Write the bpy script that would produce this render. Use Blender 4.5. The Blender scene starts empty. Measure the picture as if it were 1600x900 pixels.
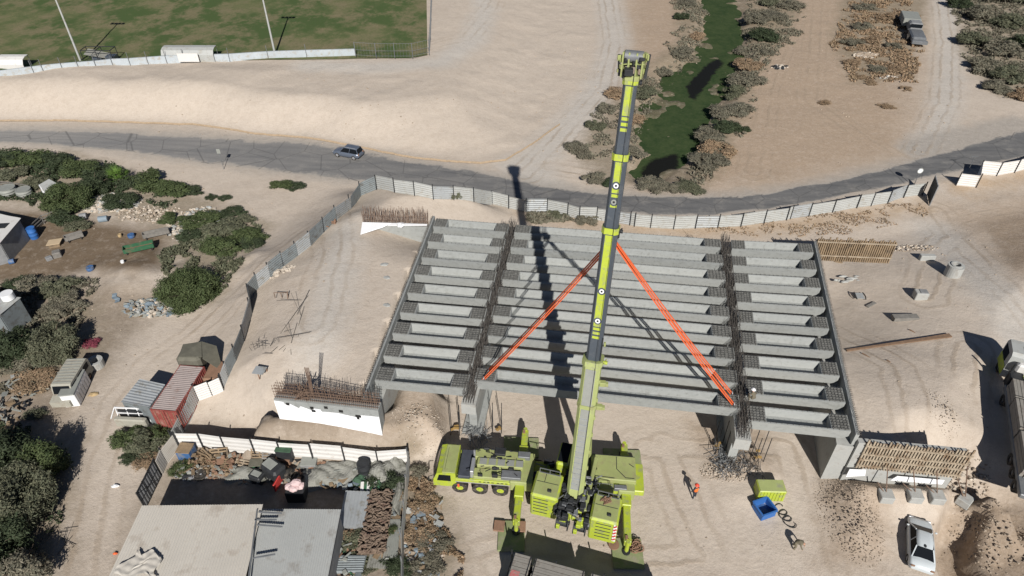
import bpy, math, random
import numpy as np
from mathutils import Vector, Matrix
random.seed(7); rng = np.random.default_rng(7)
S = bpy.context.scene
C = S.collection
R = math.radians
# ---------------------------------------------------------------- camera, sky, sun, exposure
PITCH = R(39.2); FPX = 1067.0; CAMH = 49.0
cam = bpy.data.objects.new('camera', bpy.data.cameras.new('camera')); C.objects.link(cam)
cam.location = (0, 0, CAMH); cam.rotation_euler = (R(90) - PITCH, 0, 0)
cam.data.sensor_width = 36; cam.data.lens = 36 * FPX / 1600; cam.data.clip_start = .5; cam.data.clip_end = 6000
S.camera = cam
S.render.resolution_x = 1024; S.render.resolution_y = 576
SUN_EL = R(35); SUN_AZ = R(8)          # shadows run away from the camera and 8 degrees to the left
W = bpy.data.worlds.new('World'); S.world = W; W.use_nodes = True
nt = W.node_tree; nt.nodes.clear()
sky = nt.nodes.new('ShaderNodeTexSky'); sky.sky_type = 'NISHITA'; sky.sun_disc = False
sky.sun_elevation = SUN_EL; sky.sun_rotation = math.pi - SUN_AZ
sky.dust_density = .3; sky.air_density = .55; sky.altitude = 200
bg = nt.nodes.new('ShaderNodeBackground'); bg.inputs[1].default_value = 0.05
wo = nt.nodes.new('ShaderNodeOutputWorld')
nt.links.new(sky.outputs[0], bg.inputs[0]); nt.links.new(bg.outputs[0], wo.inputs[0])
sl = bpy.data.lights.new('sun', 'SUN'); sl.energy = 5.0; sl.angle = R(.5); sl.color = (1, .955, .89)
so = bpy.data.objects.new('sun', sl); C.objects.link(so)
ldir = Vector((-math.sin(SUN_AZ) * math.cos(SUN_EL), math.cos(SUN_AZ) * math.cos(SUN_EL), -math.sin(SUN_EL)))
so.rotation_euler = ldir.to_track_quat('-Z', 'Y').to_euler(); so.location = (20, -60, 80)
S.view_settings.view_transform = 'Standard'; S.view_settings.look = 'None'
S.view_settings.exposure = 0.22; S.view_settings.gamma = 1; S.view_settings.use_curve_mapping = False

# ---------------------------------------------------------------- photograph pixel -> world point
def P(px, py, h=0.0):
    u = (px - 800) / FPX; w = -(py - 450) / FPX
    dy = math.cos(PITCH) + w * math.sin(PITCH); dz = -math.sin(PITCH) + w * math.cos(PITCH)
    t = (h - CAMH) / dz
    return Vector((u * t, dy * t, h))
def PV(pts, h=0.0):
    return [P(a, b, h) for a, b in pts]

# ---------------------------------------------------------------- numpy helpers
def hsh(ix, iy, s):
    v = np.sin(ix * 127.1 + iy * 311.7 + s * 74.7) * 43758.5453
    return v - np.floor(v)
def vn(x, y, sc, s=0):
    x = x / sc; y = y / sc
    ix = np.floor(x); iy = np.floor(y); fx = x - ix; fy = y - iy
    fx = fx * fx * (3 - 2 * fx); fy = fy * fy * (3 - 2 * fy)
    a = hsh(ix, iy, s); b = hsh(ix + 1, iy, s); c = hsh(ix, iy + 1, s); d = hsh(ix + 1, iy + 1, s)
    return (a + (b - a) * fx) * (1 - fy) + (c + (d - c) * fx) * fy
def fbm(x, y, sc, s=0, n=4):
    r = 0; a = .5
    for k in range(n):
        r = r + a * (vn(x, y, sc, s + k) - .5); sc = sc * .5; a *= .5
    return r
def sstep(t):
    t = np.clip(t, 0, 1); return t * t * (3 - 2 * t)
def sdf(poly, x, y, skip=()):
    """signed distance to a polygon, positive inside; skip = edge numbers that do not count"""
    n = len(poly); d = np.full(x.shape, 1e9); ins = np.zeros(x.shape, bool)
    for i in range(n):
        ax, ay = poly[i][0], poly[i][1]; bx, by = poly[(i + 1) % n][0], poly[(i + 1) % n][1]
        ex, ey = bx - ax, by - ay; L = ex * ex + ey * ey + 1e-9
        if i not in skip:
            t = np.clip(((x - ax) * ex + (y - ay) * ey) / L, 0, 1)
            d = np.minimum(d, np.hypot(x - ax - t * ex, y - ay - t * ey))
        c = ((ay > y) != (by > y)) & (x < (bx - ax) * (y - ay) / (by - ay + 1e-12) + ax)
        ins ^= c
    return np.where(ins, d, -d)
def pdist(pts, x, y):
    d = np.full(x.shape, 1e9)
    for (a, b) in zip(pts[:-1], pts[1:]):
        ex, ey = b[0] - a[0], b[1] - a[1]; L = ex * ex + ey * ey + 1e-9
        t = np.clip(((x - a[0]) * ex + (y - a[1]) * ey) / L, 0, 1)
        d = np.minimum(d, np.hypot(x - a[0] - t * ex, y - a[1] - t * ey))
    return d

# ---------------------------------------------------------------- main layout in the world
DH = 6.0                                            # top of the girders
A_BL, A_BR = P(675, 341, DH), P(796, 350, DH)       # left span back line
A_FL, A_FR = P(576, 595, DH), P(729, 608, DH)
B_BL, B_BR = P(806, 351, DH), P(1125, 374, DH)
B_FL, B_FR = P(742, 595, DH), P(1158, 640, DH)
C_BL, C_BR = P(1142, 375, DH), P(1271, 381, DH)
C_FL, C_FR = P(1169, 658, DH), P(1344, 675, DH)
def lp(a, b, t): return a + (b - a) * t
# terrain polygons
LA0 = lp(A_FL, A_BL, -.03) + Vector((-.3, 0, 0)); LA1 = lp(A_FL, A_BL, 1.02) + Vector((-.3, 0, 0))
LWING0 = P(428, 618, 6); LWING0.z = 0
LBW = P(566, 350, 6)
polyL = [LA0, LA1, P(765, 326, 1), P(620, 303, 1), P(570, 308, 1), P(545, 335, 1), P(500, 365, 1), P(455, 405, 1), P(420, 440, 1), P(395, 475, 1), P(380, 545, 1), P(350, 612, 1), P(400, 665, 1), LWING0 + Vector((0, .3, 0))]
skipL = (0, 13)
RA0 = P(1352, 688, 5.9) + Vector((.1, .5, 0)); RA1 = lp(C_FR, C_BR, 1.02) + Vector((.45, 0, 0))
RWING1 = P(1527, 705, 6)
polyR = [RA1, RA0, Vector((RWING1.x, RWING1.y + .5, 0)), P(1560, 790, 1), P(1640, 890, 1), P(1900, 900, 1), P(1900, 330, 1), P(1600, 300, 0), P(1480, 330, 0), P(1380, 350, 0), P(1290, 360, 1), P(1276, 372, 3)]
skipR = (0, 1)
bankLo = PV([(-400, 186), (0, 190), (100, 190), (200, 192), (300, 196), (400, 212), (480, 216), (560, 232), (650, 248), (750, 256), (800, 250), (860, 205), (900, 160), (925, 110), (930, 60), (915, 0), (900, -60)])
polyBank = bankLo + PV([(600, -140), (-800, -140)])
polyStream = PV([(1102, -60), (1106, 0), (1108, 45), (1085, 92), (1045, 122), (1035, 150), (1003, 172), (998, 215), (1012, 234), (1040, 237), (1072, 236), (1092, 200), (1106, 172), (1130, 145), (1142, 120), (1153, 90), (1153, 40), (1144, 0), (1144, -60)], -1)
polyPool = PV([(998, 270), (1012, 254), (1037, 243), (1060, 240), (1062, 262), (1045, 274), (1020, 282), (1004, 280)], -1)
roadU = PV([(-500, 201), (0, 204), (100, 205), (200, 208), (350, 216), (480, 222), (600, 243), (750, 270), (850, 290), (950, 303), (1100, 309), (1200, 302), (1300, 283), (1400, 259), (1500, 231), (1600, 204), (1900, 120)])
roadL = PV([(-500, 218), (0, 222), (100, 228), (200, 238), (300, 251), (400, 265), (560, 284), (740, 303), (850, 319), (950, 333), (1100, 338), (1200, 328), (1300, 309), (1400, 288), (1500, 268), (1600, 246), (1900, 170)])
PIT = P(1545, 850, 1)
def Zf(x, y):
    x = np.asarray(x, float); y = np.asarray(y, float)
    n1 = fbm(x, y, 14, 3); n2 = fbm(x, y, 3.4, 9, 3)
    rd = np.maximum(sdf(ROADPOLY, x, y), -50)
    off = sstep((-rd - .5) / 6)                      # 0 on the road
    z = off * (n1 * .32 + n2 * .14)
    # bank below the sports pitch
    sb = sdf(polyBank, x, y)
    wid = 9 + 10 * sstep((x + 25) / 20)
    ht = 3.3 * (1 - .75 * sstep((x + 14) / 22))
    hb = sstep(sb / wid) * ht
    hb = hb + (sb > 0) * sstep(sb / 6) * (1 - sstep((sb - 14) / 6)) * (1 - sstep((x + 45) / 12)) * (.35 + .6 * (vn(x, y, 6, 21) - .4))
    z = z + hb
    z = z + (sb > 0) * sstep(sb / 3) * n2 * .25 * (1 - sstep((sb - 18) / 4))
    # stream
    ss = np.maximum(sdf(polyStream, x, y), sdf(polyPool, x, y))
    z = z - 1.42 * sstep((ss + 4.0) / 4.6) + sstep((ss + 3) / 3) * (fbm(x, y, 4.0, 40) * 2.7 * (1 - .8 * sstep((pdist([P(1073, 150, -1), P(1120, 98, -1)], x, y) * -1 + 3) / 2)))
    # bridge approach, left
    sL = sdf(polyL, x, y, skipL)
    ab = LA0.x + (y - LA0.y) * (LA1.x - LA0.x) / (LA1.y - LA0.y)            # line of the left abutment
    wy = LWING0.y + (x - LWING0.x) * (LA0.y - LWING0.y) / (LA0.x - LWING0.x) # line of the left wing wall
    fr = np.where(x > LWING0.x, (y > wy + .3) * 1., sstep((y - wy - .3) / np.clip((LWING0.x - x) * 1.3, .3, 10)))
    zl = 5.4 * sstep((sL + 8) / 17) * off * fr + .12 * n2 * fr
    inL = (x < ab) & (sL > -8) & (fr > 0)
    z = np.where(inL, np.maximum(z, zl), z)
    bk_ = (x >= ab) & (y > LA1.y - .3) & (x < ab + 14)                     # same fill running on behind the back girder
    z = np.where(bk_, np.maximum(z, zl * (1 - sstep((x - ab - 1) / 12))), z)
    # mound by the left abutment foot and in front of the wing wall
    m = sdf([Vector((-24, 36.0, 0)), Vector((-9.4, 35.6, 0)), Vector((-5.2, 37.5, 0)), Vector((-5.5, 43, 0)), Vector((-11, 48, 0)), Vector((-12, 41, 0)), Vector((-23, 41, 0))], x, y)
    z = np.where((sL > 0) & (x < ab), z, z + 3.0 * sstep(m / 2.3))
    # right
    sR = sdf(polyR, x, y, skipR)
    dd = x - (RA0.x + (y - RA0.y) * (RA1.x - RA0.x) / (RA1.y - RA0.y))
    sB = sdf(polyR, x, y, (0, 1, 2, 3, 4))
    zr = (4.0 - 1.2 * sstep((dd - 4) / 14)) * sstep(sR / 6) * sstep(sB / 22) + .2 * n2
    z = np.where(sR > 0, np.maximum(z, zr), z)
    # rough slope below right wing wall
    q = sdf([Vector((28.5, 32.7, 0)), Vector((35.6, 31.7, 0)), Vector((40, 29, 0)), Vector((43, 20, 0)), Vector((60, 20, 0)), Vector((60, 44, 0)), Vector((39, 36, 0)), Vector((37, 32.2, 0))], x, y)
    z = np.where(sR > 0, z, np.where(q > -3, np.maximum(z, 2.5 * sstep((q + 3) / 5.5) + .5 * n2), z))
    # pit
    pt = pdist([P(1512, 790, 1), P(1500, 850, 1), P(1530, 960, 1)], x, y)
    z = z - 1.9 * sstep((1.7 - pt) / .9)
    qm = sdf([Vector((33.8, 31.6, 0)), Vector((35.5, 22, 0)), Vector((48, 20, 0)), Vector((46, 31, 0)), Vector((39, 33, 0))], x, y)
    z = z + sstep((qm + .5) / 2) * (fbm(x, y, 2.2, 81, 3) * 1.3 - .25)
    # spoil heap mid right
    h = np.exp(-(((x - 27.5) / 1.9) ** 2 + ((y - 30.2) / 2.6) ** 2)); z = z + h * (.55 + n2)
    # rough trench spoil by the piers
    for cx, cy, rx, ry, a in ((-3.2, 36.5, 2.6, 2.2, .5), (20.5, 34.5, 2.4, 2.6, .6), (-20, 67, 3, 2, .5), (-43, 62.5, 5, 4, .9), (-31.5, 63.5, 4, 4, .9)):
        z = z + np.exp(-(((x - cx) / rx) ** 2 + ((y - cy) / ry) ** 2)) * (a + 1.4 * n2)
    return z
ROADPOLY = roadU + roadL[::-1]
def Zs(x, y): return float(Zf(np.array([x]), np.array([y]))[0])
def G(px, py, dh=0.0):
    """the ground point seen at a photograph pixel (first hit along the ray), raised by dh"""
    ts = np.linspace(-3, 9, 241)[::-1]
    pts = [P(px, py, h) for h in (ts[0], ts[-1])]
    k = (ts - ts[0]) / (ts[-1] - ts[0])
    X = pts[0].x + k * (pts[1].x - pts[0].x); Y = pts[0].y + k * (pts[1].y - pts[0].y)
    Z = Zf(X, Y); i = int(np.argmax(Z >= ts))
    return Vector((float(X[i]), float(Y[i]), float(Z[i]) + dh))
def onz(v, dh=0.0): return Vector((v.x, v.y, Zs(v.x, v.y) + dh))

# ---------------------------------------------------------------- materials
def nodes(name):
    m = bpy.data.materials.new(name); m.use_nodes = True
    t = m.node_tree; b = t.nodes['Principled BSDF']
    return m, t, b
def N(t, kind, **kw):
    n = t.nodes.new(kind)
    for k, v in kw.items():
        if k.startswith('i_'): n.inputs[k[2:].replace('_', ' ')].default_value = v
        else: setattr(n, k, v)
    return n
def noise(t, vec, scale, detail=4, rough=.55):
    n = t.nodes.new('ShaderNodeTexNoise'); n.inputs['Scale'].default_value = scale
    n.inputs['Detail'].default_value = detail; n.inputs['Roughness'].default_value = rough
    t.links.new(vec, n.inputs['Vector']); return n.outputs['Fac']
def mrange(t, v, a, b, c=0., d=1.):
    n = t.nodes.new('ShaderNodeMapRange'); n.inputs[1].default_value = a; n.inputs[2].default_value = b
    n.inputs[3].default_value = c; n.inputs[4].default_value = d; t.links.new(v, n.inputs[0]); return n.outputs[0]
def mixc(t, f, a, b, mode='MIX'):
    n = t.nodes.new('ShaderNodeMix'); n.data_type = 'RGBA'; n.blend_type = mode
    for s, v in ((0, f), (6, a), (7, b)):
        if isinstance(v, (int, float)): n.inputs[s].default_value = v
        elif isinstance(v, tuple): n.inputs[s].default_value = (*v[:3], 1)
        else: t.links.new(v, n.inputs[s])
    return n.outputs[2]
def math_(t, op, a, b=0., c=None):
    n = t.nodes.new('ShaderNodeMath'); n.operation = op
    for i, v in enumerate((a, b, c)):
        if v is None: continue
        if isinstance(v, (int, float)): n.inputs[i].default_value = v
        else: t.links.new(v, n.inputs[i])
    return n.outputs[0]
def bump(t, b, h, st, dist):
    n = t.nodes.new('ShaderNodeBump'); n.inputs['Strength'].default_value = st; n.inputs['Distance'].default_value = dist
    t.links.new(h, n.inputs['Height']); t.links.new(n.outputs[0], b.inputs['Normal'])
MATS = {}
def mat(name, col, rough=.75, metal=0., var=.18, scale=1.2, dirt=None, dirt_amt=.5, dscale=1.5, bmp=.0, spec=.3):
    if name in MATS: return MATS[name]
    m, t, b = nodes(name)
    pos = t.nodes.new('ShaderNodeNewGeometry').outputs['Position']
    f = noise(t, pos, scale, 5, .6)
    lo = tuple(c * (1 - var) for c in col); hi = tuple(min(1, c * (1 + var)) for c in col)
    c = mixc(t, mrange(t, f, .3, .7), lo, hi)
    f3 = noise(t, pos, scale * 9, 3)
    c = mixc(t, mrange(t, f3, .35, .65, 0, .5), c, tuple(k * (1 - var * .9) for k in col))
    if dirt:
        g = noise(t, pos, dscale, 6, .65)
        c = mixc(t, mrange(t, g, .62 - dirt_amt * .25, .75 - dirt_amt * .2), c, dirt)
    t.links.new(c, b.inputs['Base Color'])
    b.inputs['Roughness'].default_value = rough; b.inputs['Metallic'].default_value = metal
    b.inputs['Specular IOR Level'].default_value = spec
    if bmp: bump(t, b, noise(t, pos, scale * 12, 4), .6, bmp)
    MATS[name] = m; return m
DUST = (.40, .33, .26)
M = dict(joint=mat('roof_joint', (.33, .325, .305), .7, var=.1), padgreen=mat('worn_green_mat', (.22, .255, .125), .75, var=.15, scale=1.2, dirt=(.27, .25, .18), dirt_amt=.5), 
    concrete=mat('concrete', (.27, .283, .278), .85, var=.12, scale=1.8, dirt=(.19, .195, .185), dirt_amt=.3, dscale=2.6, bmp=.01),
    concrete2=mat('concrete_light', (.36, .365, .35), .85, var=.12, scale=1.5, dirt=(.28, .27, .25), dirt_amt=.4, bmp=.01),
    conc_rough=mat('rough_keyed_concrete', (.13, .13, .122), .95, var=.3, scale=4, dirt=(.20, .20, .19), dscale=6, bmp=.05),
    rebar=mat('rusty_rebar', (.17, .115, .085), .8, var=.4, scale=5),
    rebar_new=mat('grey_steel_bar', (.10, .09, .08), .7, var=.3, scale=5),
    membrane=mat('white_membrane', (.84, .85, .87), .6, var=.04, scale=.7, dirt=(.66, .67, .68), dirt_amt=.1, dscale=.6),
    bitumen=mat('black_coating', (.02, .02, .02), .6),
    timber=mat('weathered_timber', (.26, .19, .12), .85, var=.3, scale=3, dirt=(.13, .10, .07)),
    ply=mat('formwork_timber', (.36, .30, .225), .85, var=.35, scale=2.5, dirt=(.20, .14, .09)),
    plank=mat('brown_plank', (.20, .13, .085), .85, var=.25, scale=3),
    greyplank=mat('grey_plank', (.19, .18, .165), .85, var=.25, scale=3),
    lime=mat('lime_paint', (.37, .445, .04), .45, var=.1, scale=.9, dirt=(.27, .30, .12), dirt_amt=.5, dscale=2.6, spec=.5),
    limetop=mat('upper_shade_lime_paint', (.30, .335, .135), .6, var=.12, scale=.8, dirt=(.27, .27, .13), dirt_amt=.45),  # darker, greyer lime for upper parts, their lesser sun put into the colour
    limepale=mat('faded_lime_paint', (.33, .375, .15), .6, var=.1, scale=.8, dirt=(.27, .28, .18), dirt_amt=.35),
    boomdark=mat('slate_grey_paint', (.055, .068, .085), .45, var=.12, scale=.8, dirt=(.09, .10, .11), dirt_amt=.3, spec=.5),
    greysheet=mat('grey_sheet', (.25, .26, .24), .6, var=.12, scale=2),
    dark=mat('dark_steel', (.028, .03, .033), .55, var=.3, scale=3),
    steel=mat('grey_steel', (.19, .20, .21), .5, metal=.3, var=.2, scale=2),
    bluegrey=mat('dark_blue_grey_deck', (.055, .062, .08), .6, var=.2, scale=2),
    rubber=mat('dusty_rubber', (.035, .033, .03), .9, var=.35, scale=3, dirt=(.11, .095, .08), dirt_amt=.5, dscale=4),
    glass=mat('dark_glass', (.010, .012, .015), .2, var=.1, spec=.05),
    white=mat('white_paint', (.74, .75, .76), .4, var=.04, scale=1, spec=.5),
    pearl=mat('pearl_car_paint', (.50, .54, .56), .25, var=.03, spec=.6),
    suv=mat('blue_grey_car_paint', (.13, .155, .20), .28, metal=.3, var=.06, spec=.6),
    silver=mat('silver_trim', (.45, .46, .48), .35, metal=.5, var=.1),
    red=mat('red_paint', (.50, .05, .045), .55, var=.15), 
    orange=mat('orange_sling', (.66, .125, .04), .7, var=.16, scale=6),
    helmet=mat('red_helmet', (.62, .07, .04), .45, var=.08),
    contred=mat('container_red', (.25, .065, .055), .65, var=.2, scale=1.5, dirt=(.30, .17, .14), dirt_amt=.4),
    controof=mat('container_roof', (.33, .28, .265), .75, var=.1, scale=.8, dirt=(.24, .17, .15), dirt_amt=.3),
    zinc=mat('zinc_sheet', (.36, .38, .39), .5, metal=.25, var=.1, scale=.7, dirt=(.26, .25, .22), dirt_amt=.35),
    zincdark=mat('dull_zinc_sheet', (.20, .225, .235), .55, metal=.2, var=.14, scale=.7, dirt=(.13, .13, .125), dirt_amt=.4),
    fencew=mat('whitewashed_sheet', (.36, .37, .36), .6, var=.08, scale=.6, dirt=(.29, .28, .25), dirt_amt=.35),
    fencewb=mat('bright_white_sheet', (.60, .59, .57), .6, var=.05, scale=.6, dirt=(.48, .45, .41), dirt_amt=.2),
    roofbeige=mat('beige_roof_sheet', (.50, .47, .42), .6, var=.07, scale=.4, dirt=(.40, .36, .31), dirt_amt=.3, dscale=.8),
    roofgrey=mat('grey_roof_sheet', (.38, .39, .38), .55, var=.07, scale=.4, dirt=(.28, .27, .25), dirt_amt=.3, dscale=.8),
    wallgrey=mat('perimeter_wall', (.40, .44, .47), .8, var=.1, scale=.5, dirt=(.34, .33, .30), dirt_amt=.4),
    tan=mat('tan_board', (.46, .36, .24), .8, var=.1), grey=mat('mid_grey', (.22, .225, .23), .7, var=.2, scale=2),
    blue=mat('blue_plastic', (.035, .13, .38), .5, var=.12), bluedk=mat('faded_blue_steel', (.05, .12, .27), .6, var=.2, scale=3, dirt=(.17, .18, .20), dirt_amt=.5),
    bluepale=mat('pale_blue_sheet', (.20, .25, .29), .6, var=.15),
    green=mat('green_steel', (.035, .115, .06), .6, var=.2, scale=3, dirt=(.10, .10, .06), dirt_amt=.4),
    olive=mat('olive_tarpaulin', (.125, .12, .095), .8, var=.2, scale=2), tarp=mat('grey_tarpaulin', (.25, .25, .225), .85, var=.22, scale=1.5, dirt=(.13, .13, .11), dirt_amt=.5),
    tarpgreen=mat('green_tarpaulin', (.05, .10, .06), .8, var=.3, scale=2), vanpaint=mat('faded_van_paint', (.34, .33, .28), .7, var=.12, scale=1.5, dirt=(.25, .22, .18), dirt_amt=.4),
    rock=mat('limestone', (.50, .44, .37), .9, var=.25, scale=3), rockdk=mat('earth_clod', (.33, .27, .21), .95, var=.35, scale=3),
    rust=mat('rusty_plate', (.25, .15, .10), .8, var=.25, scale=2), skin=mat('skin', (.38, .22, .15), .6), navy=mat('dark_work_clothes', (.035, .04, .055), .9, var=.2),
    khaki=mat('khaki_clothes', (.16, .14, .10), .9, var=.2), hivis=mat('orange_vest', (.70, .16, .03), .8, var=.1), wood=mat('firewood', (.22, .165, .125), .9, var=.4, scale=4, dirt=(.14, .09, .07)),
    bark=mat('bark', (.10, .075, .055), .95, var=.3, scale=4), pink=mat('pale_sack', (.62, .47, .47), .8, var=.1), orangemesh=mat('silt_mesh', (.33, .25, .17), .8, var=.2, scale=3),
    straw=mat('dry_straw', (.42, .31, .17), .9, var=.3, scale=3), yellow=mat('yellow_scaffold_board', (.34, .22, .08), .8, var=.35, scale=3),
)
def tone(m, k):      # every object of this material gets its own slight tone
    t = m.node_tree; b = t.nodes['Principled BSDF']; src = b.inputs['Base Color'].links[0].from_socket; oi = t.nodes.new('ShaderNodeObjectInfo')
    mp_ = t.nodes.new('ShaderNodeMapping'); mp_.inputs['Scale'].default_value = (.6, 5, 2); t.links.new(t.nodes.new('ShaderNodeTexCoord').outputs['Object'], mp_.inputs[0]); st = noise(t, mp_.outputs[0], 1.6, 5, .7)
    c = mixc(t, mrange(t, oi.outputs['Random'], 0, 1, 0, k), src, (.42, .43, .41)); c = mixc(t, mrange(t, st, .55, .75, 0, .45), c, (.13, .135, .13)); t.links.new(c, b.inputs['Base Color'])
tone(M['concrete'], .35)
def leafmat(name, col, var=.35):
    m, t, b = nodes(name)
    g = t.nodes.new('ShaderNodeNewGeometry')
    f = noise(t, g.outputs['Position'], .9, 3)
    ri = g.outputs['Random Per Island']
    c = mixc(t, mrange(t, f, .3, .7), tuple(k * (1 - var) for k in col), tuple(k * (1 + var) for k in col))
    c = mixc(t, mrange(t, ri, 0, 1, 0, .6), c, (col[0] * 1.9, col[1] * 1.6, col[2] * 1.6))
    t.links.new(c, b.inputs['Base Color']); b.inputs['Roughness'].default_value = .7
    b.inputs['Specular IOR Level'].default_value = .2
    return m
LEAF = dict(olive=leafmat('olive_leaves', (.080, .090, .058)), green=leafmat('green_leaves', (.048, .068, .028)),
            dark=leafmat('dark_leaves', (.032, .046, .024)), scrub=leafmat('scrub_leaves', (.115, .115, .085)),
            dry=leafmat('dry_weed', (.20, .155, .10)), bright=leafmat('bright_leaves', (.08, .15, .03)), red=leafmat('bougainvillea_leaves', (.16, .04, .06)))

# ---------------------------------------------------------------- mesh builder
class MB:
    def __init__(s): s.v = []; s.f = []; s.sm = []
    def add(s, vs, fs, sm=False):
        o = len(s.v); s.v += [tuple(v) for v in vs]; s.f += [tuple(i + o for i in f) for f in fs]; s.sm += [sm] * len(fs); return s
    def box(s, c, d, rz=0., top=1., topy=None):
        cx, cy, cz = c; x, y, z = d[0] / 2, d[1] / 2, d[2] / 2; ty = top if topy is None else topy
        ca, sa = math.cos(rz), math.sin(rz); vs = []
        for (i, j, k) in ((-1, -1, -1), (1, -1, -1), (1, 1, -1), (-1, 1, -1), (-1, -1, 1), (1, -1, 1), (1, 1, 1), (-1, 1, 1)):
            a = i * x * (top if k > 0 else 1); b = j * y * (ty if k > 0 else 1)
            vs.append((cx + a * ca - b * sa, cy + a * sa + b * ca, cz + k * z))
        return s.add(vs, [(3, 2, 1, 0), (4, 5, 6, 7), (0, 1, 5, 4), (1, 2, 6, 5), (2, 3, 7, 6), (3, 0, 4, 7)])
    def bevbox(s, c, d, rz=0., b=.06):
        """box with chamfered vertical edges and top"""
        cx, cy, cz = c; x, y, z = d[0] / 2, d[1] / 2, d[2] / 2; b = min(b, x * .8, y * .8, z * .8)
        ca, sa = math.cos(rz), math.sin(rz)
        def ring(x, y, b, zz):
            return [(cx + p * ca - q * sa, cy + p * sa + q * ca, cz + zz) for p, q in ((-x + b, -y), (x - b, -y), (x, -y + b), (x, y - b), (x - b, y), (-x + b, y), (-x, y - b), (-x, -y + b))]
        vs = ring(x, y, b, -z) + ring(x, y, b, z - b) + ring(x - b, y - b, b * .5, z)
        fs = [tuple(range(7, -1, -1)), tuple(range(16, 24))]
        for r in (0, 8):
            for i in range(8): j = (i + 1) % 8; fs.append((r + i, r + j, r + 8 + j, r + 8 + i))
        return s.add(vs, fs)
    def bar(s, p, q, w, h=None, up=(0, 0, 1)):
        p = Vector(p); q = Vector(q); h = h or w; d = (q - p).normalized(); u = Vector(up)
        if abs(d.dot(u)) > .98: u = Vector((0, 1, 0))
        a = d.cross(u).normalized(); b = a.cross(d).normalized(); vs = []
        for e in (p, q):
            for i, j in ((-1, -1), (1, -1), (1, 1), (-1, 1)): vs.append(e + a * (i * w / 2) + b * (j * h / 2))
        return s.add(vs, [(0, 1, 2, 3), (7, 6, 5, 4), (0, 4, 5, 1), (1, 5, 6, 2), (2, 6, 7, 3), (3, 7, 4, 0)])
    def tube(s, p, q, r, r2=None, n=10, cap=True):
        p = Vector(p); q = Vector(q); r2 = r if r2 is None else r2; d = (q - p).normalized()
        u = Vector((0, 0, 1)) if abs(d.z) < .95 else Vector((1, 0, 0)); a = d.cross(u).normalized(); b = a.cross(d).normalized(); vs = []
        for e, rr in ((p, r), (q, r2)):
            for i in range(n): t = 2 * math.pi * i / n; vs.append(e + a * (rr * math.cos(t)) + b * (rr * math.sin(t)))
        s.add(vs, [(i, i + n, (i + 1) % n + n, (i + 1) % n) for i in range(n)], True)
        if cap: s.add(vs, [tuple(range(n)), tuple(range(2 * n - 1, n - 1, -1))])
        return s
    def ring(s, p, ax, ro, ri, w, n=20):
        """a short pipe of outer radius ro and inner radius ri"""
        p = Vector(p); d = Vector(ax).normalized(); u = Vector((0, 0, 1)) if abs(d.z) < .9 else Vector((1, 0, 0)); a = d.cross(u).normalized(); b = a.cross(d); vs = []
        for e, rr in ((-w / 2, ri), (-w / 2, ro), (w / 2, ro), (w / 2, ri)):
            for i in range(n): t = 2 * math.pi * i / n; vs.append(p + d * e + a * (rr * math.cos(t)) + b * (rr * math.sin(t)))
        fs = []
        for k in range(4):
            k2 = (k + 1) % 4
            for i in range(n): j = (i + 1) % n; fs.append((k * n + i, k * n + j, k2 * n + j, k2 * n + i))
        return s.add(vs, fs, False)
    def prism(s, pts, z0, z1):
        n = len(pts); vs = [(p[0], p[1], z0) for p in pts] + [(p[0], p[1], z1) for p in pts]
        return s.add(vs, [tuple(range(n - 1, -1, -1)), tuple(range(n, 2 * n))] + [(i, (i + 1) % n, (i + 1) % n + n, i + n) for i in range(n)])
    def slab(s, a, b, c, d, t):
        """a quad in space made t thick downwards along its normal"""
        a, b, c, d = map(Vector, (a, b, c, d)); nn = (b - a).cross(d - a).normalized() * t
        return s.add([a, b, c, d, a - nn, b - nn, c - nn, d - nn], [(0, 1, 2, 3), (7, 6, 5, 4), (0, 4, 5, 1), (1, 5, 6, 2), (2, 6, 7, 3), (3, 7, 4, 0)])
    def loft(s, rings, closed=True, cap=True, sm=True):
        n = len(rings[0]); vs = [v for r in rings for v in r]; fs = []
        for k in range(len(rings) - 1):
            for i in range(n if closed else n - 1):
                j = (i + 1) % n; fs.append((k * n + i, k * n + j, (k + 1) * n + j, (k + 1) * n + i))
        s.add(vs, fs, sm)
        if cap and closed: s.add(vs, [tuple(range(n - 1, -1, -1)), tuple(range((len(rings) - 1) * n, len(rings) * n))])
        return s
    def corr(s, a, b, c, d, n, amp, thick=.02, jit=0.):
        """corrugated sheet, ribs run a->d; a->b is crossed by n waves"""
        a, b, c, d = map(Vector, (a, b, c, d)); nn = (b - a).cross(d - a).normalized(); vs = []; m = n * 4
        prof = (0, 1, 1, 0)
        for off in (0, -thick):
            for i in range(m + 1):
                t = i / m; o = nn * (amp * prof[i % 4] + off)
                vs += [a + (b - a) * t + o, d + (c - d) * t + o]
        fs = []; L = 2 * (m + 1)
        for i in range(m):
            k = 2 * i; fs.append((k, k + 2, k + 3, k + 1)); fs.append((L + k + 1, L + k + 3, L + k + 2, L + k))
            fs.append((k, L + k, L + k + 2, k + 2)); fs.append((k + 1, k + 3, L + k + 3, L + k + 1))
        fs.append((0, 1, L + 1, L)); k = 2 * m; fs.append((k, L + k, L + k + 1, k + 1))
        return s.add(vs, fs)
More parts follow.
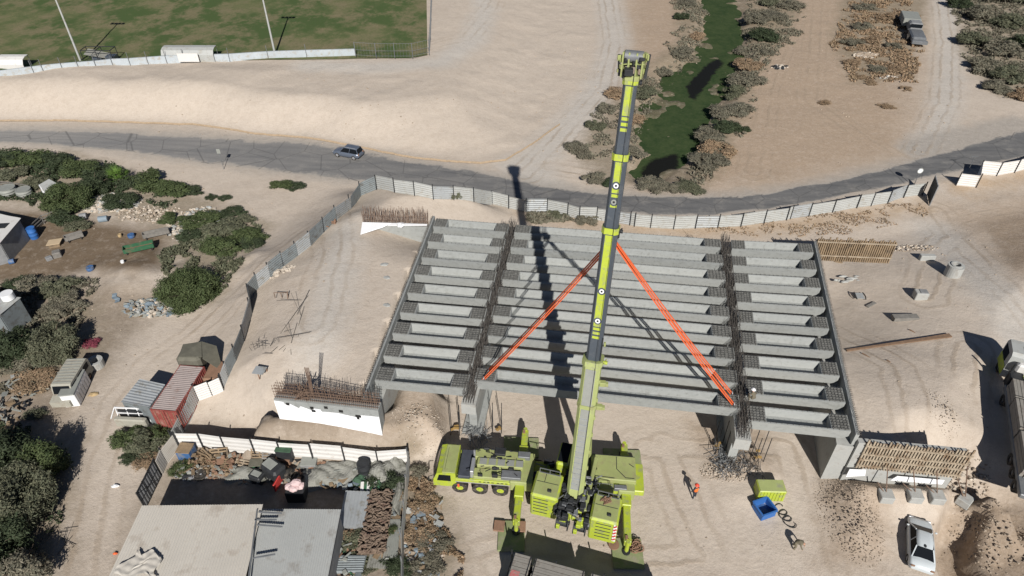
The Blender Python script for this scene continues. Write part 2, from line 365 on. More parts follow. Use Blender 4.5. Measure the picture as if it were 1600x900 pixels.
    def blob(s, c, r, seed=0, n=6, m=4, jit=.25):
        rr = random.Random(seed); c = Vector(c); vs = [c + Vector((0, 0, -r[2]))]
        for k in range(1, m):
            ph = math.pi * k / m - math.pi / 2
            for i in range(n):
                t = 2 * math.pi * i / n; q = 1 + rr.uniform(-jit, jit)
                vs.append(c + Vector((r[0] * math.cos(ph) * math.cos(t) * q, r[1] * math.cos(ph) * math.sin(t) * q, r[2] * math.sin(ph) * q)))
        vs.append(c + Vector((0, 0, r[2]))); fs = []
        for i in range(n): fs.append((0, 1 + (i + 1) % n, 1 + i))
        for k in range(m - 2):
            for i in range(n): j = (i + 1) % n; fs.append((1 + k * n + i, 1 + k * n + j, 1 + (k + 1) * n + j, 1 + (k + 1) * n + i))
        e = len(vs) - 1
        for i in range(n): fs.append((e, 1 + (m - 2) * n + i, 1 + (m - 2) * n + (i + 1) % n))
        return s.add(vs, fs)
    def build(s, name, m, parent=None, loc=None, rz=0., label=None):
        me = bpy.data.meshes.new(name); L = Vector(loc) if loc is not None else None
        vs = s.v if L is None else [tuple(Vector(v) - L) for v in s.v]
        me.from_pydata(vs, [], s.f); me.polygons.foreach_set('use_smooth', s.sm); me.materials.append(M[m] if isinstance(m, str) else m)
        me.update(); o = bpy.data.objects.new(name, me); C.objects.link(o)
        if parent is not None: o.parent = parent
        if L is not None: o.location = L
        if rz: o.rotation_euler.z = rz
        if label: o['label'] = label
        return o
def tag(o, label, cat, group=None):
    o['label'] = label; o['category'] = cat
    if group: o['group'] = group
    return o
def thing(name, label, cat, loc=(0, 0, 0), rz=0., group=None):
    o = bpy.data.objects.new(name, None); o.empty_display_size = .3; C.objects.link(o); o.location = loc; o.rotation_euler.z = rz
    return tag(o, label, cat, group)
def struct(o, kind='structure'): o['kind'] = kind; return o
def kids(o): return [c for c in bpy.data.objects if c.parent == o]
def copy_tree(o, parent=None):
    c = o.copy(); C.objects.link(c)
    if parent is not None: c.parent = parent
    for k in kids(o): copy_tree(k, c)
    return c
def dup(root, loc, rz, label, sc=None, group=None):
    c = copy_tree(root); c.location = loc; c.rotation_euler.z = rz; c['label'] = label
    if sc is not None: c.scale = (sc, sc, sc) if isinstance(sc, (int, float)) else sc
    if group: c['group'] = group
    return c
def npmesh(name, v, f, m, smooth=False):
    me = bpy.data.meshes.new(name); me.vertices.add(len(v)); me.vertices.foreach_set('co', v.astype(np.float32).ravel())
    k = f.shape[1]; me.loops.add(f.size); me.loops.foreach_set('vertex_index', f.astype(np.int32).ravel())
    me.polygons.add(len(f)); me.polygons.foreach_set('loop_start', np.arange(0, f.size, k, dtype=np.int32))
    me.polygons.foreach_set('loop_total', np.full(len(f), k, dtype=np.int32)); me.polygons.foreach_set('use_smooth', np.full(len(f), smooth))
    me.materials.append(m); me.update(calc_edges=True); return me

# ================================================================ GROUND
xs = np.concatenate([[-3000, -1200, -600, -350, -220, -165], np.arange(-140, 140.01, .5), [165, 220, 350, 600, 1200, 3000]])
ys = np.concatenate([[-1500, -500, -150, -50, -10, 8, 15], np.arange(20, 62, .25), np.arange(62, 182, .5), [190, 210, 260, 400, 800, 1600, 4000]])
X, Y = np.meshgrid(xs, ys); Z = Zf(X.ravel(), Y.ravel())
V = np.stack([X.ravel(), Y.ravel(), Z], 1); nx, ny = len(xs), len(ys)
I = np.arange(nx * ny).reshape(ny, nx); F = np.stack([I[:-1, :-1].ravel(), I[:-1, 1:].ravel(), I[1:, 1:].ravel(), I[1:, :-1].ravel()], 1)
gm, gt, gb = nodes('ground_soil')
gpos = gt.nodes.new('ShaderNodeNewGeometry').outputs['Position']
def zoneattr(n): a = gt.nodes.new('ShaderNodeAttribute'); a.attribute_name = n; return a.outputs['Fac']
n_big = noise(gt, gpos, .045, 5, .6); n_mid = noise(gt, gpos, .35, 6, .65); n_fine = noise(gt, gpos, 3.2, 6, .7); n_tiny = noise(gt, gpos, 14, 4, .7)
SAND = (.51, .447, .382); SAND2 = (.455, .392, .33)
col = mixc(gt, mrange(gt, n_big, .38, .62), SAND, SAND2)
col = mixc(gt, mrange(gt, n_mid, .35, .7, 0, .6), col, (.53, .465, .395))
def zone(name, c1, c2, w=.8, amp=3.5, nz=None, strength=1., cn=None):
    global col
    a = math_(gt, 'ADD', zoneattr(name), math_(gt, 'MULTIPLY', math_(gt, 'SUBTRACT', nz if nz is not None else n_mid, .5), amp))
    f = mrange(gt, a, -w, w, 0, strength)
    col = mixc(gt, f, col, mixc(gt, mrange(gt, cn if cn is not None else n_fine, .35, .65), c1, c2))
    return f
zone('z_tan', (.40, .315, .24), (.34, .26, .19), 6, 10, n_mid)
zone('z_white', (.50, .44, .375), (.47, .405, .34), 3, 6, n_mid, .8)
zone('z_straw', (.38, .27, .165), (.44, .33, .23), 1.5, 6, n_mid, .7)
zone('z_pale', (.50, .475, .44), (.46, .43, .39), 1.6, 4, n_mid, .85)
zone('z_grey', (.31, .29, .265), (.35, .325, .295), 1.2, 4, n_mid, .8)
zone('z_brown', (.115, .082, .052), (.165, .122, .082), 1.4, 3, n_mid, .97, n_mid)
zone('z_dung', (.25, .205, .16), (.17, .135, .10), 2.0, 5, n_mid, .8)
zone('z_rough', (.29, .225, .165), (.40, .32, .25), 1.2, 5, n_mid, .8)
zone('z_veg', (.17, .15, .105), (.27, .22, .16), 1.5, 7, n_mid, .75)
zone('z_wet', (.06, .075, .035), (.10, .085, .06), 1.0, 3, n_mid, .9)
# stones and specks
vo = gt.nodes.new('ShaderNodeTexVoronoi'); vo.inputs['Scale'].default_value = 4.5; gt.links.new(gpos, vo.inputs['Vector'])
dens = mrange(gt, noise(gt, gpos, .16, 4, .7), .42, .68, 0.0, 1.0)
spk = math_(gt, 'LESS_THAN', vo.outputs['Distance'], math_(gt, 'MULTIPLY', dens, .20))
col = mixc(gt, math_(gt, 'MULTIPLY', spk, .6), col, mixc(gt, vo.outputs['Color'], (.62, .56, .49), (.16, .13, .10)))
col = mixc(gt, mrange(gt, n_tiny, .45, .72, 0, .32), col, (.24, .185, .13))
mot = noise(gt, gpos, 1.1, 7, .75)
col = mixc(gt, mrange(gt, mot, .5, .72, 0, .26), col, (.27, .21, .155))
col = mixc(gt, mrange(gt, mot, .5, .3, 0, .3), col, (.56, .49, .42))
# tyre ruts: a pair of wheel lines on both sides of each route
dt_ = math_(gt, 'ADD', zoneattr('d_track'), math_(gt, 'MULTIPLY', math_(gt, 'SUBTRACT', n_mid, .5), 1.6))
r1 = mrange(gt, math_(gt, 'ABSOLUTE', math_(gt, 'SUBTRACT', dt_, .95)), .32, .12); r2 = mrange(gt, math_(gt, 'ABSOLUTE', math_(gt, 'SUBTRACT', dt_, 2.3)), .3, .1)
rr_ = math_(gt, 'MULTIPLY', math_(gt, 'ADD', r1, math_(gt, 'MULTIPLY', r2, .7)), mrange(gt, noise(gt, gpos, .12, 3), .4, .6, .15, 1))
col = mixc(gt, math_(gt, 'MULTIPLY', rr_, .5), col, (.30, .24, .18))
gt.links.new(col, gb.inputs['Base Color']); gb.inputs['Roughness'].default_value = 1; gb.inputs['Specular IOR Level'].default_value = .1
hh = math_(gt, 'ADD', math_(gt, 'MULTIPLY', n_fine, .38), math_(gt, 'ADD', math_(gt, 'MULTIPLY', n_tiny, .09), math_(gt, 'ADD', math_(gt, 'MULTIPLY', n_mid, .9), math_(gt, 'MULTIPLY', rr_, .16))))
hh = math_(gt, 'ADD', hh, math_(gt, 'MULTIPLY', spk, .25))
bump(gt, gb, hh, .7, .18)
me = npmesh('ground', V, F, gm, True)
def attr(name, arr):
    a = me.attributes.new(name, 'FLOAT', 'POINT'); a.data.foreach_set('value', np.clip(arr, -20, 20).astype(np.float32))
xf, yf = V[:, 0], V[:, 1]
def SD(*polys):
    r = None
    for p in polys:
        d = sdf(p, xf, yf); r = d if r is None else np.maximum(r, d)
    return r
def SL(*ls):     # strips: (points, half width)
    r = None
    for pts, w in ls:
        d = w - pdist(pts, xf, yf); r = d if r is None else np.maximum(r, d)
    return r
attr('z_tan', SD(PV([(985, 310), (960, 120), (965, -60), (1440, -60), (1440, 250), (1250, 300), (1100, 310)]), PV([(1480, 330), (1900, 260), (1900, 480), (1590, 440)])))
attr('z_white', SD(PV([(0, 185), (0, 145), (200, 115), (560, 90), (680, 85), (690, -60), (930, -60), (940, 120), (850, 240), (750, 252), (480, 212), (250, 188)]), PV([(520, 350), (660, 345), (575, 590), (430, 590), (440, 450)], 5.7)))
attr('z_straw', SL((PV([(830, 335), (960, 355), (1100, 362), (1250, 350), (1440, 322)]), 1.4), (PV([(1500, 295), (1600, 275)]), 1.5)))
attr('z_pale', SL((PV([(940, -60), (950, 0), (962, 60), (950, 120), (905, 180), (850, 235), (810, 262)]), 3.0), (PV([(720, -60), (760, 10), (740, 60), (690, 100), (600, 108), (480, 105)], 3), 2.4),
    (PV([(1465, -60), (1480, 40), (1484, 120), (1470, 190), (1440, 235)]), 2.4), (PV([(1475, 330), (1530, 420), (1580, 470), (1600, 520)], 3), 2.6),
    (PV([(0, 212), (150, 214), (300, 226)]), 2.0), (PV([(540, 350), (520, 450), (490, 540)], 5.7), 2.0), (PV([(850, 305), (830, 270)]), 3.5)))
attr('z_grey', SL((roadU, 1.3), (roadL, .7), (PV([(1600, 200), (1450, 235)]), 4)))
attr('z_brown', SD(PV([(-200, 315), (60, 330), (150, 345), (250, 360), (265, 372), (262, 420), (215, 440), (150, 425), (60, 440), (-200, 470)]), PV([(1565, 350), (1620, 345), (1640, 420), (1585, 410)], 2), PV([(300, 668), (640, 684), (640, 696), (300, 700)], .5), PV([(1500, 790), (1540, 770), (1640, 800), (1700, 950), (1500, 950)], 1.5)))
attr('z_dung', SD(PV([(-200, 440), (160, 440), (270, 460), (230, 500), (120, 640), (110, 900), (-200, 950)]), PV([(270, 690), (640, 705), (700, 800), (720, 950), (150, 950), (210, 800)])))
attr('z_rough', SD(PV([(610, 625), (700, 640), (690, 690), (600, 680)], 1.5), PV([(1290, 740), (1380, 760), (1390, 900), (1280, 880)]), PV([(1085, 660), (1200, 670), (1195, 740), (1105, 740)]), PV([(1480, 760), (1600, 760), (1700, 950), (1480, 950)], 1), PV([(1545, 330), (1700, 320), (1700, 440), (1600, 425)], 2)))
attr('z_veg', SD(PV([(985, 130), (1060, 60), (1050, -60), (1240, -60), (1250, 20), (1180, 120), (1140, 230), (1100, 290), (930, 280), (900, 230)]), PV([(1300, 60), (1330, -60), (1460, -60), (1440, 60), (1420, 120), (1330, 130)]), PV([(1500, -60), (1700, -60), (1700, 160), (1560, 150), (1500, 80)]),
    PV([(-200, 235), (120, 240), (300, 300), (420, 350), (400, 390), (340, 480), (280, 460), (270, 360), (150, 330), (-200, 300)]), PV([(-200, 480), (140, 470), (160, 560), (60, 600), (-200, 600)]), PV([(-200, 670), (100, 680), (90, 860), (60, 950), (-200, 950)]), PV([(645, 700), (690, 800), (730, 950), (630, 950)])))
tr_ = [[(560, 325), (470, 385), (410, 440), (330, 500), (240, 560), (190, 620), (150, 720), (110, 920)], [(1470, 320), (1530, 420), (1600, 500), (1700, 600)], [(1500, 560), (1485, 660), (1500, 760)], [(650, 900), (800, 868), (1000, 892), (1200, 880)], [(1040, 680), (1090, 800), (1150, 920)], [(1010, 690), (1230, 690), (1290, 900)],
       [(790, -40), (770, 20), (730, 75), (640, 105), (480, 112)], [(945, -40), (962, 60), (945, 130), (880, 200), (820, 265)], [(1470, -40), (1484, 60), (1480, 150), (1440, 230)], [(1600, 330), (1520, 345), (1460, 400), (1440, 470)], [(1300, 520), (1400, 600), (1420, 700)], [(520, 340), (530, 440), (500, 560)], [(860, 250), (1100, 290)], [(1250, 0), (1200, 130), (1180, 260)], [(1280, 0), (1270, 150), (1400, 240)]]
attr('d_track', pdist(PV(tr_[0], 1), xf, yf) if False else np.minimum.reduce([pdist(PV(t_, 1), xf, yf) for t_ in tr_]))
attr('z_wet', np.maximum(sdf(polyStream, xf, yf), sdf(polyPool, xf, yf)) + .2)
ground = bpy.data.objects.new('ground', me); C.objects.link(ground); struct(ground)

# draped sheets
def drape(name, u, l, n, across, m, dz):
    def res(pts, n):
        d = [0]
        for a, b in zip(pts[:-1], pts[1:]): d.append(d[-1] + (b - a).length)
        t = np.linspace(0, d[-1], n); return np.stack([np.interp(t, d, [p.x for p in pts]), np.interp(t, d, [p.y for p in pts])], 1)
    a, b = res(u, n), res(l, n)
    if name == 'road':
        k_ = np.arange(n) * 1.0; a[:, 1] += .9 * fbm(k_, k_ * 0, 9, 3); b[:, 1] += .9 * fbm(k_, k_ * 0 + 50, 7, 4)
    t = np.linspace(0, 1, across)[:, None, None]
    g = a[None] * (1 - t) + b[None] * t; x = g[..., 0].ravel(); y = g[..., 1].ravel()
    v = np.stack([x, y, Zf(x, y) + dz], 1); I = np.arange(across * n).reshape(across, n)
    f = np.stack([I[:-1, :-1].ravel(), I[1:, :-1].ravel(), I[1:, 1:].ravel(), I[:-1, 1:].ravel()], 1)
    me_ = npmesh(name, v, f, m, True); at_ = me_.attributes.new('across', 'FLOAT', 'POINT'); at_.data.foreach_set('value', np.repeat(np.linspace(0, 1, across), n).astype(np.float32))
    o = bpy.data.objects.new(name, me_); C.objects.link(o); return o
rm, rt, rb = nodes('worn_asphalt'); rp = rt.nodes.new('ShaderNodeNewGeometry').outputs['Position']
mp = rt.nodes.new('ShaderNodeMapping'); mp.inputs['Scale'].default_value = (.06, .5, 1); rt.links.new(rp, mp.inputs[0])
ra = noise(rt, mp.outputs[0], 1.0, 6, .65); rb2 = noise(rt, rp, .35, 6, .7); rc2 = noise(rt, rp, 6, 4)
c = mixc(rt, mrange(rt, ra, .35, .65), (.095, .097, .102), (.175, .172, .168)); c = mixc(rt, mrange(rt, rb2, .52, .68, 0, .75), c, (.25, .238, .22)); c = mixc(rt, mrange(rt, rb2, .42, .3, 0, .6), c, (.07, .07, .073))
sx = rt.nodes.new('ShaderNodeSeparateXYZ'); rt.links.new(rp, sx.inputs[0]); c = mixc(rt, mrange(rt, math_(rt, 'ADD', sx.outputs[0], math_(rt, 'MULTIPLY', rb2, 30)), -65, 25, .9, 0), c, mixc(rt, mrange(rt, ra, .3, .7), (.215, .215, .215), (.31, .295, .275)))
c = mixc(rt, mrange(rt, rc2, .4, .7, 0, .3), c, (.09, .088, .085)); ac = rt.nodes.new('ShaderNodeAttribute'); ac.attribute_name = 'across'; av = ac.outputs['Fac']
ed = math_(rt, 'SUBTRACT', .5, math_(rt, 'ABSOLUTE', math_(rt, 'SUBTRACT', av, .5))); ed = math_(rt, 'ADD', ed, math_(rt, 'MULTIPLY', math_(rt, 'SUBTRACT', rb2, .5), .45))
c = mixc(rt, mrange(rt, ed, .10, .02, 0, .9), c, (.36, .325, .285))
for cc_ in (.22, .42, .62, .80):
    ln = math_(rt, 'ABSOLUTE', math_(rt, 'SUBTRACT', math_(rt, 'ADD', av, math_(rt, 'MULTIPLY', math_(rt, 'SUBTRACT', ra, .5), .05)), cc_)); c = mixc(rt, mrange(rt, ln, .07, .0, 0, .16), c, (.08, .08, .082))
vr = rt.nodes.new('ShaderNodeTexVoronoi'); vr.feature = 'DISTANCE_TO_EDGE'; vr.inputs['Scale'].default_value = .22; rt.links.new(rp, vr.inputs['Vector'])
c = mixc(rt, mrange(rt, math_(rt, 'ADD', vr.outputs['Distance'], math_(rt, 'MULTIPLY', rc2, .03)), .035, .018, 0, .5), c, (.05, .05, .05))
rt.links.new(c, rb.inputs['Base Color']); rb.inputs['Roughness'].default_value = .9; bump(rt, rb, rc2, .4, .02)
road = struct(drape('road', roadU, roadL, 420, 14, rm, .02))
# sports pitch
pm_, pt_, pb_ = nodes('pitch_grass'); pp = pt_.nodes.new('ShaderNodeNewGeometry').outputs['Position']
mp = pt_.nodes.new('ShaderNodeMapping'); mp.inputs['Scale'].default_value = (1.0, .8, 1); mp.inputs['Rotation'].default_value = (0, 0, .5); pt_.links.new(pp, mp.inputs[0])
p1 = noise(pt_, mp.outputs[0], .11, 6, .68); p2 = noise(pt_, mp.outputs[0], .22, 5, .7); p3 = noise(pt_, pp, 2.5, 5, .7)
c = mixc(pt_, mrange(pt_, p1, .42, .56), (.062, .098, .034), (.14, .145, .07)); c = mixc(pt_, mrange(pt_, p2, .47, .62, 0, .72), c, (.205, .17, .105)); c = mixc(pt_, mrange(pt_, p3, .4, .7, 0, .5), c, (.075, .085, .04))
pt_.links.new(c, pb_.inputs['Base Color']); pb_.inputs['Roughness'].default_value = 1; pb_.inputs['Specular IOR Level'].default_value = .1; bump(pt_, pb_, p3, .6, .12)
PH = 3.4
pitch = struct(drape('sports_pitch', PV([(-900, -150), (664, -150)], PH), PV([(-900, 200), (0, 117), (250, 96), (555, 92), (640, 91), (668, 86)], PH), 160, 60, pm_, .12))
# stream surface
wm, wt, wb = nodes('algae_water'); wp = wt.nodes.new('ShaderNodeNewGeometry').outputs['Position']
w1 = noise(wt, wp, .16, 4, .55); w2 = noise(wt, wp, 2.2, 6, .7); w3 = noise(wt, wp, .5, 5, .7)
alg = mixc(wt, mrange(wt, w3, .35, .65), (.026, .048, .018), (.048, .07, .028)); alg = mixc(wt, mrange(wt, w2, .5, .75, 0, .6), alg, (.075, .085, .045))
wf = mrange(wt, w1, .37, .345)
a3 = wt.nodes.new('ShaderNodeAttribute'); a3.attribute_name = 'pool'; pf = mrange(wt, math_(wt, 'ADD', a3.outputs['Fac'], math_(wt, 'MULTIPLY', math_(wt, 'SUBTRACT', w3, .5), 2.5)), -.3, .3)
wt.links.new(mixc(wt, pf, alg, (.010, .010, .008)), wb.inputs['Base Color']); wt.links.new(mrange(wt, pf, 0, 1, .95, .55), wb.inputs['Roughness']); wb.inputs['Specular IOR Level'].default_value = .08
v = []; f = []
x = np.linspace(12, 75, 160); y = np.linspace(78, 190, 220); gx, gy = np.meshgrid(x, y); v = np.stack([gx.ravel(), gy.ravel(), np.full(gx.size, -1.05)], 1)
I = np.arange(gx.size).reshape(gx.shape); f = np.stack([I[:-1, :-1].ravel(), I[:-1, 1:].ravel(), I[1:, 1:].ravel(), I[1:, :-1].ravel()], 1)
keep = (np.maximum(sdf(polyStream, v[:, 0], v[:, 1]), sdf(polyPool, v[:, 0], v[:, 1])) > -2)[f].all(1); wme = npmesh('stream_water', v, f[keep], wm, True)
pl = np.maximum(sdf(PV([(1076, 152), (1072, 135), (1105, 100), (1122, 92), (1130, 98), (1110, 125), (1085, 156)], -1.1), v[:, 0], v[:, 1]), sdf(PV([(1000, 270), (1020, 250), (1060, 240), (1058, 268), (1030, 280), (1005, 278)], -1.1), v[:, 0], v[:, 1]))
a = wme.attributes.new('pool', 'FLOAT', 'POINT'); a.data.foreach_set('value', np.clip(pl, -20, 20).astype(np.float32))
so_ = bpy.data.objects.new('stream_water', wme); C.objects.link(so_); struct(so_)
# ================================================================ BRIDGE
def girder(pbl, pbr, pfr, pfl, depth, endlen, label, chamf=0.):
    """open trough girder. corners of its top (back left, back right, front right, front left)"""
    root = thing('concrete_girder', label, 'girder', ((pbl + pfr) / 2), 0, 'precast trough girders of the bridge')
    o = root.location.copy(); bl, br, fr, fl = [p - o for p in (pbl, pbr, pfr, pfl)]
    ux = (br - bl).normalized(); L = (br - bl).length; wv = (fl - bl); w = wv.length; uy = wv.normalized()
    t = .13; fd = .74; ins = .22; sl_ = .14
    def at(xx, a, b): return bl + ux * xx + uy * a + Vector((0, 0, b))
    def ring(xx, dx=0., s=1.):
        pts = [(0, 0), (t, 0), (t + sl_, -fd), (w - t - sl_, -fd), (w - t, 0), (w, 0), (w - ins, -depth * .97), (w - ins - .07, -depth), (ins + .07, -depth), (ins, -depth * .97)]
        return [at(xx, a, b) for a, b in pts]
    m = MB(); m.loft([ring(endlen), ring(L - endlen)], True, False, False)
    def rg(xx, c):
        pts = [(0, 0), (w, 0), (w - ins + c * .3, -depth * .97 + c), (w - ins - .07, -depth + c), (ins + .07, -depth + c), (ins - c * .3, -depth * .97 + c)]
        return [at(xx, a, b) for a, b in pts]
    m.loft([rg(0, 0), rg(endlen, 0)], True, True, False); m.loft([rg(L - endlen, 0), rg(L - .5, 0), rg(L - .2, chamf * .4), rg(L, chamf)], True, True, False)
    for e, s in ((endlen, 1), (L - endlen, -1)):     # splayed inner end faces
        q = [at(e, t, -.002), at(e, w - t, -.002), at(e + s * .04, w - t - sl_, -fd + .002), at(e + s * .04, t + sl_, -fd + .002)]
        m.add(q + [at(e, t + sl_, -fd + .001), at(e, w - t - sl_, -fd + .001)], [(0, 1, 2, 3)] if s < 0 else [(3, 2, 1, 0)])
    m.build('trough', 'concrete', root)
    for x0, x1 in ((.06, endlen - .06), (L - endlen + .06, L - .06)):
        k = MB(); a = bl + ux * x0 + uy * .1; b = bl + ux * x1 + uy * .1; n = 6; k.slab(b + Vector((0, 0, .02)), a + Vector((0, 0, .02)), a + uy * (w - .2) + Vector((0, 0, .02)), b + uy * (w - .2) + Vector((0, 0, .02)), -.015)
        for i in range(n):
            q = uy * (.07 + (w - .34) * i / (n - 1)); k.bar(a + q + Vector((0, 0, .05)), b + q + Vector((0, 0, .05)), .07, .09)
        for i in range(5): q = ux * ((x1 - x0) * (i + .5) / 5); k.bar(a + q + Vector((0, 0, .06)), a + q + uy * (w - .2) + Vector((0, 0, .06)), .05, .07)
        k.build('shear_key', 'conc_rough', root)
    s = MB()                                         # stirrups sticking out along both web tops
    nst = int(L / .42)
    for i in range(1, nst):
        for off in (t / 2, w - t / 2):
            c0 = bl + ux * (L * i / nst) + uy * off
            s.bar(c0, c0 + Vector((0, 0, .13)), .025)
    st = s.build('stirrup', 'rebar_new', root); st['kind'] = 'stuff'
    return root
ordn = ['first', 'second', 'third', 'fourth', 'fifth', 'sixth', 'seventh', 'eighth', 'ninth']
def span(bl, br, fl, fr, depth, endlen, nm, chamf=0.):
    for i in range(9):
        t0 = i * (1 - .067) / 8; t1 = t0 + .067
        q = [lp(bl, fl, t0), lp(br, fr, t0), lp(br, fr, t1), lp(bl, fl, t1)]
        jx = Vector((random.uniform(-.06, .06), 0, random.uniform(-.02, .02))); q = [p + jx for p in q]
        if i == 8: lab = f'grey concrete trough girder of the {nm}, nearest to the crane' + (', hooked to the orange slings' if nm.startswith('middle') else '')
        elif i == 0: lab = f'grey concrete trough girder of the {nm}, nearest to the road'
        else: lab = f'grey concrete trough girder of the {nm}, {ordn[i]} from the road'
        girder(*q, depth, endlen, lab, chamf)
span(A_BL + Vector((.5, 0, 0)), A_BR, A_FL + Vector((.5, 0, 0)), A_FR, 1.2, 1.45, 'short left span', .12)
span(B_BL, B_BR, B_FL, B_FR, 1.22, 1.75, 'long middle span', .12)
span(C_BL, C_BR + Vector((-.25, 0, 0)), C_FL, C_FR + Vector((-.75, 0, 0)), 1.2, 1.45, 'short right span', .5)

# piers
def pier(name, f0, f1, ext, label):
    root = thing(name, label, 'bridge pier', (f0.x, f0.y, 0)); o = root.location.copy()
    a = Vector((f0.x, f0.y, 0)) - o; b = Vector((f1.x, f1.y, 0)) - o; d = (b - a).normalized(); a0 = a - d * ext; b0 = b + d * .8
    z = lambda v, h: Vector((v.x, v.y, h))
    m = MB(); m.bar(z(a0, 4.35), z(b0, 4.35), 1.25, 1.2); m.build('pier_cap', 'concrete2', root)
    m = MB(); m.bar(z(a0 + d * 1.5, 1.85), z(b0 - d * 1, 1.85), .7, 3.78); m.build('pier_wall', 'concrete', root)
    m = MB(); m.bar(z(a0 + d * .8, .05), z(b0, .05), 1.8, .5); m.build('footing', 'concrete', root)
    # reinforcement standing up in the joint
    m = MB(); nrm = Vector((-d.y, d.x, 0)); L = (b0 - a0).length; r = random.Random(3)
    n = int(L * 13)
    for i in range(n):
        p = a0 + d * (L * (i + r.random()) / n + .3) + nrm * r.uniform(-.42, .42); h = r.uniform(.8, 1.5) if r.random() < .95 else 2.2
        q = z(p, 4.95 + h) + Vector((r.uniform(-.22, .22), r.uniform(-.2, .2), 0)); m.bar(z(p, 4.95), q, .03)
    for off in (-.42, -.2, 0., .2, .42):
        for h in (5.15, 5.5, 5.9, 6.15): m.bar(z(a0 + nrm * off, h), z(b0 + nrm * off, h), .035)
    rb_ = m.build('reinforcement', 'rebar_new', root); rb_['kind'] = 'stuff'
    return root
midL = lambda s: (lp(A_FR, B_FL, .5) if s else lp(A_BR, B_BL, .5)); midR = lambda s: (lp(B_FR, C_FL, .5) if s else lp(B_BR, C_BL, .5))
pier('bridge_pier', midL(1), midL(0), 1.3, 'concrete bridge pier between the left and middle spans, light cap end facing the crane')
pier('bridge_pier', midR(1), midR(0), 1.7, 'concrete bridge pier between the middle and right spans, light square cap end showing')

# scaffold shoring stacks and loose rebar mats round the pier feet
def shoring(px, py, n, label):
    g = G(px, py); root = thing('shoring_tower', label, 'shoring tower', g)
    m = MB()
    for i, j in ((-.5, -.5), (.5, -.5), (.5, .5), (-.5, .5)): m.tube((i * .8, j * .8, 0), (i * .8, j * .8, 3.2), .035, n=6)
    m.build('upright', 'dark', root)
    m = MB()
    for k in range(n):
        h = .5 + 2.7 * k / n; [MB().box((random.uniform(-.4, .4), random.uniform(-.4, .4), h + random.uniform(-.1, .1)), (random.uniform(.2, .5), .18, .13), random.uniform(-.9, .9)).build('timber_packing', 'yellow', root) for _ in range(3)]; return root
shoring(712, 675, 8, 'shoring tower with yellow timber packing left of the left pier cap')
shoring(777, 672, 8, 'shoring tower with yellow timber packing right of the left pier cap')
shoring(1123, 700, 9, 'shoring tower with orange packing timbers left of the right pier cap')
shoring(1183, 716, 8, 'shoring tower with yellow boards right of the right pier cap')
def rebarmat(px, py, rx, ry, n, label, sp=1.):
    g = G(px, py); m = MB(); r = random.Random(px)
    for i in range(n):
        a = r.gauss(math.pi / 2 if i % 3 else .3, .45); L = r.uniform(.4, 1.7) * sp; c = Vector((r.uniform(-rx, rx), r.uniform(-ry, ry), r.uniform(.05, .5)))
        d = Vector((math.cos(a), math.sin(a), r.uniform(-.1, .5))) * L / 2; m.bar(c - d, c + d, .032)
    o = m.build('rebar_pile', 'steel' if n > 50 else 'rebar_new'); o.location = g; tag(o, label, 'rebar pile'); return o
rebarmat(745, 688, 1.0, 1.4, 60, 'tangle of grey reinforcing bars at the foot of the left pier')
rebarmat(1140, 722, 1.3, 1.4, 110, 'tangle of grey reinforcing bars at the foot of the right pier')
rebarmat(1165, 728, 1.3, 1.0, 40, 'loose bent bars lying right below the right pier cap')

# abutments
def abut(front, back, side, label, ext0, ext1):
    root = thing('bridge_abutment', label, 'abutment', (front.x, front.y, 0)); o = root.location.copy()
    z = lambda v, h: Vector((v.x, v.y, h)) - Vector((o.x, o.y, 0)); d = (back - front).normalized(); f = front - d * ext0; b = back + d * ext1; sx_ = Vector((side, 0, 0))
    m = MB(); m.bar(z(f, 2.2), z(b, 2.2), 1.3, 4.9); m.build('abutment_wall', 'concrete2' if side > 0 else 'concrete2', root)
    m = MB(); m.bar(z(f + sx_ * -.55, 5.4), z(b + sx_ * -.55, 5.4), .28, 1.3); m.build('backwall', 'concrete', root)
    m = MB(); n = int((b - f).length / .22)
    for i in range(n):
        p = z(lp(f, b, i / n), 6.0) + sx_ * -.55; m.bar(p, p + Vector((-side * random.uniform(.0, .1), 0, random.uniform(.25, .45))), .03); m.bar(p + Vector((-side * .3, 0, .05)), p + Vector((0, 0, .06)), .03)
    q = m.build('dowel_row', 'rebar_new', root); q['kind'] = 'stuff'; return root
abut(A_FL + Vector((.65, .2, 0)), A_BL + Vector((.65, 0, 0)), 1, 'grey concrete abutment carrying the left end of the bridge', 2.0, .4)
abut(C_FR + Vector((-.75, .2, 0)), C_BR + Vector((-.3, 0, 0)), -1, 'grey concrete abutment carrying the right end of the bridge', .5, .4)
# left front wing wall with membrane and rebar grid
a = P(592, 629, 6); b = P(429, 611, 6)
root = thing('wing_wall', 'concrete wing wall wrapped in bright white membrane with a grid of rusty rebar on top', 'retaining wall', (a.x, a.y, 0)); o = Vector((a.x, a.y, 0))
z = lambda v, h: Vector((v.x, v.y, h)) - o
ex = (b - a).normalized(); nn = Vector((ex.y, -ex.x, 0)); nn = nn if nn.y < 0 else -nn
m = MB(); m.bar(z(a, 2.7), z(b, 2.7), .9, 5.6); m.build('wall', 'concrete', root)
m = MB(); tops = [(0, 4.75), (.18, 4.7), (.2, 4.35), (.4, 4.65), (.55, 4.6), (.56, 4.85), (.63, 4.9), (.64, 4.6), (.75, 5.0), (.77, 4.7), (.85, 5.15), (.9, 5.0), (.91, 5.3), (1, 5.35)]
vs = []; off = nn * .47
for t, h in tops: p = lp(a, b, t); vs += [z(p, 0) + off, z(p, h) + off]
m.add(vs, [(2 * i, 2 * i + 1, 2 * i + 3, 2 * i + 2) for i in range(len(tops) - 1)])
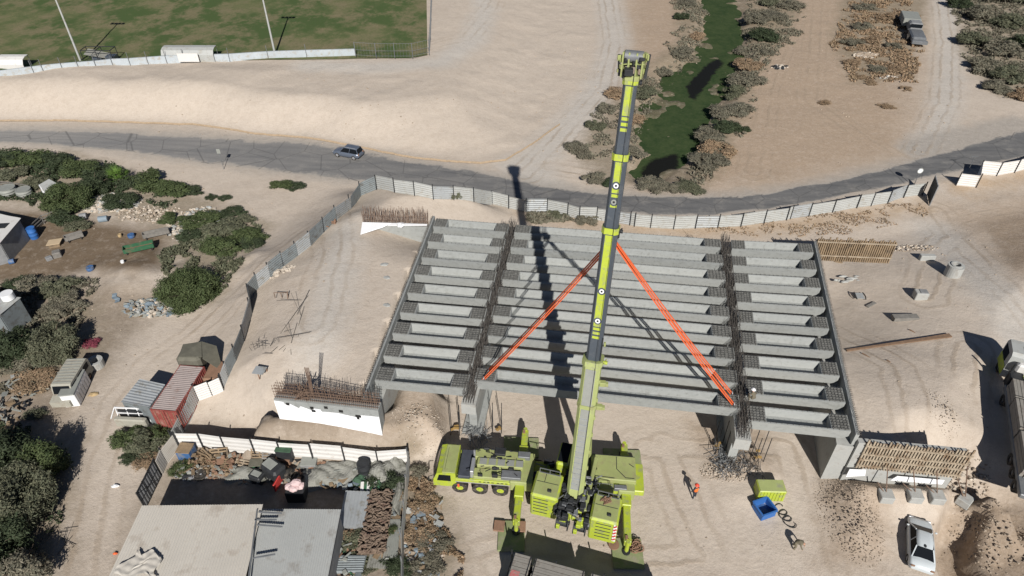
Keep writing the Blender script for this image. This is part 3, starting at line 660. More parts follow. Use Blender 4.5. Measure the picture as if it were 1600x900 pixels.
vs2 = [Vector(v) + nn * .03 for v in vs]; m.add(vs2, [(2 * i, 2 * i + 2, 2 * i + 3, 2 * i + 1) for i in range(len(tops) - 1)]); m.build('membrane', 'membrane', root)
m = MB()
for t, h, w in ((.20, 4.55, .5), (.205, 4.3, .22), (.36, 4.95, .35), (.5, 5.2, .3), (.63, 4.6, .35), (.64, 4.95, .3), (.87, 5.1, .3)):
    p = z(lp(a, b, t), h) + nn * .505; m.box(p, (w, .02, .28), math.atan2(ex.y, ex.x))
m.build('bitumen_patch', 'bitumen', root)
m = MB(); r = random.Random(5); L = (b - a).length
for row in (-.3, .05, .36):
    for i in range(int(L / .17)):
        p = z(lp(a, b, (i + .5) / int(L / .17)), 5.45) - nn * row; m.bar(p, p + Vector((r.uniform(-.07, .07), r.uniform(-.07, .07), r.uniform(1.25, 1.75))), .026)
    for h in (5.65, 5.95, 6.3, 6.65): m.bar(z(a, h) - nn * row, z(b, h) - nn * row, .028)
q = m.build('reinforcement', 'rebar', root); q['kind'] = 'stuff'
m = MB()
for i in range(40): q_ = Vector((r.uniform(-.5, .5), r.uniform(-.3, .3), r.uniform(5.6, 6.5))); m.bar(z(lp(a, b, .72), 0) + q_, z(lp(a, b, .72), 0) + q_ + Vector((r.uniform(-.6, .6), r.uniform(-.3, .3), r.uniform(-.3, .9))), .06)
for k in range(4): m.bar(z(lp(a, b, .62 + k * .006), 6.0), z(lp(a, b, .6 + k * .012), 9.3), .05)
m.build('rusty_bundle', 'rebar', root)
# left back wing wall (rods standing, white board on this side)
a = P(668, 346, 6); b = P(567, 343, 6)
root = thing('wing_wall', 'short wing wall at the back left bridge corner with a dense row of rebar and torn white boards', 'retaining wall', (a.x, a.y, 0)); o = Vector((a.x, a.y, 0))
m = MB(); m.bar(z(a, 2.7), z(b, 2.7), .7, 5.6); m.build('wall', 'concrete', root)
m = MB()
for row in (-.25, .25):
    for i in range(72):
        p = z(lp(a, b, i / 71), 5.5) + Vector((0, row, 0)); m.bar(p, p + Vector((r.uniform(-.12, .12), r.uniform(-.1, .25), r.uniform(1.6, 2.3))), .03)
for h in (6., 6.6): m.bar(z(a, h), z(b, h), .035)
q = m.build('reinforcement', 'rebar', root); q['kind'] = 'stuff'
c1 = z(P(567, 350, 6), 5.9); m = MB(); dn = Vector((0, -.45, 0)); aa = z(a, 5.9) + dn; bb = z(b, 5.9) + dn
m.slab(bb, bb + (aa - bb) * .45, bb + (aa - bb) * .33 + Vector((0, -.75, -.1)), bb + Vector((.15, -2.2, -.15)), .06); m.slab(bb + (aa - bb) * .45, aa, aa + Vector((0, -.25, 0)), bb + (aa - bb) * .4 + Vector((0, -.55, 0)), .05)
m.build('white_board', 'membrane', root)
m = MB(); m.blob(bb + (aa - bb) * .6 + Vector((0, -.5, .15)), (.45, .5, .3), 4); m.build('torn_sheet', 'membrane', root)

# formwork wing walls on the right
def formwork(a, b, h, lean, n, label, matn, bands, zb):
    root = thing('formwork_wall', label, 'formwork', (a.x, a.y, 0)); o = Vector((a.x, a.y, 0)); zz = lambda v, h: Vector((v.x, v.y, h)) - o
    lv = Vector((lean[0], lean[1], 0)); m = MB(); r = random.Random(int(a.x * 10))
    for i in range(n):
        t = (i + .5) / n; p = zz(lp(a, b, t), zb); L = (b - a).length / n; hh = h * r.uniform(.9, 1.06)
        m.bar(p, p + lv * hh / h + Vector((0, 0, hh)), L * r.uniform(.5, .75), .09, up=(0, 1, 0))
    s_ = m.build('stud', matn, root); s_['kind'] = 'stuff'
    m = MB(); k = (b - a).normalized(); m.slab(zz(a, zb), zz(b, zb), zz(b, zb + h * .9) + lv * .9, zz(a, zb + h * .9) + lv * .9, .04); bk = m.build('panel_board', 'plank', root); bk.location += Vector((0, .16, 0))
    m = MB()
    for t in bands: p = zz(a, zb + h * t) + lv * t - Vector((0, .09, 0)); q = zz(b, zb + h * t) + lv * t - Vector((0, .09, 0)); m.bar(p, q, .1, .12)
    m.build('waler', 'ply', root); return root
formwork(P(1279, 372, 6.2), P(1404, 377, 6.2), 3.0, (0, .05), 36, 'brown slatted timber formwork wall behind the back right bridge corner', 'timber', (.25, .85), 3.2)
fr = formwork(P(1356, 690, 5.9) - Vector((0, 0, 5.9)), P(1525, 707, 5.9) - Vector((0, 0, 5.9)), 3.3, (0, .05), 34, 'pale timber formwork wall with walers propped in front of the right approach', 'ply', (.12, .35, .55, .85), 2.6)
# front right wing wall behind the formwork, membrane at its foot
a = P(1347, 690, 5.9); b = P(1520, 707, 5.9)
root = thing('wing_wall', 'front right wing wall of pale concrete with strips of white membrane at its foot', 'retaining wall', (a.x, a.y, 0)); o = Vector((a.x, a.y, 0))
m = MB(); m.bar(z(a, 2.9) + Vector((0, .45, 0)), z(b, 2.9) + Vector((0, .45, 0)), .5, 5.2); m.build('wall', 'concrete2', root)
e_ = (b - a); e_.z = 0; nf = Vector((e_.y, -e_.x, 0)).normalized() * .22
m = MB(); m.slab(z(a, 1.6) + nf, z(a, 2.0) + nf + e_ * .17, z(a, 2.75) + nf + e_ * .15, z(a, 2.6) + nf, .05); m.slab(z(a, 1.75) + nf + e_ * .42, z(a, 1.9) + nf + e_ * .9, z(a, 2.45) + nf + e_ * .9, z(a, 2.35) + nf + e_ * .46, .05); m.build('membrane', 'membrane', root)
# props from the wall to blocks
for i, (bx, by, tx, ty, lab) in enumerate([(1382, 778, 1387, 730, 'leftmost'), (1427, 778, 1427, 732, 'second from left'), (1461, 780, 1464, 735, 'third from left'), (1505, 785, 1512, 722, 'rightmost, tilted')]):
    g = G(bx, by); root = thing('anchor_block', f'small concrete anchor block under the formwork props, {lab}', 'concrete block', g, -.1 if i < 3 else .7, 'concrete anchor blocks of the formwork props')
    MB().bevbox((0, 0, .25), (1.05, 1.0, .7), 0, .05).build('block', 'concrete2', root)
    t = P(tx, ty, 3.6); pr = thing('raking_prop', f'pair of thin steel props leaning from the {lab} block to the formwork', 'prop', g, 0, 'steel props holding the formwork')
    MB().tube((0, .1, .5), t - g, .045, n=6).build('tube', 'rebar', pr); MB().tube((-.15, .1, .5), t - g + Vector((-.5, -.4, -1.4)), .045, n=6).build('tube', 'rebar', pr)

# ================================================================ MOBILE CRANE
T = Vector((5.9, 33.7, 0)); CRZ = R(-5.5)
crane = thing('mobile_crane', 'large lime green mobile crane with grey and lime telescopic boom raised over the bridge', 'mobile crane', T, CRZ)
Ri = Matrix.Rotation(-CRZ, 3, 'Z')
def cl(v): return Ri @ (Vector(v) - T)               # world -> crane local
m = MB(); m.bevbox((-4.2, 0, 1.35), (15.6, 2.3, .5), 0, .08); m.bevbox((2.6, 0, 1.75), (4.4, 2.7, .55)); m.build('chassis', 'lime', crane)
# driver's cab across the front
x0 = -12.3
m = MB(); prof = [(x0, .75), (x0 + .05, 1.6), (x0 + .35, 2.35), (x0 + .8, 2.5), (x0 + 1.9, 2.5), (x0 + 1.95, .75)]
m.loft([[(p, yy, q) for p, q in prof] for yy in (-1.45, 1.45)], True, True, False); cb = m.build('driver_cab', 'lime', crane)
m = MB(); m.bevbox((x0 + 1.33, 0, 2.52), (1.05, 2.8, .06), 0, .03); m.build('roof_panel', 'limetop', cb)
m = MB(); m.slab((x0 + .04, 1.3, 1.55), (x0 + .04, -1.3, 1.55), (x0 + .33, -1.25, 2.32), (x0 + .33, 1.25, 2.32), -.03); m.build('windscreen', 'glass', cb)
for sy in (-1, 1):
    m = MB(); m.slab((x0 + .35, sy * 1.47, 1.5), (x0 + 1.5, sy * 1.47, 1.5), (x0 + 1.5, sy * 1.47, 2.25), (x0 + .55, sy * 1.47, 2.25), .02 * sy); m.build('side_window', 'glass', cb)
m = MB(); m.box((x0 + .02, -1.0, 1.0), (.06, .4, .2)); m.build('headlight', 'white', cb); m = MB(); m.box((x0 + .02, 1.0, 1.0), (.06, .4, .2)); m.build('headlight', 'white', cb)
m = MB(); m.bar((x0 + .1, -1.5, 2.2), (x0 - .25, -1.75, 2.3), .04); m.box((x0 - .25, -1.75, 2.0), (.06, .25, .45)); m.build('mirror', 'dark', cb)
# deck between cab and outriggers
m = MB(); m.bevbox((-9.75, 0, 1.85), (1.0, 2.7, .55)); m.build('deck_box', 'bluegrey', crane)
m = MB(); m.bevbox((-9.1, -.5, 2.2), (.3, 1.4, .9), 0, .04); m.tube((-9.1, .6, 1.8), (-9.1, .6, 3.0), .1, n=8); m.build('exhaust', 'silver', crane)
m = MB(); m.bevbox((-7.0, .95, 1.95), (4.2, .9, .8)); m.bevbox((-7.2, -.85, 1.85), (3.6, .9, .6)); m.bevbox((-6.9, 0.05, 2.0), (3.8, .8, .9)); ec = m.build('engine_cover', 'limetop', crane)
m = MB()
for i in range(5): m.box((-8.3 + i * .75, .05, 2.46), (.58, .6, .03))
m.build('grille', 'greysheet', ec)
m = MB(); m.bevbox((-5.9, -.95, 2.2), (1.6, .75, .35), 0, .03); m.build('toolbox', 'steel', crane); m = MB(); m.bevbox((-5.0, 1.0, 2.3), (1.0, .6, .4), 0, .03); m.build('toolbox', 'steel', crane); m = MB(); m.bevbox((-7.0, 1.1, 2.45), (.9, .7, .3), 0, .03); m.build('toolbox', 'dark', crane)
for sy in (-1, 1):
    m = MB(); m.bevbox((-7.4, sy * 1.33, 1.62), (6.2, .22, .42), 0, .03); fd_ = m.build('fender', 'lime', crane)
    m = MB(); m.box((-7.4, sy * 1.445, 1.47), (6.1, .012, .09)); m.build('pale_strip', 'silver', fd_)
    m = MB(); [m.box((-8.4 + k * .34 + .1 * (k > 3), sy * 1.447, 1.68), (.2, .012, .09)) for k in range(7)]; m.build('lettering', 'dark', fd_)
m = MB(); m.box((-4.9, -1.45, 1.6), (.9, .06, .35)); m.build('step_panel', 'steel', crane)
m = MB(); m.box((x0 + 2.1, -1.49, 1.0), (.16, .04, .4)); m.build('hazard_board', 'orange', crane)
for xx in (-10.1, -8.45, -6.75, -3.9, -1.5, .2, 1.9):
    for sy in (-1, 1):
        w_ = MB(); w_.ring((0, 0, 0), (0, 1, 0), .66, .30, .42, 24); wo_ = w_.build('wheel', 'rubber', crane); wo_.location = (xx, sy * 1.27, .66)
        r_ = MB(); r_.tube((0, -.18, 0), (0, .18, 0), .34, n=18); r_.tube((0, -.24, 0), (0, .24, 0), .14, n=10); r_.build('rim', 'lime', wo_)
# outriggers
for (xx, lab, back, front) in ((-5.15, 'front', 4.3, -4.7), (3.4, 'rear', 3.6, -5.6)):
    m = MB(); m.bevbox((xx + (.1 if xx < 0 else 0), 0, 1.55), (1.85 if xx < 0 else 1.3, 3.0, 1.1)); m.build('outrigger_box', 'limetop', crane)
    for yy in (back, front):
        s = 1 if yy > 0 else -1
        m = MB(); m.bevbox((xx, (yy + s * 1.2) / 2, 1.35), (.55, abs(yy - s * 1.2), .6), 0, .04); m.bevbox((xx, s * 1.9, 1.36), (.75, 1.2, .75), 0, .04); ob = m.build('outrigger_beam', 'lime', crane)
        m = MB(); m.tube((xx, yy, .5), (xx, yy, 1.75), .17, n=12); m.tube((xx, yy, .22), (xx, yy, .5), .11, n=10); m.build('jack', 'lime', ob); m = MB(); m.tube((xx, yy, .2), (xx, yy, .32), .32, n=14); m.build('foot', 'dark', ob)
        m = MB(); m.box((xx - .1, yy - s * .3, 1.72), (.2, .3, .14)); m.build('valve_block', 'rust', ob)
m = MB(); m.bevbox((2.35, .45, 2.1), (3.6, 2.4, .75)); m.bevbox((1.1, -.9, 1.85), (2.6, 1.0, .5)); rd_ = m.build('rear_deck', 'limetop', crane)
m = MB()
for p_, q_ in (((2.6, 1.5), (2.6, .3)), ((2.6, .3), (3.3, -.5)), ((3.3, -.5), (4.0, -.5)), ((3.6, .9), (4.0, .6)), ((.7, -.5), (2.4, -.6)), ((.6, 1.6), (4.1, 1.6))): m.bar((p_[0], p_[1], 2.485), (q_[0], q_[1], 2.485), .05, .02)
m.build('panel_seam', 'dark', rd_)
m = MB(); [m.bar((x_, -1.4, 1.95), (x_, -1.4, 2.75), .04) for x_ in (.2, 1.2, 2.2)]; m.bar((.2, -1.4, 2.75), (2.2, -1.4, 2.75), .04); m.build('handrail', 'steel', crane)
m = MB(); [m.bar((-12.0 + k_ * .0 + .35 * k_, 1.1 - .0, 2.56), (-12.0 + .35 * k_ + .0, -1.1, 2.56), .02, .02) for k_ in (2, 5)]; m.build('roof_seam', 'dark', cb)
m = MB(); r = random.Random(77)
for k_ in range(26): x_, y_ = r.uniform(-9.2, -5.2), r.uniform(-1.2, 1.3); m.bar((x_, y_, 2.3 + r.random() * .25), (x_ + r.uniform(-.5, .5), y_ + r.uniform(-.3, .3), 2.35 + r.random() * .25), .05)
m.build('hose', 'dark', crane)
[MB().bevbox((r.uniform(-8.6, -5.4), r.choice((-.42, .5, 1.35, -1.2)), 2.2 + r.random() * .2), (r.uniform(.15, .5), r.uniform(.1, .25), .3), 0, .02).build('fitting', 'dark', crane) for _ in range(16)]
[MB().bevbox((r.uniform(-4.0, -.6), r.uniform(-1.1, 1.1), 1.75), (r.uniform(.3, .8), r.uniform(.2, .6), .35), 0, .03).build('valve_gear', 'dark', crane) for _ in range(9)]
m = MB(); [m.bar((x_, y_, 1.95), (x_ + .9, y_ + r.uniform(-.3, .3), 1.95), .06) for x_ in (-4, -3, -2, -1.2) for y_ in (-.9, -.2, .6)]; m.build('pipe_run', 'steel', crane)
m = MB(); m.bevbox((2.9, -1.2, 2.05), (1.0, .4, .35), 0, .03); m.build('hydraulic_block', 'steel', crane); m = MB(); m.bevbox((1.2, 1.75, 1.75), (2.0, .35, .3), 0, .03); m.build('storage_tray', 'steel', crane)
m = MB(); m.tube((0, 0, 1.6), (0, 0, 2.3), 1.25, n=28); m.build('turntable', 'dark', crane)
# superstructure : frame heading
tip = Vector((7.05, 39.0, 34.2)); piv = Vector((4.95, 31.3, 3.05))
hd = Vector((tip.x - piv.x, tip.y - piv.y, 0)).normalized(); hr = Vector((hd.y, -hd.x, 0))      # heading, right
def SW(r_, f_, h): return cl(T + hr * r_ + hd * f_ + Vector((0, 0, h)))
def sbox(m, r0, f0, h, dr, df, dh, b=.05):
    rz = math.atan2((Ri @ hr).y, (Ri @ hr).x); c = SW(r0, f0, h); return m.bevbox(c, (dr, df, dh), rz, b)
m = MB(); sbox(m, -.75, -1.6, 2.75, .3, 5.2, .9); sbox(m, .75, -1.6, 2.75, .3, 5.2, .9); sbox(m, 0, -2.6, 2.4, 1.6, 3.0, .3); m.build('upper_frame', 'limetop', crane)
# machinery between the counterweights
m = MB(); r = random.Random(12)
for i in range(90):
    sbox(m, r.uniform(-1.4, 1.3), r.uniform(-5.3, -.8), r.uniform(2.4, 3.4), r.uniform(.15, .55), r.uniform(.15, .6), r.uniform(.15, .6), .03)
m.build('machinery', 'dark', crane)
m = MB()
for i in range(34): sbox(m, r.uniform(-1.2, 1.2), r.uniform(-5.3, -1.2), r.uniform(2.9, 3.4), r.uniform(.15, .5), r.uniform(.15, .5), r.uniform(.1, .3), .03)
for i in range(8): a = SW(r.uniform(-1.4, 1.4), r.uniform(-5, -1), 3.3); m.tube(a, a + Vector((r.uniform(-.8, .8), r.uniform(-.8, .8), .2)), .05, n=6)
m.build('hydraulic_unit', 'steel', crane)
m = MB()
for i in range(20): sbox(m, r.uniform(-1.3, 1.3), r.uniform(-5.4, -1.4), r.uniform(2.7, 3.2), r.uniform(.1, .5), r.uniform(.1, .45), r.uniform(.2, .5), .03)
m.build('bracket', 'lime', crane)
for rr_, ff_ in ((-.75, -5.1), (.6, -5.2)):
    m = MB(); a = SW(rr_ - .45, ff_, 2.4); b = SW(rr_ + .45, ff_, 2.4); m.tube(a, b, .3, n=18); d_ = (b - a).normalized(); m.ring(a, d_, .55, .47, .07, 22); m.ring(b, d_, .55, .47, .07, 22); m.build('winch', 'dark', crane); m = MB(); sbox(m, rr_, ff_ + .1, 2.75, .5, .5, .5, .04); sbox(m, rr_ - .3, ff_ - .3, 2.3, .3, .3, .4, .04); sbox(m, rr_ + .35, ff_ + .2, 2.9, .25, .6, .3, .04); m.build('winch_bracket', 'lime', crane)
for sgn, r0, f0 in ((-1, -2.45, -3.0), (1, 2.3, -3.85)):
    m = MB(); sbox(m, r0, f0, 2.4, 2.15, 2.4, 2.6, .14); cw = m.build('counterweight', 'lime', crane)
    m = MB(); sbox(m, r0, f0, 3.71, 1.85, 2.1, .05, .02); m.build('top_plate', 'limetop', cw)
    m = MB(); sbox(m, r0, f0 + .1, 3.745, 1.7, .04, .02, .005); sbox(m, r0 - .25, f0 + .5, 3.745, .04, .8, .02, .005); sbox(m, r0 + .3, f0 - .6, 3.79, .3, .2, .12, .02); m.build('lid_seam', 'dark', cw)
    m = MB(); a_ = SW(r0 - .8, f0 + .9, 3.8); b_ = SW(r0 + .8, f0 + .9, 3.8); m.bar(a_, b_, .05); [m.bar(p_, p_ + Vector((0, 0, .5)), .05) for p_ in (a_, b_, (a_ + b_) / 2)]; m.bar(a_ + Vector((0, 0, .5)), b_ + Vector((0, 0, .5)), .05); m.build('handrail', 'steel', cw)
    m = MB(); [sbox(m, r0 + (.0 if sgn > 0 else -.25), f0 - 1.21, 1.6 + .42 * k, 1.15, .03, .07, .01) for k in range(5)]; m.build('vent_slot', 'dark', cw)
    if sgn > 0:
        m = MB(); sbox(m, r0 + .9, f0 - 1.22, 2.5, .26, .03, 2.1, .01); m.build('hazard_strip', 'white', cw)
        m = MB()
        for k in range(5):
            a = SW(r0 + .79, f0 - 1.25, 1.6 + k * .42); b = SW(r0 + 1.01, f0 - 1.25, 1.85 + k * .42); m.bar(a, b, .03, .13)
        m.build('hazard_stripe', 'red', cw)
        m = MB(); [m.bar(SW(r0 - .3 + r.uniform(-.3, .3), f0 + .4 + r.uniform(-.3, .3), 3.78), SW(r0 + r.uniform(-.4, .4), f0 + .6 + r.uniform(-.2, .3), 3.92), .06) for _ in range(16)]; m.build('chain_heap', 'rust', cw)
m = MB(); sbox(m, -1.75, .3, 2.8, 1.0, 2.3, 1.7, .15); oc = m.build('operator_cab', 'lime', crane); m = MB(); sbox(m, -1.75, .35, 3.67, .8, 1.9, .03, .01); m.build('roof_window', 'glass', oc)
m = MB(); sbox(m, -1.75, 1.47, 2.95, .85, .03, 1.0, .01); m.build('windscreen', 'glass', oc)
# boom
bd = (tip - piv).normalized(); Lb = (tip - piv).length
br_ = bd.cross(Vector((0, 0, 1))).normalized(); bu = br_.cross(bd).normalized()      # bu: up/back side facing the camera
def BP(s, r_, u_): return cl(piv + bd * s + br_ * r_ + bu * u_)
def hexring(s, w, h): return [BP(s, *q) for q in ((-w * .5, -h * .28), (-w * .5, h * .30), (-w * .32, h * .5), (w * .32, h * .5), (w * .5, h * .30), (w * .5, -h * .28), (w * .26, -h * .5), (-w * .26, -h * .5))]
def tpix(y):      # distance along boom for a photograph row
    best = None
    for k in range(400):
        q = piv + bd * (Lb * k / 399); dy = q.y; dz = q.z - CAMH; zc = dy * math.cos(PITCH) - dz * math.sin(PITCH); up = dy * math.sin(PITCH) + dz * math.cos(PITCH); yy = 450 - FPX * up / zc
        if best is None or abs(yy - y) < best[0]: best = (abs(yy - y), Lb * k / 399)
    return best[1]
s_a, s_b, s_c, s_d = tpix(558), tpix(352), tpix(238), tpix(122)
secs = [(-.6, s_a, 1.28, 1.45, 'limepale'), (s_a - .3, s_b, .98, 1.12, 'boomdark'), (s_b - .3, s_c, .90, 1.0, 'boomdark'), (s_c - .3, Lb - .9, .82, .9, 'boomdark')]
for i, (s0, s1, w, h, mn) in enumerate(secs):
    m = MB(); m.loft([hexring(s0, w, h), hexring(s1, w, h)], True, True, False); bs = m.build('boom_section', mn, crane)
    m = MB(); m.loft([hexring(s1 - .42, w * 1.13, h * 1.13), hexring(s1 - .02, w * 1.13, h * 1.13)], True, True, False); m.build('collar', 'limepale' if i == 0 else 'lime', bs)
    m = MB(); m.tube(BP(s1 - .3, w * .55, 0), BP(s1 - .3, w * .8, 0), .13, n=8); m.tube(BP(s1 - .3, w * .6, .25), BP(s1 - .2, w * .7, -.3), .05, n=6); m.build('roller', 'dark' if i else 'lime', bs)
    if i:
        def quad(s0, s1, w0, lift, mn, nm, r0=0.):
            mm = MB(); mm.add([BP(s0, r0 - w0, h * .5 + lift), BP(s0, r0 + w0, h * .5 + lift), BP(s1, r0 + w0, h * .5 + lift), BP(s1, r0 - w0, h * .5 + lift)], [(0, 1, 2, 3)]); return mm.build(nm, mn, bs)
        st = s0 + (3.0 if i == 1 else 2.6)
        quad(st, s1 - .5, .25 if i == 1 else .22, .006, 'lime', 'lime_stripe')
        for k in range(3): quad(st - .28 - k * .33, st - .08 - k * .33, .24 if i == 1 else .21, .006, 'lime', 'lime_bar')
        if i < 3:
            for j, sc_ in enumerate((.30, .52) if i == 1 else (.36, .57)):
                ss_ = s0 + (s1 - s0) * (sc_ + .04); c_ = BP(ss_, 0, h * .5 + .012)
                mm = MB(); n_ = 24; ax_ = (BP(0, 0, 1) - BP(0, 0, 0)); mm.tube(c_, c_ + ax_ * .01, .26, n=24); mm.build('emblem_ring', 'boomdark', bs)
                mm = MB(); mm.tube(c_ + ax_ * .012, c_ + ax_ * .02, .17 if j == 0 else .16, n=20); mm.build('emblem_disc', 'white' if not (i == 2 and j == 0) else 'greysheet', bs)
                mm = MB(); mm.tube(c_ + ax_ * .022, c_ + ax_ * .03, .075, n=14); mm.build('emblem_hub', 'dark', bs)
    else:
        mm = MB(); a0, a1 = tpix(628), tpix(570); mm.add([BP(a0, -.36, h * .5 + .03), BP(a0, .36, h * .5 + .03), BP(a1, .36, h * .5 + .03), BP(a1, -.36, h * .5 + .03)], [(0, 1, 2, 3)]); mm.build('cover_plate', 'greysheet', bs)
        mm = MB(); mm.loft([hexring(a0 - .15, w * 1.1, h * 1.1), hexring(a0 + .1, w * 1.1, h * 1.1)], True, True, False); mm.build('strap', 'limetop', bs)
        mm = MB(); a2, a3 = .8, tpix(632); mm.add([BP(a2, -.33, h * .5 + .03), BP(a2, .33, h * .5 + .03), BP(a3, .33, h * .5 + .03), BP(a3, -.33, h * .5 + .03)], [(0, 1, 2, 3)]); mm.build('walkway', 'greysheet', bs)
        mm = MB(); [mm.bar(BP(a2 + k * .5, -.33, h * .5 + .05), BP(a2 + k * .5, .33, h * .5 + .05), .05) for k in range(int((a3 - a2) / .5))]; gg = mm.build('tread', 'zinc', bs); gg['kind'] = 'stuff'
        for ss_ in (tpix(595), tpix(632)):
            mm = MB(); mm.bevbox(BP(ss_, w * .5 + .25, 0), (.45, .35, .35), 0, .03); mm.bevbox(BP(ss_, w * .5 + .55, 0), (.2, .3, .25), 0, .02); mm.build('side_lug', 'limetop', bs)
m = MB()
for s_, e_, r_, u_ in ((1, 9, -.5, .4), (1.5, 8, .52, .35), (0, 6, .62, .0), (9, 14, .52, .4)): m.tube(BP(s_, r_, u_), BP(e_, r_ * .98, u_), .05, n=6)
m.build('boom_hose', 'dark', crane)
m = MB(); [m.bevbox(BP(k * 1.55 + 1, .66, .12), (.14, .2, .3), 0, .02) for k in range(9)]; q_ = m.build('slide_bracket', 'limetop', crane); q_['kind'] = 'stuff'
# luffing cylinder under the boom
m = MB(); m.tube(SW(0, 1.6, 2.3), BP(8.5, 0, -.8), .3, n=12); m.build('luffing_cylinder', 'limetop', crane)
# boom head
m = MB(); m.loft([hexring(Lb - 1.1, .95, 1.05), hexring(Lb - .8, 1.05, 1.1)], True, True, False)
for rr_ in (-.55, -.2, .25, .6): m.bar(BP(Lb - .9, rr_, .1), BP(Lb + .5, rr_, .25), .09, .7, up=tuple(bu)); m.bar(BP(Lb - .6, rr_, -.2), BP(Lb + .1, rr_, -.9), .08, .4, up=tuple(bu))
bh = m.build('boom_head', 'limetop', crane)
for k, (ss_, uu_) in enumerate(((Lb + .25, .25), (Lb - .1, -.75), (Lb + .05, -.2))):
    m = MB(); m.tube(BP(ss_, -.5, uu_), BP(ss_, .55, uu_), .34, n=16); m.build('sheave', 'steel' if k != 1 else 'dark', bh)
m = MB(); m.bevbox(BP(Lb - .55, -.15, .62), (.5, .5, .35), 0, .03); m.bar(BP(Lb - .9, -.7, .2), BP(Lb + .3, -.85, .3), .12); m.bar(BP(Lb - .9, .8, .2), BP(Lb + .45, .9, .35), .14); m.build('bracket', 'dark', bh)
m = MB(); m.bar(BP(Lb - .2, -.62, .35), BP(Lb - .1, .68, .4), .08); m.bar(BP(Lb + .45, -.55, .3), BP(Lb + .45, .65, .3), .08); m.build('cross_bar', 'limetop', bh)
m = MB(); r = random.Random(31); [MB().bevbox(BP(Lb + r.uniform(-.9, .4), r.uniform(-.55, .55), r.uniform(.2, .6)), (r.uniform(.1, .3), r.uniform(.1, .25), r.uniform(.1, .3)), r.random(), .02).build('fitting', 'dark', bh) for _ in range(16)]
[MB().bevbox(BP(Lb + r.uniform(-.9, .4), r.choice((-.75, .8)) * r.uniform(.8, 1.1), r.uniform(-.1, .5)), (r.uniform(.1, .3), r.uniform(.1, .2), r.uniform(.15, .35)), r.random(), .02).build('lug', 'limetop', bh) for _ in range(12)]
HK = Vector((7.05, 39.0, 21.6))
m = MB(); [m.bar(cl(tip + Vector((dx, -.1, -.8))), cl(HK + Vector((dx * .6, 0, .9))), .055) for dx in (-.35, -.15, .1, .3)]; m.bar(BP(0, .35, .95), BP(Lb - .2, .2, .62), .025); m.build('hoist_rope', 'dark', crane)
hk = thing('hook_block', 'dark steel hook block hanging behind the boom where the orange slings meet', 'hook block', HK)
m = MB(); m.bevbox((0, 0, .55), (.8, .4, .8), 0, .1); m.build('block', 'dark', hk); m = MB(); m.ring((0, 0, -.1), (0, 1, 0), .26, .15, .14); m.build('hook', 'steel', hk)
# slings
def sling(p, q, label, w=.12):
    root = thing('lifting_sling', label, 'lifting sling', HK, 0, 'orange slings from the crane hook to the girder'); m = MB(); n = 14; prev = None
    for i in range(n + 1):
        c = lp(Vector(p), Vector(q), i / n) + Vector((0, 0, -.25 * math.sin(math.pi * i / n))) - HK
        if prev is not None:
            for dx_ in (-.1, .1): m.bar(prev + Vector((dx_, 0, 0)), c + Vector((dx_, 0, 0)), w, w * .6)
        prev = c
    m.build('webbing', 'orange', root); m = MB(); e = Vector(q) - HK; m.ring(e + Vector((0, 0, .1)), (1, 0, 0), .2, .13, .08, 14); m.build('shackle', 'steel', root)
h0 = HK + Vector((0, 0, -.25))
e1 = P(756, 592, 6.1); e2 = P(763, 579, 6.1); e3 = P(1146, 632, 6.1); e4 = P(1143, 615, 6.1)
sling(h0 + Vector((-.1, -.1, 0)), e1, 'left orange sling reaching the near edge of the slung girder'); sling(h0 + Vector((-.1, .15, 0)), e2, 'left orange sling reaching the far edge of the slung girder')
sling(h0 + Vector((.1, -.1, 0)), e3, 'right orange sling reaching the near edge of the slung girder'); sling(h0 + Vector((.1, .15, 0)), e4, 'right orange sling reaching the far edge of the slung girder')
# outrigger pads
def pad(c, w, d, label, mn='padgreen', h=.18, rz=-.03, zoff=0.):
    o = MB().bevbox((0, 0, h / 2), (w, d, h), 0, .03).build('outrigger_pad', mn); o.location = (c.x, c.y, Zs(c.x, c.y) + .01 + zoff); o.rotation_euler.z = rz; return tag(o, label, 'outrigger pad')
def L2W(x, y): v = Matrix.Rotation(CRZ, 3, 'Z') @ Vector((x, y, 0)); return T + v
pad(P(799, 838), 2.1, 2.6, 'green steel mat under the near left outrigger foot, brown plates on its corners')
pad(P(980, 866), 2.35, 2.5, 'green steel mat under the near right outrigger foot with coiled chain on it')
pad(P(800, 699), 1.45, 2.1, 'narrow lime mat left of the far left outrigger foot'); pad(P(829, 700), 1.45, 2.1, 'narrow lime mat right of the far left outrigger foot')
pad(P(957, 716), 1.55, 1.9, 'lime mat left of the far right outrigger foot'); pad(P(988, 720), 1.5, 2.1, 'lime mat right of the far right outrigger foot')
pad(P(780, 824), .85, .95, 'brown square plate on the left corner of the near left mat', 'rust', .12, -.1, .2); pad(P(813, 825), .85, .95, 'brown square plate on the right corner of the near left mat', 'rust', .12, -.05, .2)
o = MB().tube((0, 0, 0), (0, 0, .12), .42, n=22).build('round_pad', 'rust'); o.location = P(959, 852, .2); tag(o, 'round brown disc on the corner of the near right mat', 'disc')
m = MB(); r = random.Random(8); [m.ring((r.uniform(-.35, .35), r.uniform(-.3, .3), .1 + r.random() * .2), (r.uniform(-1, 1), r.uniform(-1, 1), 2), .3, .25, .06, 10) for _ in range(16)]; o = m.build('chain_coil', 'rust'); o.location = P(993, 856, .2); tag(o, 'heap of rusty chain beside the near right outrigger foot', 'chain')
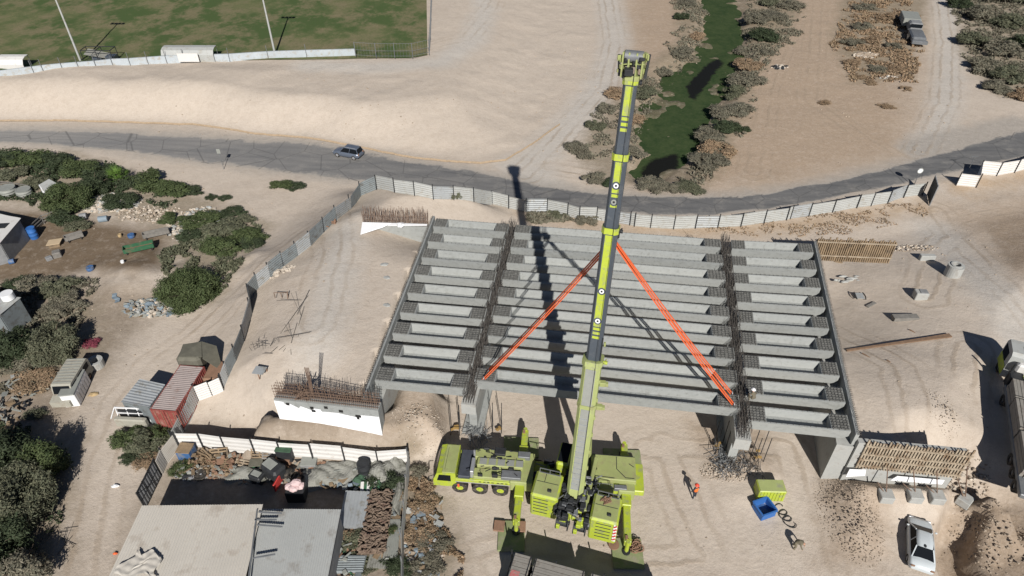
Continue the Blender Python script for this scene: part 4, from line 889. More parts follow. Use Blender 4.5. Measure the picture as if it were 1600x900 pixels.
# ================================================================ FENCES AND WALLS
def fence(name, label, cat, base, h, pm, pom, lean=0., ribs=7, jit=.05, side=1, posth=.12, rail=False):
    """base = world points on the ground, one per post"""
    root = thing(name, label, cat, base[0]); o = Vector(base[0]); r = random.Random(len(base) * 7 + int(h * 10))
    offs = [Vector((r.uniform(-jit, jit), r.uniform(-jit, jit), r.uniform(-jit, jit))) for _ in base]
    for i in range(len(base) - 1):
        a, b = Vector(base[i]) - o, Vector(base[i + 1]) - o; d = (b - a); d.z = 0; n = Vector((-d.y, d.x, 0)).normalized() * side
        up = Vector((0, 0, h)); hv = h * r.uniform(.94, 1.05)
        a1, b1 = a + offs[i] + d * .01, b + offs[i + 1] - d * .01; t = n * lean; a1.z -= .1; b1.z -= .1
        m = MB(); m.corr(a1, a1 + t + Vector((0, 0, hv)), b1 + t + Vector((0, 0, hv * r.uniform(.97, 1.03))), b1, ribs, .035, .02); p_ = m.build('panel', pm if isinstance(pm, str) else pm[i % len(pm)], root)
    for i, p in enumerate(base):
        p = Vector(p) - o; q = Vector(base[min(i + 1, len(base) - 1)]) - o - p if i < len(base) - 1 else p - (Vector(base[i - 1]) - o); n = Vector((-q.y, q.x, 0)).normalized() * side
        m = MB(); m.bar(p - n * .07 + Vector((0, 0, -.2)), p - n * .07 + n * lean + Vector((0, 0, h + posth)), .10); m.build('post', pom, root)
    return root
mixF = ['zinc', 'fencew', 'zinc', 'zinc', 'fencew']
site = [(589, 296), (617, 301), (648, 306), (677, 311), (709, 312), (740, 315), (769, 319), (795, 326), (822, 331), (855, 331), (887, 338), (905, 343), (932, 344), (960, 348), (984, 352), (991, 354), (1016, 356), (1052, 358), (1086, 357), (1121, 356), (1157, 354), (1193, 349), (1228, 344), (1234, 342), (1263, 338), (1300, 332), (1338, 325), (1360, 322), (1386, 318), (1411, 309), (1440, 305)]
pts = [G(*p) for p in site]
fence('site_fence', 'long whitish corrugated hoarding between the bridge and the asphalt road', 'fence', pts, 2.0, ['fencew', 'fencew', 'fencew', 'zinc', 'fencew'], 'dark')
left = [(589, 296), (563, 306), (547, 327), (525, 344), (507, 363), (485, 385), (464, 401), (443, 417), (422, 434), (403, 450), (391, 468), (393, 490), (383, 533), (370, 563), (357, 590), (350, 608)]
fence('site_fence', 'grey zinc hoarding winding down beside the dirt track left of the bridge', 'fence', [G(*p) for p in left], 2.0, ['zincdark', 'zincdark', 'zinc'], 'dark', lean=.15, jit=.14)
fence('site_fence', 'short white hoarding running from the red container to the leaning zinc hoarding', 'fence', [G(*p) for p in [(350, 611), (332, 619), (312, 626)]], 1.9, 'fencewb', 'dark')
fence('site_fence', 'grey corrugated hoarding running down along the side of the red container', 'fence', [G(*p) for p in [(311, 626), (301, 650), (289, 674), (276, 697)]], 2.1, ['fencew', 'zinc'], 'dark', ribs=9)
yard = [(282, 699), (319, 700), (354, 704), (400, 710), (441, 714), (490, 718), (540, 722), (592, 728), (640, 724)]
fence('yard_fence', 'bright white sheet fence behind the scrap yard with dark slanting posts', 'fence', [G(*p) for p in yard], 2.1, 'fencewb', 'dark', ribs=4, side=1)
fence('yard_fence', 'pale sheet fence down the right side of the scrap yard', 'fence', [G(*p) for p in [(640, 724), (638, 765), (635, 805), (630, 850), (632, 893), (630, 945)]], 2.0, ['fencew', 'roofbeige'], 'steel', ribs=4)
fence('yard_fence', 'weathered beige corrugated fence at the upper left corner of the scrap yard', 'fence', [G(*p) for p in [(280, 700), (262, 725), (254, 742)]], 2.1, 'roofbeige', 'dark', ribs=9)
g0, g1 = G(252, 745), G(228, 796)
root = thing('yard_gate', 'dark barred metal gate standing open left of the beige shed roof', 'gate', g0); d = g1 - g0
m = MB(); m.bar((0, 0, .1), d + Vector((0, 0, .1)), .08); m.bar((0, 0, 2.2), d + Vector((0, 0, 2.2)), .08); m.bar((0, 0, 1.1), d + Vector((0, 0, 1.1)), .06); m.bar((0, 0, 0), d + Vector((0, 0, 2.1)), .06); [m.bar(d * t, d * t + Vector((0, 0, 2.3)), .08) for t in (0, .33, .66, 1)]; m.build('gate_frame', 'dark', root)
m = MB(); m.corr((0, 0, .1), d + Vector((0, 0, .1)), d + Vector((0, 0, 2.1)), (0, 0, 2.1), 9, .03); m.build('gate_sheet', 'grey', root)
fence('site_fence', 'white hoarding right of the site entrance beside the road', 'fence', [G(*p) for p in [(1493, 290), (1524, 293), (1527, 272), (1556, 275), (1584, 270), (1612, 262), (1660, 246)]], 2.1, 'fencewb', 'dark', ribs=6)
gp = G(1452, 322); gq = G(1441, 303)
root = thing('site_gate', 'dark steel gate leaf folded open at the end of the road hoarding', 'gate', gp)
d = Vector((.9, 2.6, 0)); m = MB(); m.slab((0, 0, .2), d + Vector((0, 0, .2)), d + Vector((.0, 0, 3.0)), (0, 0, 3.0), .08); m.build('gate_leaf', 'dark', root)
m = MB(); [m.bar((0, -.05, h), d + Vector((0, -.05, h)), .12) for h in (.25, 1.6, 2.95)]; [m.bar(d * t, d * t + Vector((0, 0, 3.1)), .12) for t in (0, .5, 1)]; m.build('gate_frame', 'grey', root)
# road signs / posts by the fences
def signpost(px, py, h, kind, label, cat='road sign'):
    g = G(px, py); root = thing('sign_post', label, cat, g); MB().tube((0, 0, 0), (0, 0, h), .04, n=8).build('pole', 'steel', root)
    if kind == 'round': m = MB(); m.tube((0, -.03, h), (0, -.07, h), .42, n=20); m.build('sign_disc', 'white', root); m = MB(); m.ring((0, -.08, h), (0, 1, 0), .42, .33, .02, 24); m.build('sign_rim', 'greysheet', root)
    elif kind == 'T': MB().bar((-.5, 0, h), (.5, 0, h), .06).build('crossbar', 'steel', root)
    elif kind == 'board': MB().box((0, -.05, h - .3), (.5, .04, .7)).build('sign_board', 'greysheet', root)
signpost(1427, 292, 2.5, 'round', 'round white sign on a pole behind the road hoarding'); signpost(1512, 268, 2.4, 'T', 'thin post with a small crossbar behind the right hoarding', 'post')
signpost(350, 265, 3.2, 'board', 'lone thin pole with a small plate beside the road, left of the parked dust patch'); 
# pitch perimeter wall, posts, net
def G4(px, py, h=PH): return P(px, py, h)
wl = [(-120, 132), (0, 122), (55, 115), (70, 113), (100, 110), (125, 108), (152, 106), (178, 103), (205, 102), (233, 100), (262, 98), (290, 97), (360, 95), (420, 91), (480, 89), (556, 87)]
base = [P(a, b, PH) for a, b in wl]
root = thing('perimeter_wall', 'long low grey blue wall along the near edge of the grass pitch', 'wall', base[0]); o = base[0].copy()
m = MB()
for a, b in zip(base[:-1], base[1:]): m.bar(a - o + Vector((0, 0, .45)), b - o + Vector((0, 0, .45)), .3, 1.6)
m.build('wall', 'wallgrey', root)
for a in base[1:]: MB().tube(a - o + Vector((0, -.25, -.5)), a - o + Vector((0, -.25, 2.4)), .05, n=6).build('post', 'steel', root)
nb = [P(a, b, 3.9) for a, b in [(556, 88), (588, 90), (617, 90), (645, 90), (671, 84), (673, 60), (674, 30), (675, 0), (676, -40)]]
root = thing('mesh_fence', 'thin wire mesh fence round the right corner of the grass pitch', 'fence', nb[0]); o = nb[0].copy()
for a in nb: MB().tube(a - o, a - o + Vector((0, 0, 2.6)), .06, n=6).build('post', 'steel', root)
m = MB()
for a, b in zip(nb[:-1], nb[1:]):
    for h in (.3, 1.2, 2.5): m.bar(a - o + Vector((0, 0, h)), b - o + Vector((0, 0, h)), .04)
    L = (b - a).length; k = int(L / .5)
    for i in range(k): p = lp(a, b, i / k) - o; m.bar(p, p + Vector((0, 0, 2.5)), .018)
w = m.build('wire_mesh', 'steel', root); w['kind'] = 'stuff'
# light masts
for (px, py, label) in ((127, 98, 'tall pale floodlight mast at the left of the pitch wall, its top out of view'), (430, 86, 'tall pale floodlight mast right of the white dugout, its top out of view')):
    b = P(px, py, PH); root = thing('floodlight_mast', label, 'floodlight mast', b, 0, 'floodlight masts along the pitch'); MB().tube((0, 0, -.3), (0, 0, 14.6), .2, .11, n=10).build('pole', 'fencew', root)
    m = MB(); m.bar((-1.3, 0, 14.6), (1.3, 0, 14.6), .12); m.build('crossarm', 'steel', root)
    for x in (-1.1, -.35, .35, 1.1): m = MB(); m.box((x, .15, 14.7), (.6, .35, .55)); m.build('floodlight', 'dark', root)
# dugouts
def dugout(px, py, w, label, lx=0):
    b = P(px, py, PH); root = thing('dugout', label, 'shelter', b, 0)
    m = MB(); ps = [(1.3, 0), (1.35, 1.3), (.9, 2.0), (.1, 2.25), (-.9, 2.25), (-.9, 2.2), (.1, 2.18), (.85, 1.93), (1.27, 1.25), (1.22, 0)]
    ps = [(-y, z) for y, z in ps]; m.loft([[(x, y, z) for y, z in ps] for x in (-w / 2, w / 2)], True, True, False); m.build('shell', 'fencew' if w > 6 else 'fencewb', root)
    m = MB(); [m.bar((x, .9, 0), (x, .9, 2.2), .06) for x in (-w / 2 + .1, 0, w / 2 - .1)]; m.build('post', 'steel', root); MB().box((0, -.6, .45), (w - .4, .4, .06)).build('bench', 'grey', root)
dugout(300, 93, 9.2, 'long white curved dugout shelter behind the pitch wall')
MB().box((0, 0, .8), (3.6, .06, 1.5)).build('white_board', 'fencewb', loc=None); wb = bpy.data.objects['white_board.002'] if 'white_board.002' in bpy.data.objects else bpy.data.objects['white_board.001']
wb.location = P(296, 97, PH + .3); wb.name = 'screen_board'; tag(wb, 'plain pale board leaning on the wall below the long white dugout', 'board')
dugout(27, 108, 4.6, 'short white boxy dugout at the far left of the pitch wall')
b = P(160, 96, PH); root = thing('equipment_frame', 'dark metal frame shelter with tarp between the mast and the dugout', 'frame shelter', b)
m = MB(); [m.bar((x, y, 0), (x, y, 2.3), .09) for x in (-2.6, 0, 2.6) for y in (-1, 1)]; [m.bar((-2.6, y, 2.3), (2.6, y, 2.3), .1) for y in (-1, 1)]; [m.bar((x, -1, 2.3), (x, 1, 2.3), .1) for x in (-2.6, 0, 2.6)]; m.bar((-2.6, -1, 0), (0, -1, 2.3), .07); m.build('frame', 'dark', root)
m = MB(); m.slab((-2.3, -.9, 1.6), (1.4, -.9, .9), (1.6, .9, 1.1), (-2.2, .9, 2.0), .05); m.build('tarp', 'tarp', root); m = MB(); m.bevbox((1.9, 0, .6), (1.5, 1.6, 1.1)); m.bevbox((-.6, .1, .4), (1.8, 1.2, .8)); m.build('box', 'boomdark', root)
# silt mesh line at the toe of the bank
tp = PV([(-60, 191), (0, 191), (100, 190), (200, 193), (300, 196), (345, 202), (400, 211), (480, 217), (560, 231), (600, 240), (650, 249), (700, 254), (750, 257), (790, 252), (830, 228), (875, 196)])
m = MB()
for a, b in zip(tp[:-1], tp[1:]):
    n = max(2, int((b - a).length / 1.5)); 
    for i in range(n):
        p, q = lp(a, b, i / n), lp(a, b, (i + 1) / n); p = onz(p, .05 + random.uniform(0, .1)); q = onz(q, .05 + random.uniform(0, .1)); m.slab(p, q, q + Vector((0, .22, .2)), p + Vector((0, .22, .2)), .03)
o = m.build('silt_barrier', 'orangemesh', loc=tp[0]); tag(o, 'low brownish orange mesh strip along the foot of the pale bank beside the road', 'barrier')
# ================================================================ BUILDINGS AND SHEDS (lower left)
def shed(corners, zs, thick, label, name, roofm, wallm, n, drop=2.4, along=True, walls=True):
    """corners: world roof corners a,b,c,d (ribs run a->d)"""
    a, b, c, d = corners; ctr = (a + b + c + d) / 4; g = Zs(ctr.x, ctr.y); root = thing(name, label, 'shed', (ctr.x, ctr.y, g)); o = Vector((ctr.x, ctr.y, g)); L = [v - o for v in (a, b, c, d)]
    m = MB(); m.corr(*L, n, .035, .03); rf_ = m.build('roof', roofm, root)
    if walls:
        I_ = [L[i] + (L[(i + 2) % 4] - L[i]) * .04 for i in range(4)]
        for i in range(4):
            p, q = I_[i], I_[(i + 1) % 4]; m = MB(); m.slab((p.x, p.y, -.3), (q.x, q.y, -.3), (q.x, q.y, q.z - .08), (p.x, p.y, p.z - .08), .1); m.build('wall', wallm, root)
    else:
        for i in range(4): p = L[i] + (L[(i + 2) % 4] - L[i]) * .06; MB().bar((p.x, p.y, -.3), (p.x, p.y, p.z - .05), .12).build('post', 'steel', root)
    return root
cz = [P(222, 790, 3.3), P(411, 788, 3.3), P(375, 940, 3.1), P(152, 940, 3.1)]
shed(cz, None, .1, 'big shed with a beige corrugated roof at the bottom left of the yard', 'large_shed', 'roofbeige', 'fencew', 46)
cz = [P(409, 795, 3.0), P(533, 796, 3.0), P(505, 940, 2.8), P(380, 940, 2.8)]
shed(cz, None, .1, 'grey corrugated roofed shed to the right of the beige one', 'small_shed', 'roofgrey', 'grey', 34)
# frame members lying over the grey roof's edge
m = MB()
for (x1, y1, x2, y2) in ((404, 800, 440, 802), (402, 820, 441, 823), (396, 872, 430, 866), (402, 796, 384, 940), (398, 812, 432, 812)): m.bar(P(x1, y1, 3.35), P(x2, y2, 3.35), .1)
o = m.build('roof_frame', 'steel', loc=P(402, 820, 3.35)); tag(o, 'thin steel members bridging the gap between the beige and grey shed roofs', 'steel frame')
# tarp crumpled at the foot of beige roof
root = thing('crumpled_cloth', 'crumpled grey brown cloth on the lower left of the beige roof', 'cloth', P(222, 882, 3.35)); m = MB(); r = random.Random(4); nx_, ny_ = 22, 16; vs = []
for j in range(ny_):
    for i in range(nx_):
        u, v_ = i / (nx_ - 1) * 2 - 1, j / (ny_ - 1) * 2 - 1; x = u * 1.2 * (1 - .3 * v_) + .3 * math.sin(3 * v_); y = v_ * .9 + .2 * math.sin(u * 5)
        vs.append((x, y, .04 + .10 * abs(math.sin(u * 7 + v_ * 3) * math.cos(v_ * 6 - u * 2)) + .05 * r.random()))
m.add(vs, [(j * nx_ + i, j * nx_ + i + 1, (j + 1) * nx_ + i + 1, (j + 1) * nx_ + i) for j in range(ny_ - 1) for i in range(nx_ - 1)], True); m.build('cloth', 'roofbeige', root)
# red shipping container
A, B_, C_, D_ = P(280, 570, 2.75), P(316, 574, 2.75), P(276, 643, 2.75), P(234, 638, 2.75)
ex = (B_ - A).normalized(); ey = (A - D_).normalized(); rz = math.atan2(ey.y, ey.x) - math.pi / 2; cc = (A + C_) / 2
def container(cx, cy, z, rz, L, W_, H_, label, wm, roofm_):
    root = thing('shipping_container', label, 'container', (cx, cy, z), rz)
    for sx_ in (-1, 1):
        m = MB(); x = sx_ * W_ / 2; m.corr((x, -L / 2, .15), (x, L / 2, .15), (x, L / 2, H_ - .1), (x, -L / 2, H_ - .1), 20, .045 * sx_, .02); m.build('side_wall', wm, root)
    m = MB(); m.corr((-W_ / 2, L / 2, .15), (W_ / 2, L / 2, .15), (W_ / 2, L / 2, H_ - .1), (-W_ / 2, L / 2, H_ - .1), 8, .04); m.build('end_wall', wm, root)
    m = MB(); m.corr((-W_ / 2 + .04, L / 2, H_), (-W_ / 2 + .04, -L / 2, H_), (W_ / 2 - .04, -L / 2, H_), (W_ / 2 - .04, L / 2, H_), 24, .03); m.build('roof', roofm_, root)
    m = MB()
    for x in (-1, 1):
        for y in (-1, 1): m.bar((x * W_ / 2, y * L / 2, 0), (x * W_ / 2, y * L / 2, H_ + .01), .13)
        m.bar((x * W_ / 2, -L / 2, H_ - .05), (x * W_ / 2, L / 2, H_ - .05), .1); m.bar((x * W_ / 2, -L / 2, .1), (x * W_ / 2, L / 2, .1), .14)
    for y in (-1, 1): m.bar((-W_ / 2, y * L / 2, H_ - .05), (W_ / 2, y * L / 2, H_ - .05), .1); m.bar((-W_ / 2, y * L / 2, .1), (W_ / 2, y * L / 2, .1), .14)
    m.build('corner_frame', wm, root)
    for x in (-1, 1):
        m = MB(); m.box((x * W_ * .245, -L / 2 - .01, H_ / 2), (W_ * .46, .06, H_ - .35)); dd = m.build('door', wm, root)
        m = MB(); m.bar((x * W_ * .12, -L / 2 - .07, .2), (x * W_ * .12, -L / 2 - .07, H_ - .2), .045); m.bar((x * W_ * .36, -L / 2 - .07, .2), (x * W_ * .36, -L / 2 - .07, H_ - .2), .045); m.build('lock_rod', 'rust', dd)
    return root
container(cc.x, cc.y, Zs(cc.x, cc.y) - .05, rz, (A - D_).length, (B_ - A).length, 2.75 - Zs(cc.x, cc.y) + .05, 'faded red shipping container with a pinkish grey ribbed roof', 'contred', 'controof')
# lean-to roof and the white trailer front below
rf = [P(218, 592, 2.5), P(258, 601, 2.6), P(233, 636, 2.5), P(189, 628, 2.3)]
shed([rf[0], rf[1], rf[2], rf[3]][1:] + [rf[0]], None, .1, 'lean-to with a grey zinc roof against the red container', 'lean_to_shed', 'zinc', 'zincdark', 9)
g = G(212, 665); root = thing('old_trailer', 'battered cream caravan front and frame below the zinc lean-to', 'trailer', g, -.06)
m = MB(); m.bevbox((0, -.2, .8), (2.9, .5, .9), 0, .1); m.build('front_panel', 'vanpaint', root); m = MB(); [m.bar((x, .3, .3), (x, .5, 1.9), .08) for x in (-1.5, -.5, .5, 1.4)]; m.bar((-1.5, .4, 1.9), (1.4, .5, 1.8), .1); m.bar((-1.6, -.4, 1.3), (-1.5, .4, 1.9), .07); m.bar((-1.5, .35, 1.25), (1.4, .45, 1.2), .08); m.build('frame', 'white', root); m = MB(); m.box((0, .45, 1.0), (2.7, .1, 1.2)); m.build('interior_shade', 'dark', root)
# old truck with a tarp behind the container
g = G(318, 583); root = thing('old_truck', 'old olive truck body with a draped tarpaulin behind the red container', 'truck', g, rz + .1)
m = MB(); m.bevbox((-.8, .6, 1.5), (2.3, 2.0, 1.5), 0, .25); m.build('cab', 'olive', root); m = MB(); m.slab((-.2, 1.9, 2.3), (1.2, 1.7, 1.9), (2.2, -.4, .5), (.6, -.2, 2.1), .06); m.slab((-1.9, 1.6, 2.2), (-.2, 1.9, 2.3), (.5, .0, 2.2), (-1.6, -.2, 2.3), .05); m.build('tarpaulin', 'olive', root)
m = MB(); m.bevbox((1.6, -.6, .6), (1.6, 2.4, .9), 0, .1); m.build('load_bed', 'rust', root)
for x, y in ((-1.7, .8), (.2, 1.6)): MB().ring((x, y, .5), (1, 0, 0), .5, .2, .3, 16).build('wheel', 'rubber', root)
# derelict van
a, b, c = P(95, 566, 2.1), P(121, 571, 2.1), P(72, 602, 2.1); ey = (a - c).normalized(); vz = math.atan2(ey.y, ey.x) - math.pi / 2; cc = (a + P(92, 604, 2.1)) / 2 - Vector((-.9, 0, 0)) + Vector((-.3, .1, 0)); gz = Zs(cc.x, cc.y)
root = thing('derelict_van', 'derelict beige van with a ribbed roof parked beside a white box', 'van', (cc.x, cc.y, gz), vz)
m = MB(); pr = [(-2.6, .35), (-2.6, 1.0), (-1.7, 1.15), (-1.45, 2.0), (-1.3, 2.1), (2.0, 2.1), (2.15, 1.9), (2.2, .35)]; m.loft([[(x, p, q) for p, q in pr] for x in (-.9, .9)], True, True, False); m.build('body', 'vanpaint', root)
m = MB(); [m.box((0, y, 2.12), (1.6, .07, .04)) for y in np.arange(-1.1, 2., .38)]; m.build('roof_rib', 'greysheet', root)
for y in (-.9, .3, 1.4): m = MB(); m.box((.91, y, 1.55), (.03, .85, .6)); m.build('side_window', 'glass', root)
m = MB(); m.slab((-.8, -1.72, 1.18), (.8, -1.72, 1.18), (.75, -1.5, 1.98), (-.75, -1.5, 1.98), .03); m.build('windscreen', 'glass', root)
for x in (-.85, .85):
    for y in (-1.7, 1.3): w_ = MB().ring((x, y, .33), (1, 0, 0), .33, .17, .2, 18).build('wheel', 'rubber', root); MB().tube((x - .05, y, .33), (x + .05, y, .33), .18, n=14).build('rim', 'rust', w_)
g = G(113, 628); root = thing('white_box_body', 'white insulated box body with a grey lid standing beside the derelict van', 'box body', (g.x + .2, g.y + .9, g.z), vz + .1)
m = MB(); m.bevbox((0, 0, .85), (1.3, 3.2, 1.5), 0, .05); m.build('body', 'white', root); m = MB(); m.bevbox((-.05, 0, 1.66), (1.4, 3.3, .1), 0, .03); m.build('lid', 'greysheet', root)
m = MB(); [m.box((.67, y, .85), (.03, .06, 1.3)) for y in np.arange(-1.3, 1.4, .5)]; m.build('rib', 'silver', root)
# concrete rings / tyres near the van
for (px, py, ro, h, mn, lab, cat, nm) in ((152, 572, .75, .8, 'concrete2', 'upright grey concrete ring above the derelict van', 'concrete ring', 'concrete_ring'), (134, 588, .6, .9, 'grey', 'open dark drum next to the white box body', 'drum', 'open_drum')):
    g = G(px, py); o = MB().ring((0, 0, h / 2), (0, 0, 1), ro, ro * .62, h, 22).build(nm, mn); o.location = g; tag(o, lab, cat)
# far-left buildings: white roofs
def roofbox(pxs, h, label, rm_, wm_, nm, n=10):
    shed([P(a, b, h) for a, b in pxs], None, .1, label, nm, rm_, wm_, n)
roofbox([(-60, 322), (33, 341), (0, 380), (-80, 400)], 3.0, 'white flat roofed pen building at the left edge above the tree', 'fencewb', 'grey', 'pen_building', 3)
roofbox([(-50, 452), (33, 465), (0, 492), (-60, 500)], 3.2, 'pale roofed hut at the left edge with a round tank on top', 'fencew', 'zincdark', 'small_hut', 6)
o = MB().tube((0, 0, 0), (0, 0, .7), .62, n=24).build('water_tank', 'white'); o.location = P(14, 466, 3.3); tag(o, 'round white tank standing on the roof of the left edge hut', 'tank')
m = MB(); m.slab((-.4, -.6, 0), (.6, -.5, 0), (.6, .5, .02), (-.5, .4, .02), .08); o = m.build('dark_hatch', 'dark'); o.location = P(3, 352, 3.1); tag(o, 'small black hatch on the white pen building roof', 'hatch')
# pens and rails
def rail(pts, label, h=1.2, mn='greyplank', nr=3, nm='pen_rail', cat='rail fence'):
    w = [G(*p) for p in pts]; root = thing(nm, label, cat, w[0]); o = w[0].copy(); 
    for a in w: MB().bar(a - o, a - o + Vector((0, 0, h + .1)), .1).build('post', mn, root)
    for k in range(nr):
        m = MB(); [m.bar(a - o + Vector((0, 0, h * (k + 1) / nr)), b - o + Vector((0, 0, h * (k + 1) / nr)), .05, .12) for a, b in zip(w[:-1], w[1:])]; m.build('rail', mn, root)
rail([(-10, 425), (20, 397), (48, 370), (70, 350), (92, 342)], 'weathered grey rail fence beside the blue barrel')
rail([(-10, 292), (20, 294), (48, 299)], 'low grey wall like rail at the upper left pen', .9, 'greyplank', 3)
# torn white truck wreck
g = G(86, 310); root = thing('wrecked_trailer', 'torn white panelled trailer wreck half hidden by the large green shrub', 'wreck', g, -.75)
m = MB(); m.slab((-2.6, -.6, 1.3), (-.4, -.7, 1.2), (-.2, 1.2, 1.5), (-2.6, .8, 1.6), .1); m.slab((-.2, -.8, 1.0), (1.4, -.7, .8), (1.5, .9, .8), (-.2, 1.0, 1.2), .08); m.slab((1.3, -.5, 1.2), (3.2, -.3, .7), (3.1, 1.0, .8), (1.4, 1.1, 1.3), .08); m.build('panel', 'fencew', root)
m = MB(); m.slab((-2.6, -.65, 0), (-1.6, -.7, 0), (-1.6, -.7, 1.3), (-2.6, -.65, 1.3), .06); m.slab((-.9, -.75, 0), (1.4, -.75, 0), (1.4, -.75, .75), (-.9, -.75, 1.1), .06); m.build('side_panel', 'membrane', root); m = MB(); m.bevbox((-.2, .2, .5), (3.6, 1.0, .8)); m.build('chassis', 'dark', root)
# ---- small farmyard items
def barrel(px, py, mn, label, lying=False, r0=.32, h=.95, cat='barrel'):
    g = G(px, py); root = thing('barrel', label, cat, g); m = MB()
    if lying: m.tube((-h / 2, 0, r0), (h / 2, .25, r0), r0, n=18)
    else: m.loft([[(r_ * math.cos(2 * math.pi * k / 18), r_ * math.sin(2 * math.pi * k / 18), z_) for k in range(18)] for z_, r_ in ((0, r0 * .93), (.1 * h, r0), (.33 * h, r0), (.35 * h, r0 * 1.05), (.37 * h, r0), (.64 * h, r0), (.66 * h, r0 * 1.05), (.68 * h, r0), (h, r0 * .95))])
    m.build('drum', mn, root)
    m = MB(); 
    if lying: m.ring((h / 2, .25, r0), (1, .25, 0), r0 * .98, r0 * .8, .06)
    else: m.ring((0, 0, h), (0, 0, 1), r0, r0 * .8, .05)
    m.build('rim', mn, root)
barrel(55, 372, 'blue', 'tall bright blue barrel beside the rail fence', h=1.5, r0=.5); barrel(162, 347, 'bluepale', 'faded blue barrel lying by the rubble heap', True, .4, 1.0)
barrel(19, 413, 'bluedk', 'dark blue tub lying near the lower end of the rail fence', True, .3, .5); barrel(142, 422, 'bluedk', 'small dark blue tub alone on the brown yard', False, .42, .4); barrel(206, 371, 'bluedk', 'small blue crate like tub left of the green cart', False, .4, .4)
barrel(131, 343, 'grey', 'grey drum left of the faded blue barrel', True, .4, .8); barrel(192, 411, 'white', 'tiny white pail below the green cart', False, .2, .3); barrel(188, 370, 'straw', 'small cream pail in the middle of the brown yard', False, .22, .35)
barrel(40, 305, 'greysheet', 'octagonal grey tank in the upper left pen', False, .95, .9, 'tank'); barrel(15, 303, 'greysheet', 'large pale round tank at the left edge pen', False, 1.05, 1.0, 'tank')
g = G(87, 384); root = thing('tan_crate', 'open tan plywood crate above the grey crate', 'crate', g, .35); m = MB(); m.slab((-.8, -.5, .55), (.7, -.6, .55), (.9, .5, .6), (-.6, .6, .6), .08); m.build('lid', 'tan', root); m = MB(); m.bevbox((0, 0, .25), (1.2, .9, .5)); m.build('body', 'timber', root)
g = G(88, 402); root = thing('grey_crate', 'grey metal crate heap just below the tan crate', 'crate', g, .5); m = MB(); m.bevbox((.2, .1, .35), (.9, .9, .7)); m.build('body', 'greyplank', root); m = MB(); m.bevbox((-.7, -.2, .2), (.7, .6, .4), .3); m.build('side_box', 'grey', root)
def cart(px, py, L, w, rz, mn, label, inner='plank'):
    g = G(px, py); root = thing('feed_cart', label, 'feed trough', g, rz)
    for y in (-w / 2, w / 2): m = MB(); m.box((0, y, .6), (L, .07, .55)); m.build('side_board', mn, root)
    for x in (-L / 2, L / 2): m = MB(); m.box((x, 0, .6), (.07, w + .07, .55)); m.build('end_board', mn, root)
    m = MB(); m.box((0, 0, .42), (L - .1, w - .1, .08)); m.build('floor', inner, root); m = MB(); [m.bar((x, y, 0), (x, y, .4), .1) for x in (-L / 2 + .3, L / 2 - .3) for y in (-w / 2, w / 2)]; m.build('leg', 'dark', root)
cart(219, 392, 3.3, .95, .42, 'green', 'green steel trough cart in the brown yard'); cart(246, 370, 3.0, .7, .42, 'greyplank', 'grey wooden trough just above the green cart'); cart(118, 375, 2.0, .7, .6, 'greyplank', 'small grey frame trough near the tan crate')
g = G(181, 466); m = MB(); vs = []
for i in range(9): x = -1. + i * .25; vs += [(x, -.25 + .12 * math.sin(i * 1.3), .08 + .1 * abs(math.sin(i))), (x, .25 + .12 * math.sin(i * 1.3), .14)]
m.add(vs, [(2 * i, 2 * i + 2, 2 * i + 3, 2 * i + 1) for i in range(8)]); m.add([Vector(v) - Vector((0, 0, .06)) for v in vs], [(2 * i, 2 * i + 1, 2 * i + 3, 2 * i + 2) for i in range(8)]); o = m.build('bent_gutter', 'bluepale'); o.location = g; o.rotation_euler.z = -.9; tag(o, 'bent pale blue metal strip lying on the dirt above the big shrub', 'metal strip')
# generic rubble heaps
def heap(px, py, rx, ry, n, smin, smax, mats, label, nm='rubble_heap', cat='rubble', seed=1, kind=None, hh=.3):
    g = G(px, py); r = random.Random(seed * 31 + px); root = None; ms = [MB() for _ in mats]
    for i in range(n):
        a = r.uniform(0, 6.28); q = math.sqrt(r.random()); x, y = rx * q * math.cos(a), ry * q * math.sin(a); s_ = r.uniform(smin, smax) * (1.2 - .5 * q)
        zz = Zs(g.x + x, g.y + y) - g.z + r.uniform(0, hh) * (1 - q); ms[r.randrange(len(mats))].blob((x, y, zz + s_ * .25), (s_, s_ * r.uniform(.6, 1), s_ * r.uniform(.4, .8)), r.random(), 5, 3, .35)
    if len(mats) == 1: o = ms[0].build(nm, mats[0]); o.location = g; tag(o, label, cat); o['kind'] = 'stuff'; return o
    root = thing(nm, label, cat, g); root['kind'] = 'stuff'
    for mm, k in zip(ms, mats): oo = mm.build('stones', k, root)
    return root
heap(170, 318, 4.3, 2.4, 700, .1, .42, ['rock', 'concrete2'], 'heap of pale limestone rubble behind the brown yard')
heap(235, 335, 4.5, 2.0, 260, .08, .26, ['rock', 'rockdk'], 'scattered pale stones right of the rubble heap')
heap(305, 350, 3.5, 4.0, 320, .1, .4, ['rock', 'fencew'], 'white stones among the shrubs near the left hoarding')
heap(245, 480, 3.6, 1.7, 160, .12, .5, ['greysheet', 'bluepale', 'tarp', 'rock'], 'dump of grey and blue scrap at the foot of the large round shrub', 'scrap_dump', 'scrap')
heap(662, 865, 1.6, 3.0, 260, .08, .3, ['rock', 'rockdk', 'bluepale'], 'stones and litter outside the right yard fence')
heap(440, 425, 1.6, 1.0, 40, .12, .3, ['rock'], 'small row of stones at the foot of the winding zinc hoarding')
